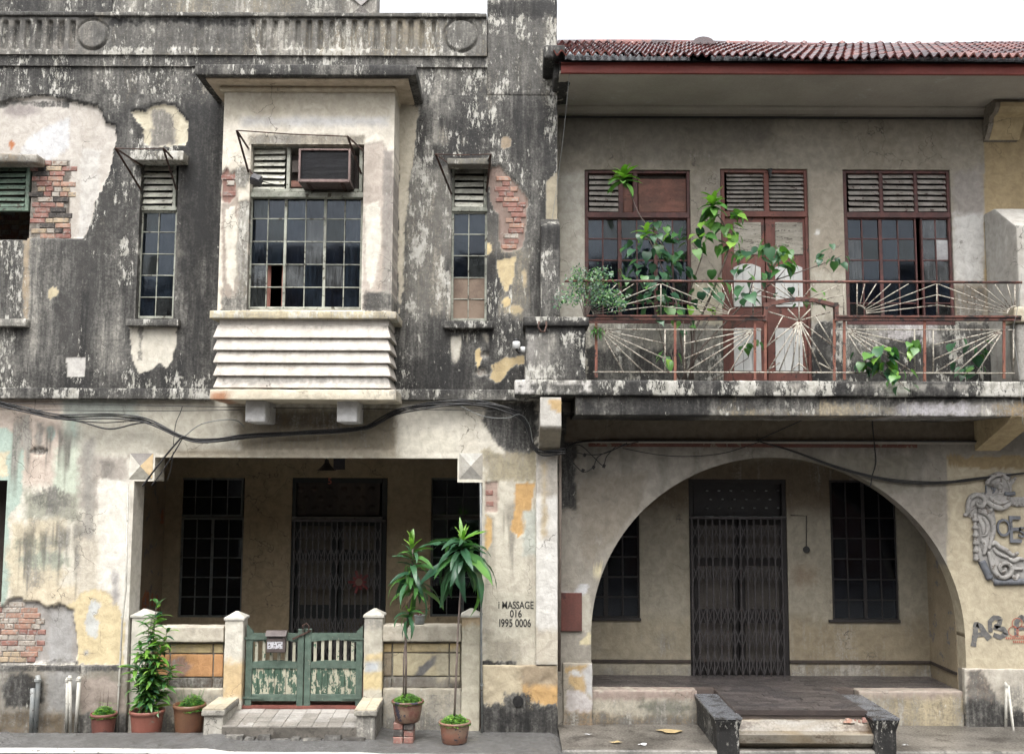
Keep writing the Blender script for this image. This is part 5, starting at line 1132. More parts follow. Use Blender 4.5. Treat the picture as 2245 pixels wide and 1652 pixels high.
def arch_wall():
    X = []; Z = []; F = []
    def grid(xs, zf0, ztop, nr):
        nonlocal X, Z, F
        b = len(X)
        for i, x in enumerate(xs):
            for k in range(nr + 1):
                X.append(x); Z.append(zf0[i] + (ztop - zf0[i]) * k / nr)
        for i in range(len(xs) - 1):
            for k in range(nr):
                a = b + i * (nr + 1) + k; F.append((a, a + nr + 1, a + nr + 2, a + 1))
    zt_ = zS + .3
    th = np.linspace(math.pi, 0, 121); xs = ARX + ARa * np.cos(th); zs = zSp + ARb * np.sin(th)
    grid(xs, zs, zt_, 40)
    n = int((xl_ - XB0) / .028); grid(np.linspace(XB0, xl_, n), [zG] * n, zt_, 170)
    n = int((XB1 - xr_) / .03); grid(np.linspace(xr_, XB1, n), [zG] * n, zt_, 160)
    return finish_sheet('arch_wall', np.array(X), np.array(Z), np.array(F), YW, AW, PL, HB, .24)
wallAR = arch_wall()
MB().prismx([(YW + .01, 0), (YW - .035, .01), (YW - .05, .035), (YW - .02, .06), (YW + .01, .06)], 0, 1)
zm_ = ZY(972, 1700, YW)
MB().box(W(1262, 968, YW)[0], W(2182, 968, YW)[0], YW - .035, YW + .02, zm_, zm_ + .025).go('wall_moulding', ES, HB)
MB().box(W(1290, 975, YW)[0], W(2010, 975, YW)[0], YW - .012, YW + .02, zm_ - .045, zm_ - .001).go('painted_band', worn('dull_red_band', C(112, 62, 52), C(130, 78, 62), C(150, 134, 112), 4, .6, .8, .15), HB)
# footing of the arch piers
FA = Paint((C(172, 162, 144), .34, .2), [pg([(1240, 1460), (1285, 1458), (1290, 1490), (1280, 1520), (1245, 1500)], C(198, 166, 108), .2, soft=.01, rag=.03), pg([(1275, 1470), (1302, 1452), (1302, 1530), (1290, 1520)], C(190, 188, 186), .1, soft=.02, rag=.02), pg([(1240, 1510), (1275, 1515), (1300, 1540), (1290, 1575), (1245, 1560)], C(205, 198, 196), .12, soft=.02, rag=.03), bx(1235, 1560, 1305, 1600, C(160, 134, 98), .55, soft=.04, rag=.04), el(1258, 1476, 10, 8, C(210, 210, 210), .02, soft=.01)], YW - .03, 163)
pblock('pier_footing', 1234, 1453, 1299, 1600, YW - .035, .08, FA, HB, .014, .022, .008)
FB = Paint((C(192, 184, 168), .30, .25), [pg([(2118, 1470), (2150, 1468), (2170, 1500), (2188, 1530), (2180, 1560), (2118, 1580)], C(150, 136, 122), .6, .3, .02, soft=.015, rag=.03), bx(2115, 1540, 2330, 1620, g=.9, l=.3, soft=.08, rag=.06), bx(2200, 1500, 2330, 1560, g=.55, soft=.1, rag=.08)], YW - .03, 165)
pblock('pier_footing', 2117, 1466, 2530, 1610, YW - .035, .08, FB, HB, .014, .03, .0085)
# verandah: front kerb wall, tiled floor, back wall, sides
zFl = ZY(1516, 1500, YW)
YV = 1.55
FW = Paint((C(182, 174, 154), .46, .3), [bx(1296, 1512, 1540, 1532, C(160, 140, 128), .3, .1, soft=.02, rag=.03), bx(1880, 1512, 2120, 1535, C(165, 148, 134), .35, .1, soft=.02, rag=.03), bx(1296, 1565, 1540, 1600, C(150, 132, 104), .6, soft=.05, rag=.05), bx(1890, 1530, 2120, 1600, C(180, 164, 128), .5, .25, soft=.06, rag=.05), el(1450, 1550, 60, 14, C(120, 120, 104), .5, soft=.06, rag=.06)], YW + .04, 167)
YFF = G3(1700, 1556, zFl).y; xf1, xf2 = W(1577.4, 1526, YW)[0] - .02, W(1836, 1522, YW)[0] + .02; xs0, xs1, xs2, xs3 = W(1297, 1550, YW)[0], W(1530, 1525, YW)[0], W(1885, 1525, YW)[0], W(2117, 1550, YW)[0]
block('verandah_kerb', xs0, xs1, YW + .03, YW + .25, -.1, zFl + .012, FW, PL, HB, .018, .03, .008)
block('verandah_kerb', xs2, xs3, YW + .03, YW + .25, -.1, zFl + .012, FW, PL, HB, .018, .03, .008)
FT = worn('dark_floor_screed', C(92, 80, 74), C(104, 90, 82), None, 5, rough=.5)
fl = MB().box(xs0, xs3, YW + .2, YV + .3, -.1, zFl - .006).box(xf1, xf2, YFF, YW + .2, -.1, zFl - .006).go('verandah_floor', FT, HB)
T3 = [worn('clay_paver_%d' % i, C(*a), C(*b), None, 9, rough=.45, bump=.2, dirt=.4, spec=.5) for i, (a, b) in enumerate((((72, 66, 64), (86, 78, 76)), ((64, 60, 60), (78, 72, 71)), ((84, 76, 74), (96, 87, 84))))]
cells = []; pv = (.105, .21)
for yy in np.arange(YFF, YV, .108):
    k = int(round((yy - YFF) / .108)); x = (xf1 + .005 if yy < YW + .24 else xs0) - (k % 2) * .1
    xe = xf2 - .005 if yy < YW + .24 else xs3
    xmin = xf1 + .005 if yy < YW + .24 else xs0
    while x < xe:
        a, b = max(x, xmin) + .002, min(x + .2, xe) - .002
        if b - a > .02 and yy + .105 < YV + .2: cells.append((a, b, yy + .002, yy + .106))
        x += .2
cells.sort(key=lambda c: c[2]); R = random.Random(9); rest = [MB(), MB(), MB()]
for i, (a, b, c_, d_) in enumerate(cells):
    z = zFl - .006 + R.uniform(.004, .009); q = MB().box(a, b, c_, d_, zFl - .02, z)
    if i < 290: q.go('floor_paver', T3[R.randrange(3)], fl)
    else: rest[R.randrange(3)].add(q.V, q.F)
for i, q in enumerate(rest): tag(q.go('floor_pavers', T3[i], fl), kind='stuff')
MB().box(xf1, xf2, YFF - .015, YFF + .0005, zFl - .05, zFl + .004).go('step_nosing', worn('dark_red_nosing', C(64, 54, 52), C(76, 64, 60), None, 8, rough=.5), fl)
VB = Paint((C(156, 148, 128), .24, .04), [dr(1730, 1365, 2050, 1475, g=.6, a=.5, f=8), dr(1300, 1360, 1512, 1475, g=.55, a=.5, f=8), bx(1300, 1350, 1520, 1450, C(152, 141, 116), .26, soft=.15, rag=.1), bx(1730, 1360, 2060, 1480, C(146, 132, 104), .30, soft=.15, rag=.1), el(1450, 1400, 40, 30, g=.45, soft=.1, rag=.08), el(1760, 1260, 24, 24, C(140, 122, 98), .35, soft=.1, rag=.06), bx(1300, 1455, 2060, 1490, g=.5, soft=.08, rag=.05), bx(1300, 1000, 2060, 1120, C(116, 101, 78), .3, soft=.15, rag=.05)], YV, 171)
g1_ = R4(1255, 1056, 1402, 1355, YV); gd = R4(1513, 1050, 1729, 1600, YV); gd = (gd[0], gd[1], -1, gd[3]); g2_ = R4(1822, 1052, 1968, 1360, YV)
vb = sheet('verandah_wall', xs0 - .12, xs3 + .1, zFl - .1, zS + .1, YV, VB, PL, HB, [g1_, gd, g2_], .04, .2)
for a, b in ((xs0 - .1, gd[0]), (gd[1], xs3)): MB().box(a, b, YV - .022, YV + .01, ZY(1452, 1700, YV), ZY(1448, 1700, YV) + .012).go('skirting_line', M['dark_wood'], HB)
MB().box(xs0 - .12, xs0 - .02, YW + .24, YV + .1, zFl - .1, zS + .1).go('verandah_side_wall', SIDE, HB); MB().box(xs3 + .02, xs3 + .12, YW + .24, YV + .1, zFl - .1, zS + .1).go('verandah_side_wall', SIDE, HB)
MB().box(xs3 - .0, xs3 + .021, YW + .24, YV, ZY(1452, 1700, YV), ZY(1448, 1700, YV) + .012).go('skirting_line', M['dark_wood'], HB)
MB().box(XB0, XB1, YW + .1, 5.5, zS, zS + .2).go('verandah_ceiling', SIDE, HB)
DB = worn('black_brown_window_paint', C(30, 27, 28), C(42, 37, 37), None, 8, rough=.6)
glazed(HB, 1255, 1056, 1402, 1355, YV + .04, (1256, 1290, 1328, 1365, 1401), (1058, 1112, 1176, 1220, 1264, 1308, 1354), DB, M['black_glass'], .03, .022, (2,))
glazed(HB, 1822, 1052, 1968, 1360, YV + .04, (1822, 1858, 1895, 1931, 1968), (1052, 1135, 1180, 1225, 1270, 1315, 1360), DB, M['black_glass'], .03, .016, (2,))
pbox('window_ledge', 1818, 1358, 1975, 1364, YV - .03, .05, DB, HB); pbox('window_ledge', 1250, 1354, 1406, 1360, YV - .03, .05, DB, HB)
df = frame4('door_frame', 1513, 1050, 1729, 1600, YV + .02, .06, DB, HB, .12); pbox('door_head', 1518, 1131, 1725, 1137, YV + .0, .1, M['grey_pipe'], df); pbox('transom_panel', 1520, 1056, 1723, 1130, YV + .1, .02, M['black'], df)
for i in range(7):
    for k in range(3): 
        p = P3(1550 + i * 26 + (k % 2) * 8, 1075 + k * 19, YV + .09); MB().lathe(p, [(.012, -.01), (.02, 0), (.012, .01)], 8, True).go('stud', M['grey_pipe'], df)
BD = worn('dark_brown_door', C(22, 18, 19), C(30, 25, 25), None, 6, rough=.6, stretch=(1, 1, .2)); BPn = worn('grey_brown_door_panel', C(66, 60, 55), C(80, 73, 66), None, 5, rough=.8)
for s in (0, 1):
    l_ = 1520 + s * 102; dl = pbox('door_leaf', l_, 1138, l_ + 100, 1600, YV + .08, .04, BD, HB)
    for t_, b_ in ((1150, 1222), (1240, 1335), (1365, 1450)): pbox('door_panel', l_ + 12, t_, l_ + 86, b_, YV + .072, .01, BPn, dl)
folding_gate(1514, 1137, 1728, 1490, YV - .05, 14, 'dark folding steel gate across the door under the wide arch', ((.10, .28), (.26, .26), (.40, .26), (.66, .24), (.80, .24), (.92, .2)), GM2)
sw = empty('light_switch', P3(1768, 1204, YV - .02), 'round dark switch on the verandah wall beside the folding gate', 'switch')
MB().tube([P3(1768, 1204, YV - .03), P3(1768, 1204, YV)], .045, 12).tube([P3(1768, 1200, YV - .012), P3(1768, 1130, YV - .012), P3(1733, 1129, YV - .012)], .006, 5).go('switch_body', M['black'], sw)
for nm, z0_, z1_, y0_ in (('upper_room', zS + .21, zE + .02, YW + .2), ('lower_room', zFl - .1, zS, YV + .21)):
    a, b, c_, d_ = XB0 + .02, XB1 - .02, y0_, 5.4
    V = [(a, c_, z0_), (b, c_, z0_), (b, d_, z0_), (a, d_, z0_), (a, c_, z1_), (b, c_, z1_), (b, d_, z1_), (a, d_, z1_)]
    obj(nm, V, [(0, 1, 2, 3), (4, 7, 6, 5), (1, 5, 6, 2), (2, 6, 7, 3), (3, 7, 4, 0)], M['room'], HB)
# brown board on the pier
nbd = empty('notice_board', P3(1252, 1383, YW - .02), 'blank rust-brown board fixed to the pier left of the arch', 'board')
pbox('board', 1230, 1299, 1276, 1383, YW - .03, .03, worn('rust_brown_board', C(104, 52, 42), C(120, 64, 52), C(84, 44, 38), 6, .6, .6, .2, (1, 1, .3)), nbd)
# graffiti and stamp
def stroke(pts, w, mat, parent, Y, name, n=3):
    P = []
    for i in range(len(pts) - 1):
        for k in range(6): t = k / 6; P.append((pts[i][0] + (pts[i + 1][0] - pts[i][0]) * t, pts[i][1] + (pts[i + 1][1] - pts[i][1]) * t))
    P.append(pts[-1]); V = []; Q = [Vector((p.x, 0, p.z)) for p in (P3(x, y, Y) for x, y in P)]
    for i, p in enumerate(Q):
        d = (Q[min(i + 1, len(Q) - 1)] - Q[max(i - 1, 0)]).normalized(); nrm = Vector((-d.z, 0, d.x)); ww = w * (.85 + .3 * vn(np.array([i * .4]), np.array([pts[0][0]]))[0])
        V += [(p + nrm * ww / 2) + Vector((0, Y, 0)), (p - nrm * ww / 2) + Vector((0, Y, 0))]
    return obj(name, V, [(2 * i, 2 * i + 1, 2 * i + 3, 2 * i + 2) for i in range(len(Q) - 1)], mat, parent)
GY = YW - .007
stroke([(2134, 1416), (2138, 1390), (2140, 1366), (2150, 1372), (2160, 1388), (2170, 1400)], .07, M['graffiti'], wallAR, GY, 'graffiti_letter'); stroke([(2136, 1392), (2162, 1388)], .05, M['graffiti'], wallAR, GY - .0006, 'graffiti_letter')
stroke([(2172, 1385), (2170, 1362), (2180, 1352), (2194, 1356), (2190, 1370), (2180, 1374), (2200, 1378), (2206, 1388), (2192, 1396), (2178, 1390)], .055, M['graffiti'], wallAR, GY - .0012, 'graffiti_letter')
stroke([(2228, 1394), (2229, 1362), (2240, 1350), (2254, 1366), (2256, 1394)], .05, M['graffiti'], wallAR, GY - .0018, 'graffiti_letter'); stroke([(2228, 1377), (2254, 1374)], .045, M['graffiti'], wallAR, GY - .0024, 'graffiti_letter')
for cx_, cy_ in ((2230, 1365), (2222, 1383), (2240, 1383)):
    stroke([(cx_ + 11 * math.cos(t), cy_ + 11 * math.sin(t)) for t in np.linspace(0, 2 * math.pi, 15)], .010, M['red_stamp'], wallAR, GY - .003, 'stamp_ring')
for y, a, b in ((1398, 2206, 2262), (1406, 2222, 2248)):
    x = a
    while x < b: stroke([(x, y - 2.5), (x + 1.2, y + 2.5)], .014, M['red_stamp'], wallAR, GY - .003, 'stamp_mark'); x += 4.2
print('part3 ok')
# ================================================================== ground
ASP = None
def asphalt():
    m, n, b, out = newmat('wet_worn_asphalt')
    p = pos_(n); a = noise_(n, p, 2.2, 6, .6); f = noise_(n, p, 70, 6, .7); g = noise_(n, p, 9, 5, .6)
    vo = nd(n, 'ShaderNodeTexVoronoi', Scale=160.0); n.links.new(p, vo.inputs['Vector'])
    c = mix_(n, mapr(n, f, .3, .7), (.055, .054, .053), (.125, .123, .119)); c = mix_(n, mapr(n, a, .45, .62), c, mix_(n, .55, c, (.045, .043, .040)))
    c = mix_(n, math_(n, 'MULTIPLY', mapr(n, g, .60, .68), .5), c, (.055, .05, .045)); n.links.new(c, b.inputs['Base Color'])
    n.links.new(mapr(n, math_(n, 'MULTIPLY_ADD', g, .5, math_(n, 'MULTIPLY', a, .5)), .40, .58, .30, .75), b.inputs['Roughness'])
    bump_(n, b, math_(n, 'MULTIPLY_ADD', vo.outputs['Distance'], .5, f), .5, .006); return m
ASP = asphalt()
XL_ = XV(480, 1605, -.4); XM_ = XV(1230, 1605, -.4)
def road_z(x, y):
    left = 1 - sst(XL_ - .1, XL_ + .35, x); right = sst(XM_ - .1, XM_ + .05, x)
    edge = -.40 + .03 * (fbm(x * 3, x * 0 + 2.2, 5) - .5) * 2
    ridge = left * (.085 * sst(-1.5, -.5, y)) + (1 - left) * .012 * sst(-1.4, -.6, y)
    ridge = ridge + .05 * sst(-1.1, -.65, y) * sst(XL_ - .2, XL_ + .1, x) * (1 - sst(-1.6, -1.3, x))
    z = ridge + .012 * (fbm(x * 1.1, y * 1.1, 8) - .5) - .085 * right
    drop = left * sst(edge, edge + .02, y)
    return z * (1 - drop) + drop * (-.06) - .0
xs = np.concatenate([[-70, -40, -20, -12, -9], np.arange(-8.2, 8.4, .06), [9, 12, 20, 40, 70]]); ys = np.concatenate([[-70, -40, -20, -12, -7, -4, -3], np.arange(-2.4, .16, .04), [.4]])
X, Y_ = np.meshgrid(xs, ys); Zr = road_z(X.ravel(), Y_.ravel()); nx = len(xs)
Fq = [(k * nx + i, k * nx + i + 1, (k + 1) * nx + i + 1, (k + 1) * nx + i) for k in range(len(ys) - 1) for i in range(nx - 1)]
road = obj('road', np.stack([X.ravel(), Y_.ravel(), Zr], 1), Fq, ASP, None, True); tag(road, kind='structure')
WL = worn('worn_white_road_paint', C(214, 212, 206), C(198, 196, 190), C(110, 108, 104), 9, .64, .6, .2, dirt=.2)
ya_ = G3(500, 1648.5, .015).y; xe_ = G3(1420, 1647, -.03).x
xs_ = np.arange(-9, xe_, .1); V = []
for x in xs_:
    w1 = .012 * (vn(np.array([x * 3]), np.array([1.]))[0] - .5)
    for y in (ya_ + w1, ya_ - .13): V.append((x, y, float(road_z(np.array([x]), np.array([y]))[0]) + .005))
tag(obj('road_marking', V, [(2 * i, 2 * i + 1, 2 * i + 3, 2 * i + 2) for i in range(len(xs_) - 1)], WL), kind='structure')
CON = worn('wet_stained_concrete', C(112, 106, 97), C(132, 125, 114), C(84, 78, 70), 2.2, .53, .45, .5, dirt=.7, spec=.5, edge=.12)
pav = MB(); xp0 = XV(1229, 1610, -.3); xs = np.arange(xp0, 8.6, .09); ys = [-.655, -.65, -.63] + list(np.arange(-.58, .56, .09)); V = []; F = []
for j, y in enumerate(ys):
    for x in xs:
        z = -.02 + .008 * (vn(np.array([x * 2.3]), np.array([y * 2.3]))[0] - .5) - (.02 if j == 1 else 0) - (.12 if j == 0 else 0); V.append((x, y + .012 * (vn(np.array([x * 5]), np.array([3.]))[0] - .5) * (j < 3), z))
nx = len(xs); F = [(k * nx + i, k * nx + i + 1, (k + 1) * nx + i + 1, (k + 1) * nx + i) for k in range(len(ys) - 1) for i in range(nx - 1)]
tag(obj('pavement', V, F, CON, None, True), kind='structure')

# ================================================================== stoop of the gated house
SA = empty('entrance_stoop', P3(660, 1600, -.25), 'tiled entrance ramp between two low cheek walls below the green gates', 'steps')
CK = Paint((C(206, 202, 190), .45, .3), [], 0, 201); CK2 = Paint((C(196, 190, 178), .62, .35), [], 0, 203)
PT = [worn('pale_cap_tile_%d' % i, C(*a), C(*b), C(150, 140, 120), 6, .66, .5, .2, dirt=.35) for i, (a, b) in enumerate((((216, 202, 172), (206, 192, 162)), ((204, 190, 160), (192, 180, 152))))]
ztc = ZY(1527, 660, .05)
chs = []
for (a, b, pt) in ((478, 526, CK), (794, 842, CK2)):
    x0, x1 = XV(a, 1527, .05), XV(b, 1527, .05); chs.append((x0, x1))
    block('cheek_wall', x0 + .02, x1 - .02, -.55, .12, -.06, ztc - .05, pt, PL, SA, .015, .03, .008)
    block('cheek_cap', x0, x1, -.58, .12, ztc - .075, ztc - .014, Paint((C(190, 184, 168), .55, .35), [], 0, 205), PL, SA, .012, .03, .006)
    for i in range(2):
        for j in range(3):
            xa, xb = x0 + .006 + (x1 - x0 - .012) * i / 2, x0 + .006 + (x1 - x0 - .012) * (i + 1) / 2; yc, yd = -.575 + .69 * j / 3, -.575 + .69 * (j + 1) / 3
            MB().box(xa + .002, xb - .002, yc + .002, yd - .002, ztc - .016, ztc + rnd.uniform(-.001, .002)).go('cap_tile', PT[rnd.randrange(2)], SA)
GTI = [worn('grey_path_tile_%d' % i, C(*a), C(*b), C(150, 140, 126), 5, .62, .5, .25, dirt=.4) for i, (a, b) in enumerate((((186, 180, 172), (170, 164, 156)), ((168, 160, 150), (154, 148, 138))))]
x0, x1 = chs[0][1] - .03, chs[1][0] + .03; za, zb_ = .262, .20
MB().add([(x0, -.56, -.05), (x1, -.56, -.05), (x1, .2, -.05), (x0, .2, -.05), (x0, -.56, zb_ - .02), (x1, -.56, zb_ - .02), (x1, .2, za - .02), (x0, .2, za - .02)], [(0, 3, 2, 1), (4, 5, 6, 7), (0, 1, 5, 4), (1, 2, 6, 5), (2, 3, 7, 6), (3, 0, 4, 7)]).go('ramp_bed', CON, SA)
for i in range(9):
    for j in range(4):
        xa, xb = x0 + (x1 - x0) * i / 9 + .003, x0 + (x1 - x0) * (i + 1) / 9 - .003; yc, yd = -.555 + .62 * j / 4 + .003, -.555 + .62 * (j + 1) / 4 - .003
        zz = lambda y: zb_ + (za - zb_) * (y + .56) / .76 - .012 + e; e = rnd.uniform(0, .005)
        MB().add([(xa, yc, zz(yc) - .015), (xb, yc, zz(yc) - .015), (xb, yd, zz(yd) - .015), (xa, yd, zz(yd) - .015), (xa, yc, zz(yc)), (xb, yc, zz(yc)), (xb, yd, zz(yd)), (xa, yd, zz(yd))], [(0, 3, 2, 1), (4, 5, 6, 7), (0, 1, 5, 4), (1, 2, 6, 5), (2, 3, 7, 6), (3, 0, 4, 7)]).go('path_tile', GTI[rnd.randrange(2)], SA)
MB().box(x0, x1, .07, .16, za - .02, za + .012).go('red_sill', worn('red_cement_sill', C(134, 66, 54), C(150, 80, 64), None, 8, rough=.5), SA)
xx = x0 - .1; KS = worn('dark_kerb_stone', C(84, 80, 74), C(108, 100, 90), C(130, 118, 100), 6, .6, .6, .6, dirt=.4)
while xx < x1 - .1:
    w_ = rnd.uniform(.13, .26); const_attr(MB().frustum((xx, xx + w_ - .006, -.68 + rnd.uniform(-.03, .02), -.56), (xx + rnd.uniform(.01, .03), xx + w_ - rnd.uniform(.015, .035), -.63 + rnd.uniform(-.02, .02), -.555), -.05, .095 + rnd.uniform(-.03, .02)).go('kerb_stone', PL, SA), C(90, 84, 77), .7, .1); xx += w_
# ================================================================== low walls with pillars
LWc = C(214, 204, 184)
def lowwall(lab, pillars, cop, panel, vx, hz, base, cols):
    e = empty('low_wall', P3((cop[0] + cop[2]) / 2, 1600, .12), lab, 'wall')
    for (l, t, r, b, capY, pt) in pillars:
        x0, x1, z0, z1 = R4(l, t, r, b, .02); block('pillar', x0, x1, .02, .02 + (x1 - x0) * 1.0, -.06, z1, pt, PL, e, .012, .025, .006)
        MB_ = MB().frustum((x0 - .012, x1 + .012, .008, .032 + (x1 - x0)), ((x0 + x1) / 2 - .015, (x0 + x1) / 2 + .015, .02 + (x1 - x0) / 2 - .01, .02 + (x1 - x0) / 2 + .01), z1 + .012, ZY(capY, l, .02))
        const_attr(MB_.box(x0 - .012, x1 + .012, .008, .032 + (x1 - x0), z1 - .012, z1 + .012).go('pillar_cap', PL, e), C(206, 202, 190), .2, .3)
    x0, x1, z0, z1 = R4(*cop, .04); block('coping', x0, x1, .04, .24, z0, z1, Paint((LWc, .14, .12), [bx(cop[0], cop[1], cop[2], cop[1] + 6, g=.4), bx((cop[0] + cop[2]) / 2, cop[1], cop[2], cop[3], C(196, 186, 166), .35, .3, soft=.1, rag=.08)], .04, 211), PL, e, .014, .025, .006)
    x0, x1, z0, z1 = R4(panel[0], panel[1] - 4, panel[2], panel[3] + 4, .13); const_attr(MB().box(x0, x1, .135, .22, z0, z1).go('panel_bed', PL, e), C(140, 130, 110), .5, .1)
    for i in range(len(vx) - 1):
        for k in range(len(hz) - 1):
            x0, x1, z0, z1 = R4(vx[i] + 1.6, hz[k] + 1.6, vx[i + 1] - 1.6, hz[k + 1] - 1.6, .118)
            block('panel_slab', x0, x1, .118, .15, z0, z1, cols(i, k), PL, e, .008, .03, .004)
    x0, x1, z0, z1 = R4(*base, .05); block('wall_base', x0, x1, .05, .24, -.06, z1, Paint((C(190, 181, 160), .42, .3), [bx(base[0], base[1], base[2], base[1] + 10, g=.1, l=.2), bx(base[0], 1570, base[2], 1640, g=.6, soft=.08, rag=.06)], .05, 213), PL, e, .012, .03, .008)
    return e
pA = Paint((C(214, 208, 192), .12, .1), [bx(480, 1450, 545, 1530, C(216, 186, 132), .14, .1, soft=.06, rag=.05)], .02, 215); pB = Paint((C(206, 200, 182), .18, .15), [bx(790, 1330, 845, 1380, g=.5, l=.5, soft=.04, rag=.04), bx(795, 1430, 840, 1450, C(220, 196, 140), .05, soft=.02, rag=.03), bx(795, 1470, 840, 1510, C(222, 200, 140), .05, soft=.02, rag=.03), bx(800, 1450, 830, 1470, C(196, 202, 208), .05, soft=.02)], .02, 217)
pC = Paint((C(200, 192, 168), .24, .2), [bx(1010, 1330, 1055, 1370, C(196, 170, 130), .35, .3, soft=.04, rag=.04)], .02, 219)
ORG_ = C(206, 146, 78)
def colsL(i, k):
    c = (C(204, 180, 120), ORG_, C(110, 84, 56))[k]; return Paint((c, (.30, .12, .6)[k], .05), [pg([(370, 1445), (400, 1440), (420, 1460), (400, 1486), (365, 1486)], C(170, 130, 110), .35, .2, soft=.01, rag=.02)], .118, 221 + i + 3 * k)
def colsR(i, k):
    c = (C(214, 192, 140), C(206, 192, 152), C(140, 132, 120))[k] if i == 1 else (C(212, 182, 120) if k == 0 else C(160, 144, 118)); return Paint((c, (.12, .14, .45)[k] + .15 * (i != 1), .12), [pg([(905, 1485), (918, 1462), (945, 1440), (958, 1434), (958, 1448), (940, 1470), (925, 1482)], C(122, 120, 120), .3, .1, .004, soft=.008, rag=.015), bx(960, 1420, 1010, 1490, C(190, 180, 150), .25, soft=.05, rag=.05)], .118, 231 + i + 3 * k)
LW1 = lowwall('low garden wall with an orange-stained recessed panel behind the tall leafy pot plant', [(283, 1350, 325, 1640, 1336, pA), (490, 1356, 531, 1560, 1341, pA)], (325, 1373, 490, 1407), (325, 1409, 490, 1508), (326, 372, 467, 490), (1409, 1432, 1484, 1508), (325, 1509, 490, 1640), colsL)
LW2 = lowwall('low garden wall with a buff panelled face behind the two slender pot palms', [(797, 1350, 838, 1560, 1335, pB), (1011, 1350, 1052, 1640, 1335, pC)], (838, 1370, 1011, 1406), (838, 1408, 1011, 1508), (839, 860, 985, 1010), (1408, 1430, 1482, 1508), (838, 1509, 1011, 1640), colsR)
# ================================================================== green gates
def gate(l, r, hinge, lab):
    Y = .085; e = empty('gate_leaf', P3((l + r) / 2, 1550, Y), lab, 'gate', 'pair of green wooden gates')
    g = M['gate_green']; T = .045; hs_, ms = (l, r - 14) if hinge == 'l' else (r - 14, l)
    def pl(v): return XV(v, 1470, Y)
    zt_, zb__ = ZY(1387, l, Y), ZY(1550, l, Y)
    # hinge stile with a sloping horn, meeting stile straight
    x0, x1 = pl(hs_), pl(hs_ + 14); horn = ZY(1369, l, Y)
    q = [(x0, zb__), (x1, zb__), (x1, zt_ + .02), (x0 + .03, horn - .03), (x0, horn)] if hinge == 'l' else [(x0, zb__), (x1, zb__), (x1, horn), (x1 - .03, horn - .03), (x0, zt_ + .02)]
    MB().prism(q, Y, Y + T).go('hinge_stile', g, e)
    x0, x1 = pl(ms), pl(ms + 14); MB().bbox(x0, x1, Y - .004, Y + T, zb__, ZY(1378, l, Y), .006).go('meeting_stile', g, e)
    xa, xb = pl(l + 14), pl(r - 14)
    zr0, zr1 = ZY(1404, l, Y), ZY(1387, l, Y); n = 10
    low = [(xa + (xb - xa) * i / n, zr0 + .022 * math.sin(math.pi * i / n) - .01) for i in range(n + 1)]
    MB().prism(low + [(xb, zr1), (xa, zr1)], Y + .004, Y + T - .004).go('top_rail', g, e)
    m0, m1 = ZY(1464, l, Y), ZY(1450, l, Y); up = [(xa + (xb - xa) * i / n, m1 + .018 * math.sin(math.pi * (1 - i / n)) * (1 if hinge == 'l' else 1)) for i in range(n, -1, -1)]
    MB().prism([(xa, m0), (xb, m0)] + up, Y + .004, Y + T - .004).go('middle_rail', g, e)
    b0, b1 = ZY(1536, l, Y), ZY(1521, l, Y); MB().bbox(xa, xb, Y + .004, Y + T - .004, b0, b1).go('bottom_rail', g, e)
    ns = 6
    for i in range(ns):
        xc = xa + (xb - xa) * (i + .5) / ns; MB().bbox(xc - .018, xc + .018, Y + .014, Y + T - .012, m1 - .005, zr0 + .02, .003).go('slat', M['gate_slat'], e)
    nb_ = 8
    for i in range(nb_):
        p0, p1 = xa + (xb - xa) * i / nb_, xa + (xb - xa) * (i + 1) / nb_; MB().bbox(p0 + .0015, p1 - .0015, Y + .016 + rnd.uniform(-.001, .001), Y + T - .012, b1, m0, .003).go('panel_board', M['gate_panel'], e)
    hx = pl(l - 4) if hinge == 'l' else pl(r - 42); hx2 = pl(l + 42) if hinge == 'l' else pl(r + 4)
    for v in (1398, 1528): z = ZY(v, l, Y); MB().bar((hx, Y - .008, z), (hx2, Y - .008, z - .006), .022, .006, (0, -1, 0)).go('strap_hinge', g, e)
    return e
gate(538, 665, 'l', 'peeling green wooden gate leaf with a mailbox hung on it'); gate(667, 794, 'r', 'peeling green wooden gate leaf without a mailbox, against the buff pillar')
bo = empty('gate_bolt', P3(662, 1390, .07), 'rusty slanting bolt across the top of the two green gates', 'bolt')
MB().bar(P3(641, 1400, .068), P3(682, 1381, .068), .02, .012).go('bolt_bar', M['iron'], bo); MB().tube([P3(664, 1384, .06), P3(664, 1370, .05), P3(672, 1366, .05), P3(678, 1372, .05), P3(676, 1384, .06)], .008, 6).go('shackle', M['iron'], bo)
mb = empty('mailbox', P3(605, 1430, .03), 'small brown tin mailbox with a torn white sticker on the gate', 'mailbox')
x0, x1, z0, z1 = R4(584, 1392, 625, 1430, .0); MB().bbox(x0, x1, 0, .075, z0, z1, .008).go('box', M['mailbox'], mb)
MB().prismx([(-.025, z1 - .005), (-.02, z1 + .005), (.03, z1 + .05), (.075, z1 + .05), (.075, z1 - .005)], x0 - .012, x1 + .012).go('lid', M['mailbox'], mb)
MB().box(x0 + .03, x1 - .03, -.002, .002, z1 - .035, z1 - .022).go('slot', M['black'], mb)
MB().box(x0 + .012, x1 - .03, -.0022, -.0005, z0 + .045, z0 + .125).go('sticker', M['sticker'], mb)

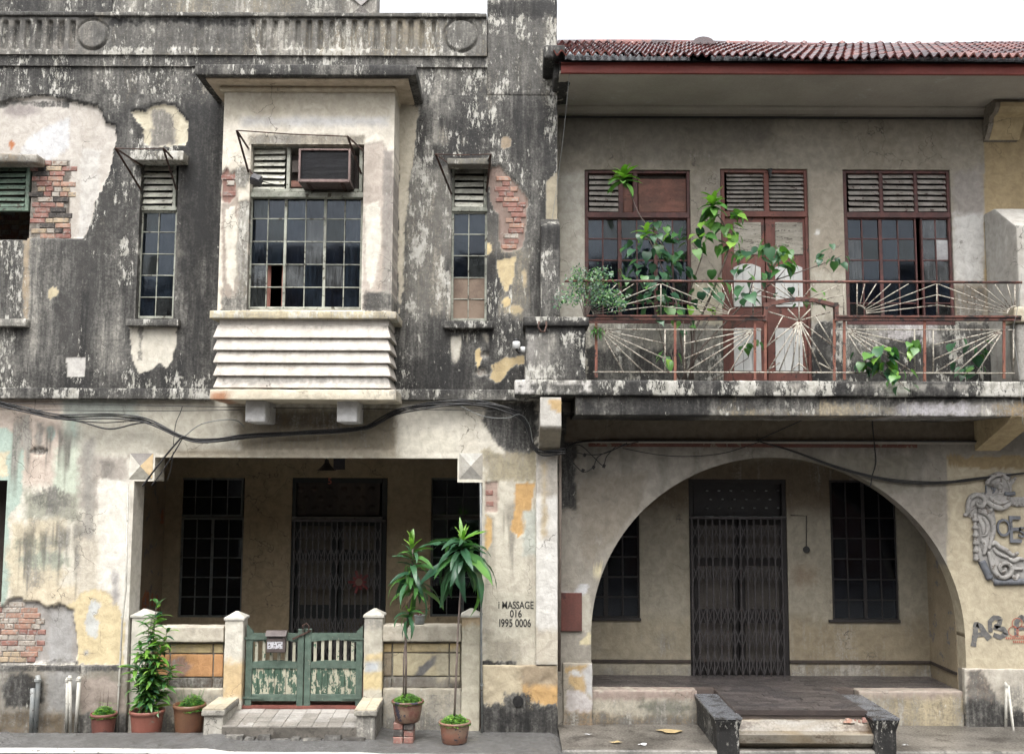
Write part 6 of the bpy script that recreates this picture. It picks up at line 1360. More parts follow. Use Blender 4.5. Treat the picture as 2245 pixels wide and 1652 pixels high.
# ================================================================== steps of the arch house
SB = empty('entrance_steps', P3(1740, 1640, -.6), 'worn cement steps with two black-stained cheek walls in front of the arch', 'steps')
zc2 = ZY(1522, 1700, YW); SLb = [worn('grey_cap_slab', C(118, 121, 126), C(98, 99, 104), C(70, 68, 68), 4, .55, .3, .25, dirt=.4, spec=.6)]
for a, b in ((1524, 1577.4), (1836, 1889)):
    x0, x1 = XV(a, 1522, YW), XV(b, 1526, YW)
    pt = Paint((C(190, 188, 178), 1.12, .5), [], 0, 241)
    def flare(P, z1_=zc2): P = P.copy(); k = np.clip((z1_ - .04 - P[:, 2]) / .1, 0, 1); c = (x0 + x1) / 2; P[:, 0] = c + (P[:, 0] - c) * (1 - .16 * k); P[:, 1] = np.where(P[:, 1] < 0, P[:, 1] + .03 * k, P[:, 1]); return P
    block('cheek_wall', x0, x1, -.69, YW + .06, -.1, zc2 - .02, pt, PL, SB, .012, .03, .008, None, flare)
    for j in range(4): MB().box(x0 - .004, x1 + .004, -.70 + 1.24 * j / 4 + .001, -.70 + 1.24 * (j + 1) / 4 - .001, zc2 - .021, zc2 + rnd.uniform(-.001, .002)).go('cap_slab', SLb[0], SB)
x0, x1 = XV(1577.4, 1526, YW) - .03, XV(1836, 1522, YW) + .03
OCM = worn('ochre_stained_step', C(140, 122, 90), C(156, 148, 132), C(96, 74, 46), 2.2, .47, .45, .4, (.6, 2, 2), dirt=.45, spec=.5, edge=.22)
def _yz(vy, z): return G3(1710, vy, z).y, z
prof = [(YFF - .012, .272), _yz(1577, .27), _yz(1601, .17), _yz(1610, .14), _yz(1628, .05), _yz(1639, -.03), (_yz(1640, -.03)[0] - .03, -.09), (YFF - .012, -.09)]
MB().prismx([(y, z) for y, z in prof][::-1], x0, x1).go('lower_step', OCM, SB)
for i in range(14):
    p = Vector((x1 - .05 - rnd.random() ** 2 * .3, YFF - .03 - rnd.random() * .05, .265)); s = rnd.uniform(.012, .03)
    MB().frustum((p.x - s, p.x + s, p.y - s, p.y + s), (p.x - s * .5, p.x + s * .6, p.y - s * .4, p.y + s * .5), .25, .25 + s * 1.6).go('rubble_piece', BR[rnd.randrange(3)], SB)

# ================================================================== pots and plants
def strap_leaf(name, mat, droop, wav=0.0, w=.085, n=9, taper=.8):
    V = []; F = []
    for i in range(n + 1):
        t = i / n; a = -droop * t; x = (math.sin(droop * t) / droop if droop > .01 else t); z = -(1 - math.cos(droop * t)) / droop if droop > .01 else 0
        ww = w * (math.sin(math.pi * min(1, .12 + t * .88)) ** .7) * (1 - .3 * t) + .004 * (1 - t); wv = wav * math.sin(t * 19) 
        V += [(x, ww, z + .35 * ww + wv), (x, 0, z), (x, -ww, z + .35 * ww - wv)]
    for i in range(n): F += [(3 * i, 3 * i + 1, 3 * i + 4, 3 * i + 3), (3 * i + 1, 3 * i + 2, 3 * i + 5, 3 * i + 4)]
    return mesh(name, V, F, mat, True)
def heart_leaf(name, mat, bend=.5):
    out = [(0, .0), (-.10, .16), (-.06, .32), (.08, .41), (.28, .42), (.48, .33), (.66, .19), (.80, .07), (1.0, .0)]
    V = []; F = []
    for x, w in out:
        z = -bend * x * x * .5; V += [(x, w, z + w * .22), (max(x, 0.0) if w < .2 else x + .0, 0, z), (x, -w, z + w * .22)]
    for i in range(len(out) - 1): F += [(3 * i, 3 * i + 1, 3 * i + 4, 3 * i + 3), (3 * i + 1, 3 * i + 2, 3 * i + 5, 3 * i + 4)]
    return mesh(name, V, F, mat, True)
STRAP = {k: [strap_leaf('leaf', M['leaf_' + k], d, .016, .10) for d in (.4, .9, 1.4, 1.9)] for k in ('dark', 'mid', 'light')}
LANCE = {k: [strap_leaf('leaf', M['leaf_' + k], d, 0, .13) for d in (.5, 1.0)] for k in ('dark', 'mid', 'light')}
HEART = {k: [heart_leaf('leaf', M['leaf_' + k], b) for b in (.3, .8)] for k in ('dark', 'mid', 'light')}
OVAL = {k: [strap_leaf('leaf', M['leaf_' + k], d, 0, .20) for d in (.4, .9)] for k in ('mid', 'light')}
def lmat(p, d, s, roll=0.0):
    d = Vector(d).normalized(); up = Vector((0, 0, 1)) if abs(d.z) < .97 else Vector((0, -1, 0))
    y = up.cross(d).normalized(); z = d.cross(y); m = Matrix((d, y, z)).transposed().to_4x4() @ Matrix.Rotation(roll, 4, 'X')
    return Matrix.Translation(p) @ m @ Matrix.Scale(s, 4)
def groundcover(parent, c, r, h, n, seed, mats=('leaf_mid', 'leaf_light')):
    R = random.Random(seed)
    for mm in mats:
        m = MB()
        for i in range(n):
            a, q = R.uniform(0, 6.283), math.sqrt(R.random()); p = c + Vector((r * q * math.cos(a), r * q * math.sin(a), h * (1 - q * q) * R.uniform(.3, 1.1) + R.uniform(0, .015)))
            s = R.uniform(.008, .017); t = R.uniform(0, 6.283); u = Vector((math.cos(t), math.sin(t), R.uniform(-.3, .6))) * s; v = Vector((-math.sin(t), math.cos(t), R.uniform(-.3, .3))) * s * .7
            m.add([p - u, p + v, p + u, p - v], [(0, 1, 2, 3)])
        tag(m.go('ground_cover', M[mm], parent), kind='stuff')
TERRA = worn('terracotta', C(128, 66, 52), C(142, 78, 60), C(104, 60, 50), 5, .62, .6, .2, dirt=.3)
TER2 = worn('terracotta_with_grey_leaf_marks', C(146, 78, 58), C(158, 90, 66), C(132, 116, 98), 4.2, .60, .55, .2, dirt=.25, edge=.01)
TBR = worn('glazed_brown_pot', C(128, 82, 44), C(110, 64, 38), C(90, 54, 34), 4, .6, .4, .15, dirt=.3)
TCAM = worn('camouflage_painted_pot', C(118, 62, 50), C(142, 118, 90), C(60, 58, 74), 5.5, .575, .55, .2, dirt=.2, edge=.01)
TCA2 = worn('terracotta_with_navy_blotches', C(152, 92, 66), C(146, 116, 92), C(58, 58, 78), 6.0, .60, .55, .2, dirt=.2, edge=.01)
def pot(e, vx, rimy, boty, hw, Y, mat, zbot=None, foot=.68):
    p = P3(vx, rimy, Y); z0 = W(vx, boty, Y)[1] if zbot is None else zbot; R_ = hw * (12 + Y) / F_PX; h = p.z - z0; c = Vector((p.x, Y, z0))
    prof = [(R_ * foot, 0), (R_ * (foot + .08), h * .05), (R_ * .86, h * .45), (R_ * .93, h * .80), (R_ * .96, h * .88), (R_ * 1.0, h * .90), (R_ * 1.03, h * .95), (R_ * 1.0, h), (R_ * .92, h), (R_ * .88, h * .9), (R_ * .85, h * .80)]
    MB().lathe(c, prof, 32).go('pot', mat, e, True); MB().lathe(c + Vector((0, 0, h * .8)), [(R_ * .87, 0), (R_ * .4, .012), (.01, .02)], 20, True).go('soil', M['soil'], e, True)
    return c + Vector((0, 0, h * .84)), R_, h
def pplant(lab, vx, vy, Y): return empty('potted_plant', P3(vx, vy, Y), lab, 'plant', 'pots set out along the front')
# 1 small pot with creeping cover
e = pplant('small brick-red pot of creeping green cover with dry twigs', 228, 1601, -.24); c, r, h = pot(e, 228, 1561, 1601, 27, -.24, TERRA, -.055)
groundcover(e, c, r * 1.0, .11, 900, 1)
for i in range(6): a = rnd.uniform(-.09, .06); MB().tube([c + Vector((a, 0, 0)), c + Vector((a * 1.15 + .01, .01, rnd.uniform(.18, .36)))], [.003, .0015], 4).go('twig', M['iron'], e)
for i in range(10): inst('leaf', LANCE['light'][0], e, lmat(c + Vector((rnd.uniform(0, .12), rnd.uniform(-.05, .05), rnd.uniform(.08, .18))), (rnd.uniform(-1, 1), rnd.uniform(-1, .3), .3), .05))
# 2 tall leafy plant
e = pplant('terracotta pot with a tall column of bushy green leaves', 323, 1602, -.26); c, r, h = pot(e, 323, 1554, 1602, 36, -.26, TER2, -.055)
R = random.Random(4); tops = [(345, 1318), (325, 1372), (368, 1380), (308, 1420), (352, 1430), (340, 1352), (296, 1450), (378, 1460), (330, 1470)]
for ti, (tx, ty) in enumerate(tops):
    b = c + Vector((R.uniform(-.07, .07), R.uniform(-.06, .06), 0)); t = P3(tx, ty, -.26 + R.uniform(-.1, .1)); mid = (b + t) / 2 + Vector((R.uniform(-.03, .03), 0, 0)); b2 = b * .7 + t * .3 + Vector((R.uniform(-.02, .02), 0, 0))
    MB().tube([b, b2, mid, t], [.008, .007, .006, .003], 5).go('stem', M['stem'], e, True)
    nl = 48
    for i in range(nl):
        k = .12 + .88 * ((i + R.random()) / nl); p = b + (t - b) * k if k < .5 else mid + (t - mid) * (k - .5) * 2
        a = R.uniform(0, 6.283); d = (math.cos(a), math.sin(a), R.uniform(-.15, .8) + (.5 if k > .95 else 0)); kind = 'light' if R.random() < (.2 + .25 * (k > .8)) else ('mid' if R.random() < .65 else 'dark')
        inst('leaf', LANCE[kind][R.randrange(2)], e, lmat(p, d, R.uniform(.13, .24), R.uniform(-.5, .5)))
groundcover(e, c, r * .85, .03, 150, 2, ('leaf_mid',))
# 3 brown pot
e = pplant('wide glazed brown pot of creeping cover beside the cheek wall', 416, 1597, -.28); c, r, h = pot(e, 416, 1541, 1597, 34, -.28, TBR, -.055)
groundcover(e, c + Vector((.03, 0, 0)), r * .95, .15, 1000, 3)
for i in range(22): a = rnd.uniform(0, 6.28); MB().tube([c + Vector((.08 * math.cos(a), .08 * math.sin(a), 0)), c + Vector((.16 * math.cos(a), .1 * math.sin(a), rnd.uniform(.14, .26)))], [.0025, .001], 4).go('grass_stalk', M['leaf_mid'], e)
# 4 dracaena on bricks
def dracaena(e, stemv, Y, crowns, seed, r0=.014):
    R = random.Random(seed); pts = [P3(x, y, Y + d) for x, y, d in stemv]; MB().tube(pts, [r0 * (1 - .3 * i / len(pts)) for i in range(len(pts))], 7).go('stem', M['stem'], e, True)
    for (vx, y0, y1, n, L0, L1, kinds) in crowns:
        for i in range(n):
            k = i / (n - 1); p = P3(vx + R.uniform(-2, 2), y0 + (y1 - y0) * k, Y); a = i * 2.39996 + R.uniform(-.3, .3); elv = 1.25 - 1.65 * k ** .6 + R.uniform(-.45, .45); L = (L0 + (L1 - L0) * min(1, k * 1.6)) * R.uniform(.6, 1.2)
            kd = 'light' if k < kinds[0] else ('mid' if R.random() < kinds[1] else 'dark'); var = 0 if k < .15 else R.choice((1, 2, 2, 3))
            if k > .55 and R.random() < .14: inst('leaf', DRYL, e, lmat(p, (math.cos(a), math.sin(a), -.6), L * .6, R.uniform(-1, 1))); continue
            inst('leaf', STRAP[kd][var], e, lmat(p, (math.cos(a) * math.cos(elv), math.sin(a) * math.cos(elv), math.sin(elv)), L, R.uniform(-.6, .6)))
DRY = worn('dry_brown_leaf', C(150, 124, 88), C(126, 98, 66), None, 9, rough=.8)
DRYL = strap_leaf('leaf', DRY, 1.9, .02, .06)
bs = empty('brick_stack', P3(888, 1626, -.44), 'little stack of red bricks under the camouflage-painted pot', 'bricks')
YK = -.44; zb0 = road_z(np.array([XV(888, 1626, YK)]), np.array([YK]))[0] - .004; zt4 = W(894, 1580, YK)[1]; hb_ = (zt4 - zb0) / 3; bxm = XV(886, 1600, YK)
for k in range(3):
    for s in ((-1, 1) if k != 1 else (-1, 1)):
        xc = bxm + s * .057; q = MB().bbox(xc - .052, xc + .052, YK - .10 + rnd.uniform(-.015, .015), YK + .11, zb0 + k * hb_ + .002, zb0 + (k + 1) * hb_ - .002, .006); q.go('brick', BR[1 if (k + s) % 3 else 4], bs)
e = pplant('camouflage-painted pot on bricks with a bushy two-tier dracaena', 894, 1580, YK); c, r, h = pot(e, 894, 1533, 1580, 34, YK, TCAM, zt4)
groundcover(e, c, r * 1.0, .09, 800, 4); dracaena(e, ((889, 1530, 0), (890, 1450, 0), (889, 1380, 0), (895, 1340, 0), (903, 1290, 0), (905, 1200, 0)), YK, ((905, 1192, 1300, 54, .20, .42, (.14, .45)), (896, 1338, 1362, 20, .14, .30, (.15, .5))), 11)
MB().tube([P3(884, 1530, YK), P3(885, 1440, YK), P3(893, 1368, YK)], .009, 6).go('stem', M['stem'], e, True)
# 5 taller dracaena
e = pplant('terracotta pot with navy blotches and a tall single-stemmed dracaena', 997, 1628, -.5); zb5 = road_z(np.array([XV(997, 1628, -.5)]), np.array([-.5]))[0] - .002
c, r, h = pot(e, 997, 1579, 1628, 34, -.5, TCA2, zb5); groundcover(e, c, r * 1.0, .09, 800, 5); dracaena(e, ((996, 1572, 0), (1000, 1480, .02), (1004, 1380, .02), (1010, 1290, 0), (1013, 1200, 0)), -.5, ((1014, 1178, 1240, 56, .24, .60, (.12, .15)),), 12, .013)
# 6 small tin pot on the coping
e = pplant('tiny grey pot with red buds standing on the low wall coping', 920, 1370, .12); z6 = ZY(1370, 925, .04) + .002
c, r, h = pot(e, 920, 1347, 1370, 12, .13, M['grey_pipe'], z6, .8)
MB().tube([c + Vector((-.1, 0, -.02)), c + Vector((-.1, 0, .03)), c + Vector((.1, 0, .03)), c + Vector((.1, 0, -.02))], .004, 4).go('wire_handle', M['iron'], e)
for i in range(9): a = rnd.uniform(0, 6.28); MB().tube([c, c + Vector((.07 * math.cos(a), .05 * math.sin(a), rnd.uniform(.05, .1)))], .004, 4).go('succulent_stem', TERRA, e)
for i in range(3): MB().lathe(c + Vector((.08 + .02 * i, -.02, .06 + .03 * i)), [(.004, -.01), (.012, 0), (.004, .01)], 8, True).go('red_bud', RED, e)

def smooth(pts, n=6):
    P = [Vector(p) for p in pts]; out = []
    for i in range(len(P) - 1):
        p0, p1, p2, p3 = P[max(i - 1, 0)], P[i], P[i + 1], P[min(i + 2, len(P) - 1)]
        for k in range(n):
            t = k / n; out.append(.5 * ((2 * p1) + (p2 - p0) * t + (2 * p0 - 5 * p1 + 4 * p2 - p3) * t * t + (3 * p1 - p0 - 3 * p2 + p3) * t ** 3))
    return out + [P[-1]]
# ---- self-sown fig shrub on the balcony
FG = empty('fig_shrub', P3(1500, 832, .0), 'self-sown fig shrub with heart-shaped leaves growing through the balcony railing', 'shrub'); R = random.Random(21)
stems = [([(1502, 832, .05), (1496, 770, .05), (1482, 660, .0), (1445, 570, -.05), (1418, 512, -.1)], .014), ([(1512, 832, 0), (1522, 725, 0), (1560, 645, -.05), (1592, 565, -.1), (1602, 520, -.1), (1585, 488, -.15), (1572, 470, -.15)], .016), ([(1495, 832, .1), (1540, 760, .1), (1640, 655, .05), (1705, 612, 0), (1800, 580, -.05), (1846, 560, -.1)], .013),
         ([(1482, 660, 0), (1470, 560, -.05), (1402, 472, -.1), (1376, 412, -.12), (1367, 392, -.12)], .009), ([(1490, 832, .1), (1455, 760, .05), (1430, 660, -.1)], .010), ([(1520, 832, .1), (1512, 640, .1), (1540, 560, 0), (1515, 530, -.1)], .011), ([(1640, 655, .05), (1655, 600, 0), (1660, 545, -.1)], .009), ([(1700, 615, 0), (1730, 580, -.1)], .008), ([(1505, 832, .2), (1500, 740, .2), (1494, 640, .1)], .009), ([(1516, 832, .15), (1530, 740, .1), (1600, 630, 0)], .008), ([(1580, 740, .1), (1650, 690, 0), (1740, 650, -.2)], .006)]
for pts, r0 in stems: MB().tube([P3(x, y, d) for x, y, d in pts], [r0 * (1 - .65 * i / (len(pts) - 1)) for i in range(len(pts))], 6).go('branch', M['stem'], FG, True)
def cluster(e, vx, vy, rx, ry, n, L, kinds, Y, fam, dep=.18, hang=-.75):
    n = max(1, int(n * 1.0)); L *= .94; rx *= 1.22; ry *= 1.22
    for i in range(n):
        a, q = R.uniform(0, 6.283), R.random() ** .5; p = P3(vx + rx * q * math.cos(a), vy + ry * q * math.sin(a), Y + R.uniform(-dep, dep)); kd = R.choices(('dark', 'mid', 'light'), kinds)[0]
        if kd not in fam: kd = 'mid'
        d = (math.cos(a) * .8 + R.uniform(-.4, .4), R.uniform(-1, .3), hang + R.uniform(-.5, .6)); inst('leaf', fam[kd][R.randrange(2)], e, lmat(p, d, L * R.uniform(.7, 1.2), R.uniform(-.6, .6)))
def rosette(e, vx, vy, Y, n, L, kinds, fam):
    p = P3(vx, vy, Y); L *= 1.45
    for i in range(n):
        k = i / n; a = i * 2.4; elv = 1.15 - 1.75 * k; kd = 'light' if k < kinds else 'mid'; inst('leaf', fam[kd][R.randrange(2)], e, lmat(p - Vector((0, 0, .1 * k)), (math.cos(a) * math.cos(elv), math.sin(a) * math.cos(elv) - .15, math.sin(elv)), L * R.uniform(.75, 1.1) * (.7 + .4 * k), R.uniform(-.3, .3)))
rosette(FG, 1366, 384, -.13, 19, .20, .55, OVAL); rosette(FG, 1416, 503, -.2, 9, .16, .8, OVAL); rosette(FG, 1563, 440, -.18, 16, .20, .45, OVAL)
cluster(FG, 1585, 468, 42, 26, 18, .17, (.2, .9, .4), -.18, HEART, .12, -.5); cluster(FG, 1425, 560, 55, 48, 36, .15, (1, .25, 0), -.12, HEART); cluster(FG, 1508, 522, 36, 28, 15, .17, (.6, .8, .1), -.2, HEART, .1); cluster(FG, 1446, 655, 40, 38, 22, .16, (1, .2, 0), -.3, HEART, .12)
cluster(FG, 1555, 622, 44, 26, 11, .17, (1, .3, 0), -.2, HEART); cluster(FG, 1606, 540, 26, 26, 12, .15, (.4, .9, .2), -.15, HEART); cluster(FG, 1668, 575, 52, 34, 34, .15, (.8, .5, .1), -.15, HEART); cluster(FG, 1722, 570, 26, 22, 12, .15, (.4, .7, .3), -.2, HEART); cluster(FG, 1640, 632, 26, 28, 9, .16, (1, .2, 0), -.3, HEART)
cluster(FG, 1500, 690, 60, 30, 14, .13, (.8, .6, .1), -.1, HEART); cluster(FG, 1560, 520, 40, 30, 10, .14, (.3, 1, .3), -.2, HEART); cluster(FG, 1478, 590, 40, 30, 12, .15, (1, .3, 0), -.05, HEART); cluster(FG, 1392, 640, 30, 30, 10, .14, (1, .3, 0), -.1, HEART); cluster(FG, 1690, 545, 30, 20, 10, .14, (.6, .7, .2), -.1, HEART); cluster(FG, 1440, 510, 30, 22, 9, .13, (1, .4, 0), -.05, HEART)
cluster(FG, 1832, 562, 32, 22, 15, .12, (1, .4, .1), -.1, HEART, .1); cluster(FG, 1745, 650, 58, 16, 9, .12, (.6, .6, .2), -.25, HEART); cluster(FG, 1350, 608, 26, 14, 10, .09, (.8, .4, 0), -.15, HEART, .1)
F2 = empty('fig_seedling', P3(1945, 836, -.4), 'low fig seedling sprawling out under the right half of the railing', 'shrub')
for pts in ([(1960, 834, -.35), (1950, 800, -.42), (1935, 775, -.46)], [(1960, 834, -.35), (1985, 800, -.45), (2010, 770, -.46)], [(1950, 834, -.38), (1905, 800, -.46), (1890, 780, -.46)], [(1955, 834, -.4), (1970, 835, -.5), (1985, 850, -.56)]): MB().tube([P3(*p) for p in pts], [.008, .006, .003], 5).go('branch', M['stem'], F2, True)
cluster(F2, 1940, 790, 34, 26, 24, .15, (.8, .6, .1), -.5, HEART, .07); cluster(F2, 1893, 786, 20, 22, 9, .13, (1, .3, 0), -.46, HEART, .05); cluster(F2, 2006, 772, 18, 22, 8, .11, (.7, .5, .2), -.46, HEART, .05); cluster(F2, 1980, 830, 24, 22, 10, .13, (.8, .6, .1), -.58, HEART, .05)
F3 = empty('fig_seedling', P3(1475, 836, -.3), 'small fig seedling at the foot of the stems behind the railing', 'shrub'); MB().tube([P3(1478, 834, -.3), P3(1476, 790, -.3), P3(1470, 770, -.3)], [.006, .005, .003], 5).go('branch', M['stem'], F3, True)
cluster(F3, 1466, 782, 26, 22, 7, .13, (.3, 1, .1), -.3, HEART, .06); None
F4 = empty('fig_seedling', P3(2150, 836, .2), 'dark fig seedling against the blackened wall at the balcony end', 'shrub'); MB().tube([P3(2150, 834, .2), P3(2140, 790, .2), P3(2130, 750, .2)], [.006, .005, .003], 5).go('branch', M['stem'], F4, True)
cluster(F4, 2130, 770, 45, 30, 12, .16, (1, .1, 0), .15, HEART, .08); cluster(F4, 2150, 815, 40, 14, 8, .13, (1, .5, 0), .0, HEART, .08)
F5 = empty('fig_seedling', P3(1560, 836, -.2), 'pale fig sprig low on the balcony before the bare plaster', 'shrub'); MB().tube([P3(1562, 834, -.2), P3(1640, 785, -.2), P3(1650, 750, -.2)], [.006, .005, .003], 5).go('branch', M['stem'], F5, True)
cluster(F5, 1640, 755, 32, 12, 7, .12, (.1, 1, .3), -.22, HEART, .05)
BSH = empty('small_leaved_bush', P3(1284, 705, -.4), 'small-leaved weeping bush rooted on the balcony corner pier', 'shrub'); m1, m2 = MB(), MB(); R2 = random.Random(31)
tips = []
for i in range(17):
    a = R2.uniform(-1, 1); t = P3(1286 + a * 52 + (14 if a > 0 else 0), 585 + abs(a) ** 1.4 * 78 + R2.uniform(-22, 34), -.42 + R2.uniform(-.2, .15)); b = P3(1283, 702, -.42); md = (b + t) / 2 + Vector((-.04 * a, 0, .10)); MB().tube(smooth([b, md, t], 4), [.006 - .0045 * k / 8 for k in range(9)], 5).go('branch', M['stem'], BSH, True)
    tips += [(q, 1.0) for q in smooth([md, t, t + Vector((.06 * a, -.03, -.10))], 5)]
for i in range(1500):
    q, w_ = R2.choice(tips); p = q + Vector((R2.gauss(0, .045), R2.gauss(0, .045), R2.gauss(-.01, .04)))
    s = R2.uniform(.012, .024); d = Vector((R2.uniform(-1, 1), R2.uniform(-1, .4), R2.uniform(-1.3, .1))).normalized(); sd = d.cross(Vector((R2.uniform(-.3, .3), -1, .3))).normalized() * s * .42
    (m1 if R2.random() < .55 else m2).add([p, p + d * s + sd, p + d * s * 2.1, p + d * s - sd], [(0, 1, 2, 3)])
tag(m1.go('foliage', M['leaf_dark'], BSH), kind='stuff'); tag(m2.go('foliage', M['leaf_mid'], BSH), kind='stuff')
FN = empty('fern', P3(1312, 722, -.44), 'little tuft of fern drooping from the end of the railing', 'fern')
for i in range(34): a = R2.uniform(0, 6.28); inst('frond', LANCE['mid'][1], FN, lmat(P3(1308 + R2.uniform(-8, 12), 722 + R2.uniform(-6, 6), -.45), (math.cos(a), -abs(math.sin(a)) * .6, -.3 + R2.uniform(-.5, .6)), R2.uniform(.06, .13)))
W1 = empty('weed', P3(1925, 1640, -.72), 'bright green weed at the foot of the black-stained cheek wall', 'weed')
for i in range(9): inst('leaf', OVAL['mid'][0], W1, lmat(G3(1926, 1634, -.05) + Vector((R2.uniform(-.05, .05), -.03, R2.uniform(0, .06))), (R2.uniform(-1, 1), -.6, R2.uniform(0, .8)), .06))

# ================================================================== cables, pipes
def cable(lab, pts, r, Y=-.13, mat=None, name='cable', grp='cables strung along the fronts'):
    q = smooth([P3(p[0], p[1], p[2] if len(p) > 2 else Y) for p in pts]); o = MB().tube(q, r, 6).go(name, mat or M['black'], None, True, q[0]); tag(o, lab, 'cable', grp); return o
main = [(-60, 868), (0, 884), (60, 899), (110, 912), (150, 913), (240, 911), (300, 918), (340, 930), (400, 957), (450, 966), (540, 957), (640, 950), (740, 943), (800, 937), (835, 922), (870, 902), (930, 889), (1000, 883), (1060, 886), (1110, 896), (1145, 915), (1160, 950), (1172, 982), (1195, 991), (1240, 988)]
for i in range(7):
    pts = []
    for k, (x, y) in enumerate(main):
        s = 0 if x < 380 and i > 3 else 1
        off = (i - 3) * (.9 if 380 < x < 830 else 1.6) + 2.5 * math.sin(k * 1.7 + i * 2.1) * (1 if x > 420 else .6)
        pts.append((x, y + off, -.13 - .012 * math.sin(i * 1.3)))
    if i == 2: pts[5] = (240, 940, -.14); pts[6] = (300, 928, -.14); pts[4] = (180, 925, -.14)
    if i == 5: pts[5] = (230, 926, -.13); pts[4] = (170, 922, -.13)
    cable('black strand of the sagging cable bundle looped across the stained lintel' if i not in (2, 5) else ('lowest strand of the bundle, hanging slack left of the porch corner', 0, 0, 'strand of the bundle with a shallow slack loop left of the porch')[i - 2], pts, .0065 if i % 2 else .009)
cable('thin straight wire running just under the string course', [(-60, 882), (300, 888), (570, 893), (900, 897), (1180, 902), (1260, 905)], .004); cable('second thin wire running just below the straight one', [(-60, 896), (200, 900), (400, 900), (560, 897)], .004)
cable('thick black cable end dangling down before the porch corner', [(400, 956), (370, 990), (340, 1028), (312, 1066)], .011, -.17); cable('thinner cable end hanging beside the thick dangling one', [(402, 957), (378, 998), (352, 1038), (332, 1064)], .008, -.16); cable('loose wire rising from the bundle to the wall', [(380, 975), (385, 930), (395, 905), (400, 890)], .005, -.1)
cable('pair of bare wires hanging straight below the bundle', [(380, 990), (374, 1030), (366, 1052)], .004, -.16); cable('grey lead looping up from the bundle to the bay corbel', [(405, 956), (440, 930), (490, 920), (520, 922), (535, 935)], .006, -.12, M['grey_pipe'])
cable('pale strand bowing below the bundle before the pier', [(1010, 890), (1060, 912), (1110, 916), (1140, 908), (1160, 930), (1168, 970)], .004, -.15, M['grey_pipe'])
YC = YW - .05
cable('black cable laid along the moulding above the arch', [(1240, 982, YC - .3), (1275, 968, YC), (1400, 966, YC), (1670, 966, YC), (2000, 966, YC), (2178, 967, YC)], .012); cable('slack wire drooping from the moulding over the arch crown', [(1365, 982, YC), (1440, 996, YC), (1510, 1000, YC), (1590, 992, YC), (1665, 968, YC)], .005)
for i in range(3): cable('cable sagging from the arch crown toward the cartouche', [(1665, 968, YC), (1740, 988 + i, YC), (1830, 1020 + i * 2, YC), (1915, 1043 + i * 2, YC), (1990, 1053 + i * 3, YC), (2070, 1055 + i * 2, YC), (2150, 1046 + i * 2, YC), (2300, 1030, YC)], .007)
cable('wire slanting up from the moulding to the balcony beam', [(1655, 967, YC), (1720, 938, YC), (1800, 902, YC)], .006); cable('knotted cord hanging over the right shoulder of the arch', [(1911, 905, YC), (1914, 945, YC), (1918, 985, YC), (1920, 1015, YC), (1912, 1043, YC), (1908, 1064, YC), (1898, 1062, YC)], .008); cable('wire strung below the balcony beam past the cord', [(1915, 906, YC), (1990, 918, YC), (2050, 924, YC), (2110, 914, YC), (2170, 908, YC)], .005)
for j, pts in enumerate(([(1238, 985), (1270, 975), (1300, 1000), (1322, 1020), (1330, 1000), (1350, 978)], [(1236, 988), (1262, 1020), (1280, 1034), (1300, 1024), (1312, 1000), (1345, 985), (1370, 975), (1400, 968)], [(1240, 986), (1290, 996), (1330, 992), (1375, 970)])): cable('tangled wire tail with a clip beside the balcony bracket', [(x, y, YC - .05) for x, y in pts], .006)
for x, y in ((1278, 1031), (1301, 1024), (1324, 1021), (1282, 997)):
    q = P3(x, y, YC - .05); o = MB().bbox(-.018, .018, -.012, .012, -.022, .022, .004).go('cable_clip', M['black']); o.location = q; o.rotation_euler = (0, .5, 0); tag(o, 'small black clip on the tangled wires by the bracket', 'clip', 'clips on the tangled wires')
cable('wire dropping from the eaves past the pier edge', [(1250, 140, -.63), (1248, 165, -.6), (1236, 290, -.3), (1222, 400, -.06), (1205, 520, -.05), (1196, 600, -.1)], .003, 0, M['grey_pipe']); cable('thin wire hanging in front of the balcony end post', [(2240, 600, -.6), (2230, 680, -.55), (2222, 730, -.52), (2238, 840, -.56), (2242, 930, -.55)], .003, 0, M['grey_pipe'])
YD = .5
cable('thin wire crossing the open sky beside the pier', [(1200, 27, 1.5), (1253, 27, 1.5), (1700, 20, 3.0)], .002, 0) if False else None
def pipe(lab, pts, r, Y, mat, clips=(), cat='pipe', grp='pipes on the wall fronts'):
    q = [P3(p[0], p[1], p[2] if len(p) > 2 else Y) for p in pts]; e = empty('wall_pipe', q[-1], lab, cat, grp); MB().tube(q, r, 10).go('pipe_run', mat, e, True)
    for k in clips: c_ = P3(*k, Y); MB().tube([c_ + Vector((0, 0, -.012)), c_ + Vector((0, 0, .012))], r * 1.5, 10).go('clip', mat, e)
pipe('slim conduit down the corner of the cream porch pier', [(281, 1060), (276, 1288), (268, 1360), (260, 1520), (256, 1612)], .011, -.075, M['white_pipe'], ((268, 1352), (261, 1500)))
pipe('slim grey conduit down the corner of the stencilled pier', [(1054, 1058), (1055, 1200), (1055, 1400), (1057, 1612)], .013, -.065, M['grey_pipe'], ((1055, 1345), (1056, 1500)))
pipe('brown downpipe in the slot beside the white pilaster', [(1228, 985), (1228, 1200), (1226, 1470)], .018, .05, worn('brown_pipe', C(110, 96, 84), C(128, 112, 98), None, 8))
pipe('grey drain pipe with an elbow, leaning on the rubble plinth', [(83, 1480, -.12), (84, 1492, -.14), (78, 1606, -.15)], .027, -.14, M['grey_pipe'], ((83, 1490),)); pipe('straight grey drain pipe next to the elbowed one', [(72, 1508), (69, 1606)], .028, -.15, M['grey_pipe'])
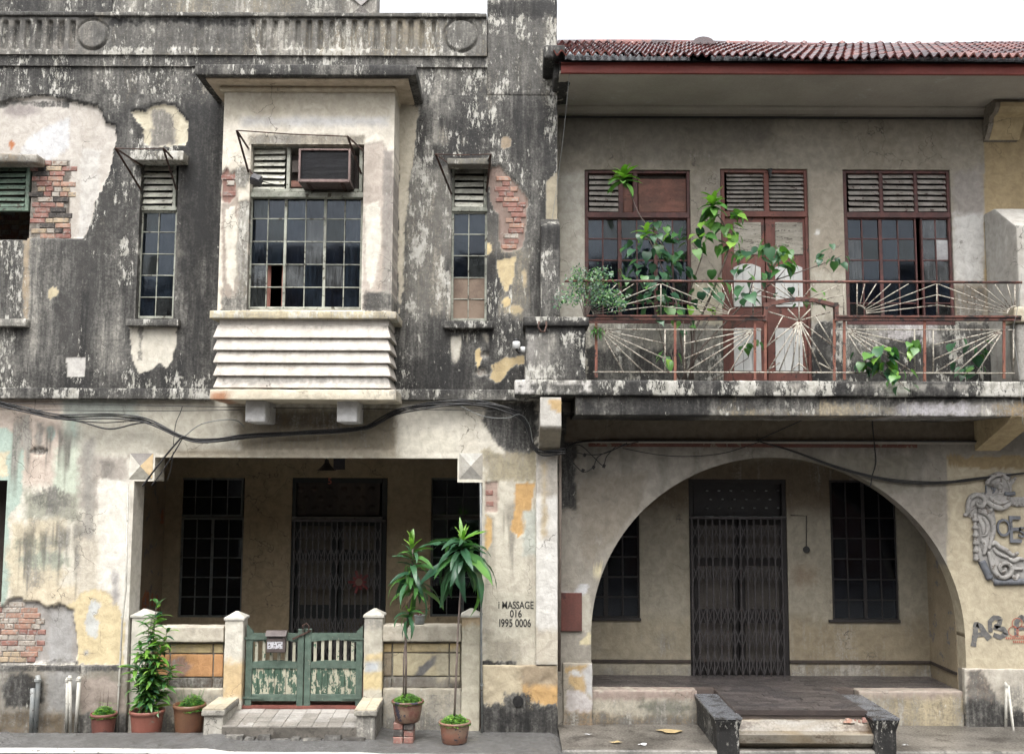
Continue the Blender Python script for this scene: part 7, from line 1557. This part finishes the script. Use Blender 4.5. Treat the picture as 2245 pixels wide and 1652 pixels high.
pipe('thin mottled water pipe, first of the close pair', [(148, 1484), (146, 1606)], .018, -.14, M['white_pipe'], ((148, 1490),)); pipe('thin mottled water pipe, second of the close pair', [(153, 1480), (155, 1606)], .019, -.15, M['white_pipe'], ((153, 1486),)); pipe('clean white water pipe with a socket at its top', [(174, 1482), (166, 1606)], .021, -.15, M['white_pipe'], ((173, 1488),))
pipe('upright white pipe of the leaning pair on the arch pier', [(2204, 1496, YW - .06), (2206, 1500, YW - .10), (2205, 1616, YW - .12)], .018, YW - .1, M['white_pipe'], ((2206, 1502),)); pipe('slanting white pipe of the leaning pair, turning along the ground', [(2210, 1500, YW - .1), (2222, 1606, YW - .2), (2232, 1613, YW - .22), (2290, 1616, YW - .24)], .016, YW - .1, M['white_pipe'])
# litter
def litter(vx, vy, s, mat, lab, Z=-.012, seed=1):
    R = random.Random(seed); p = G3(vx, vy, Z); n = 9; V = [(p.x, p.y, Z + .012)] + [(p.x + s * R.uniform(.5, 1.1) * math.cos(t), p.y + s * .55 * R.uniform(.5, 1.1) * math.sin(t), Z + R.uniform(0, .02)) for t in np.linspace(0, 6.283, n, endpoint=False)]
    o = obj('litter', V, [(0, 1 + i, 1 + (i + 1) % n) for i in range(n)], mat, None, False, p); tag(o, lab, 'litter')
DL = worn('dry_yellow_leaf', C(206, 178, 112), C(190, 160, 96), None, 9, rough=.7)
litter(1472, 1603, .20, DL, 'big dry yellow leaf lying on the pavement left of the steps', seed=3); litter(1352, 1627, .09, DL, 'small yellow scrap near the pavement edge', seed=4); litter(1408, 1632, .06, M['paper'], 'white paper scrap near the pavement edge', seed=5); litter(1290, 1610, .05, M['paper'], 'white scrap beside the foot of the arch pier', seed=6); litter(1640, 1637, .04, DL, 'curled dry leaf in front of the steps', -.07, 7); litter(1985, 1633, .05, M['paper'], 'white scrap on the pavement right of the steps', seed=8); litter(1770, 1637, .07, KS, 'loose stone lying at the foot of the steps', -.06, 9)

# ================================================================== cartouche on the right pier
CT = empty('cartouche', P3(2240, 1250, YW - .02), 'grey plaster cartouche with scrolls, garlands and raised initials on the yellow pier', 'plaque'); YT = YW - .03
CM = worn('grey_painted_stucco', C(166, 162, 156), C(184, 180, 174), C(130, 120, 110), 9, .60, .8, .4, dirt=.45); CD = worn('slate_grey_paint', C(104, 108, 116), C(122, 126, 134), C(90, 86, 86), 9, .62, .7, .3, dirt=.35)
VC = lambda x, y: (2066 + x * .2602, 1002.6 + y * .2602)
def orn(pts, r, name, mat=CM, mir=True, dy=0.0):
    q = [VC(*p) for p in pts]
    for s in ((0, 1) if mir else (0,)):
        w = [(x if not s else 2 * 2249 - x, y) for x, y in q]; P = smooth([P3(x, y, YT - dy) for x, y in w], 4); n = len(P); rr = r if isinstance(r, list) else [r * (.55 + .45 * math.sin(math.pi * min(1, .12 + i / n))) for i in range(n)]
        MB().tube(P, rr, 8).go(name, mat, CT, True)
orn([(185, 490), (212, 460), (216, 390), (240, 335), (295, 312), (345, 338), (356, 382), (332, 414), (300, 408), (288, 384), (306, 372)], .030, 'volute'); orn([(375, 225), (398, 175), (470, 142), (535, 165), (566, 235), (572, 290)], .034, 'crest'); orn([(300, 445), (360, 470), (410, 520), (430, 600), (412, 690), (392, 770)], .036, 'side_frame')
orn([(335, 440), (380, 460), (420, 430)], .028, 'acanthus'); orn([(340, 500), (380, 560), (370, 640), (330, 660)], .026, 'acanthus'); orn([(310, 520), (340, 580), (345, 650)], .03, 'acanthus'); orn([(330, 690), (360, 740), (350, 820)], .03, 'acanthus')
orn([(372, 365), (420, 405), (490, 425), (545, 405), (575, 380)], .036, 'swag'); orn([(400, 330), (440, 370), (500, 385), (560, 360)], .026, 'swag'); orn([(480, 210), (520, 250), (500, 300), (470, 300)], .022, 'leaf_scroll'); orn([(560, 240), (590, 200), (620, 165)], .022, 'leaf_scroll')
orn([(392, 790), (410, 880), (440, 960), (500, 1012), (560, 992), (584, 940), (556, 896), (506, 892), (482, 926), (500, 962), (530, 950), (528, 930)], .030, 'volute', dy=.01); orn([(415, 840), (440, 920), (480, 985)], .022, 'rib'); orn([(410, 735), (440, 716), (478, 752), (540, 782), (590, 820), (640, 800)], .034, 'lower_scroll'); orn([(430, 760), (460, 800), (520, 830), (570, 850)], .024, 'lower_scroll'); orn([(560, 850), (600, 870), (640, 850), (690, 856)], .03, 'shell', mir=False)
def body(pts, t, mir=True):
    for s in ((0, 1) if mir else (0,)):
        w = [VC(*p) for p in pts]; w = [(x if not s else 2 * 2249 - x, y) for x, y in w]; P = [W(x, y, YW) for x, y in w]
        if s: P = P[::-1]
        c_ = np.mean(np.array(P), 0); n = len(P); V = [(x, YW + .01, z) for x, z in P] + [(x, YW - t * .6, z) for x, z in P] + [(c_[0] + (x - c_[0]) * .7, YW - t, c_[1] + (z - c_[1]) * .7) for x, z in P]
        obj('relief_body', V, [tuple(range(2 * n, 3 * n))[::-1]] + [(k * n + (i + 1) % n, k * n + i, (k + 1) * n + i, (k + 1) * n + (i + 1) % n) for k in (0, 1) for i in range(n)], CM, CT, True)
body([(370, 230), (400, 170), (470, 140), (540, 160), (575, 240), (570, 330), (560, 400), (480, 420), (420, 400), (375, 350), (430, 330), (470, 290), (450, 240)], .035); body([(310, 440), (400, 470), (440, 560), (440, 660), (400, 760), (360, 820), (320, 780), (310, 700), (300, 600), (280, 520)], .03); body([(380, 760), (440, 720), (520, 770), (600, 810), (640, 850), (640, 960), (560, 1015), (470, 1000), (420, 920)], .025); body([(200, 480), (215, 380), (250, 320), (300, 310), (355, 350), (355, 400), (320, 420), (270, 430), (240, 460)], .02); body([(560, 330), (620, 330), (700, 330), (700, 410), (620, 415), (560, 400)], .03, False)
for s in (0, 1):
    oo = [(575, 130), (460, 128), (375, 190), (360, 290), (250, 300), (205, 380), (185, 480), (262, 520), (258, 700), (258, 860), (320, 880), (380, 1000), (430, 1050), (520, 1062), (704, 1060)]; ii = [(575, 300), (520, 330), (470, 360), (440, 400), (430, 430), (436, 470), (446, 520), (446, 600), (440, 660), (424, 710), (450, 740), (490, 765), (540, 790), (590, 825), (704, 850)]
    V = []
    for (a, b), (c_, d_) in zip(oo, ii):
        for (px_, py_), yy in (((a, b), YW + .005), ((a, b), YW - .014), ((c_, d_), YW - .014), ((c_, d_), YW + .005)):
            x, y = VC(px_, py_); x = x if not s else 2 * 2249 - x; X_, Z_ = W(x, y, YW); V.append((X_, yy, Z_))
    obj('border_plate', V, [(4 * i + k, 4 * i + 4 + k, 4 * i + 5 + k, 4 * i + 1 + k) for i in range(len(oo) - 1) for k in range(3)], CM, CT)
orn([(590, 940), (640, 935), (690, 940)], .02, 'tie', mir=False); orn([(585, 985), (612, 1025), (645, 985)], .026, 'pendant', mir=False)
for s in (0, 1):
    for k in range(6):
        x, y = VC(275 + k * 2, 505 + k * 66); x = x if not s else 2 * 2249 - x; MB().lathe(P3(x, y, YT), [(.010, .055), (.020, .03), (.022, .0), (.042, -.025), (.030, -.045), (.008, -.05)], 10, True).go('bellflower', CM, CT, True)
orn([(330, 870), (360, 935), (400, 1020)], [.045] * 9, 'ribbon', CD, True, -.02); orn([(432, 1048), (560, 1046), (700, 1044)], [.042] * 9, 'ribbon', CD, False, -.02); orn([(520, 302), (560, 305), (610, 300)], [.026] * 9, 'ribbon', CD, False)
def relief(txt, vx, vy, h, sx):
    o = digits(txt, vx, vy, YW - .012, h, CD, CT, False, 'raised_letter', sx=sx); me = o.data
    import bmesh
    bm = bmesh.new(); bm.from_mesh(me); r = bmesh.ops.extrude_face_region(bm, geom=bm.faces[:]); bmesh.ops.translate(bm, verts=[g for g in r['geom'] if isinstance(g, bmesh.types.BMVert)], vec=(0, -.022, 0)); bmesh.ops.recalc_face_normals(bm, faces=bm.faces); bm.to_mesh(me); bm.free()
for t, x, y, h, sx in (('1', 365, 300, .10, .9), ('9', 428, 300, .10, .9), ('O', 515, 660, .21, .75), ('E', 610, 715, .33, .75), ('s', 668, 668, .19, 1.0)): relief(t, *VC(x, y), h, sx)

# ================================================================== unseen terrace added across the street, behind the viewpoint: it shades the porches and shows in the panes
for i, (xa, xb, hh, c1, c2) in enumerate(((-26, -8.5, 8.2, (124, 76, 64), (136, 88, 76)), (-8.5, 3.0, 9.0, (140, 130, 116), (152, 142, 128)), (3.0, 12.5, 8.4, (122, 72, 60), (134, 84, 72)), (12.5, 28, 9.2, (138, 130, 116), (150, 142, 128)))):
    e = empty('shophouse', ((xa + xb) / 2, -17, 0), ('unseen red-washed shophouse across the street behind the viewpoint, beside the open lot', 'unseen pale shophouse directly across the street behind the viewpoint', 'unseen brick-red shophouse across the street facing the balcony', 'unseen tall pale shophouse across the street facing the end of the arch house')[i], 'building')
    wm = worn('opposite_wall_%d' % i, C(*c1), C(*c2), None, 2, rough=.9)
    MB().box(xa, xb, -22, -16.5, -.1, hh).go('wall', wm, e); MB().box(xa, xb, -16.9, -16.2, hh, hh + .25).go('cornice', wm, e)
    n = max(2, int((xb - xa) / 2.4))
    for k in range(n):
        xc = xa + (xb - xa) * (k + .5) / n
        for z0_, z1_ in ((.3, 2.8), (4.6, 6.8)): MB().box(xc - .55, xc + .55, -16.52, -16.47, z0_, z1_).go('window', M['dark_wood'], e)
for o in bpy.data.objects:
    if o.type == 'MESH' and o.parent is None and 'label' not in o and 'kind' not in o: print('UNLABELLED', o.name)
print('meshes', len(bpy.data.objects), 'tris', sum(len(o.data.polygons) for o in bpy.data.objects if o.type == 'MESH'))
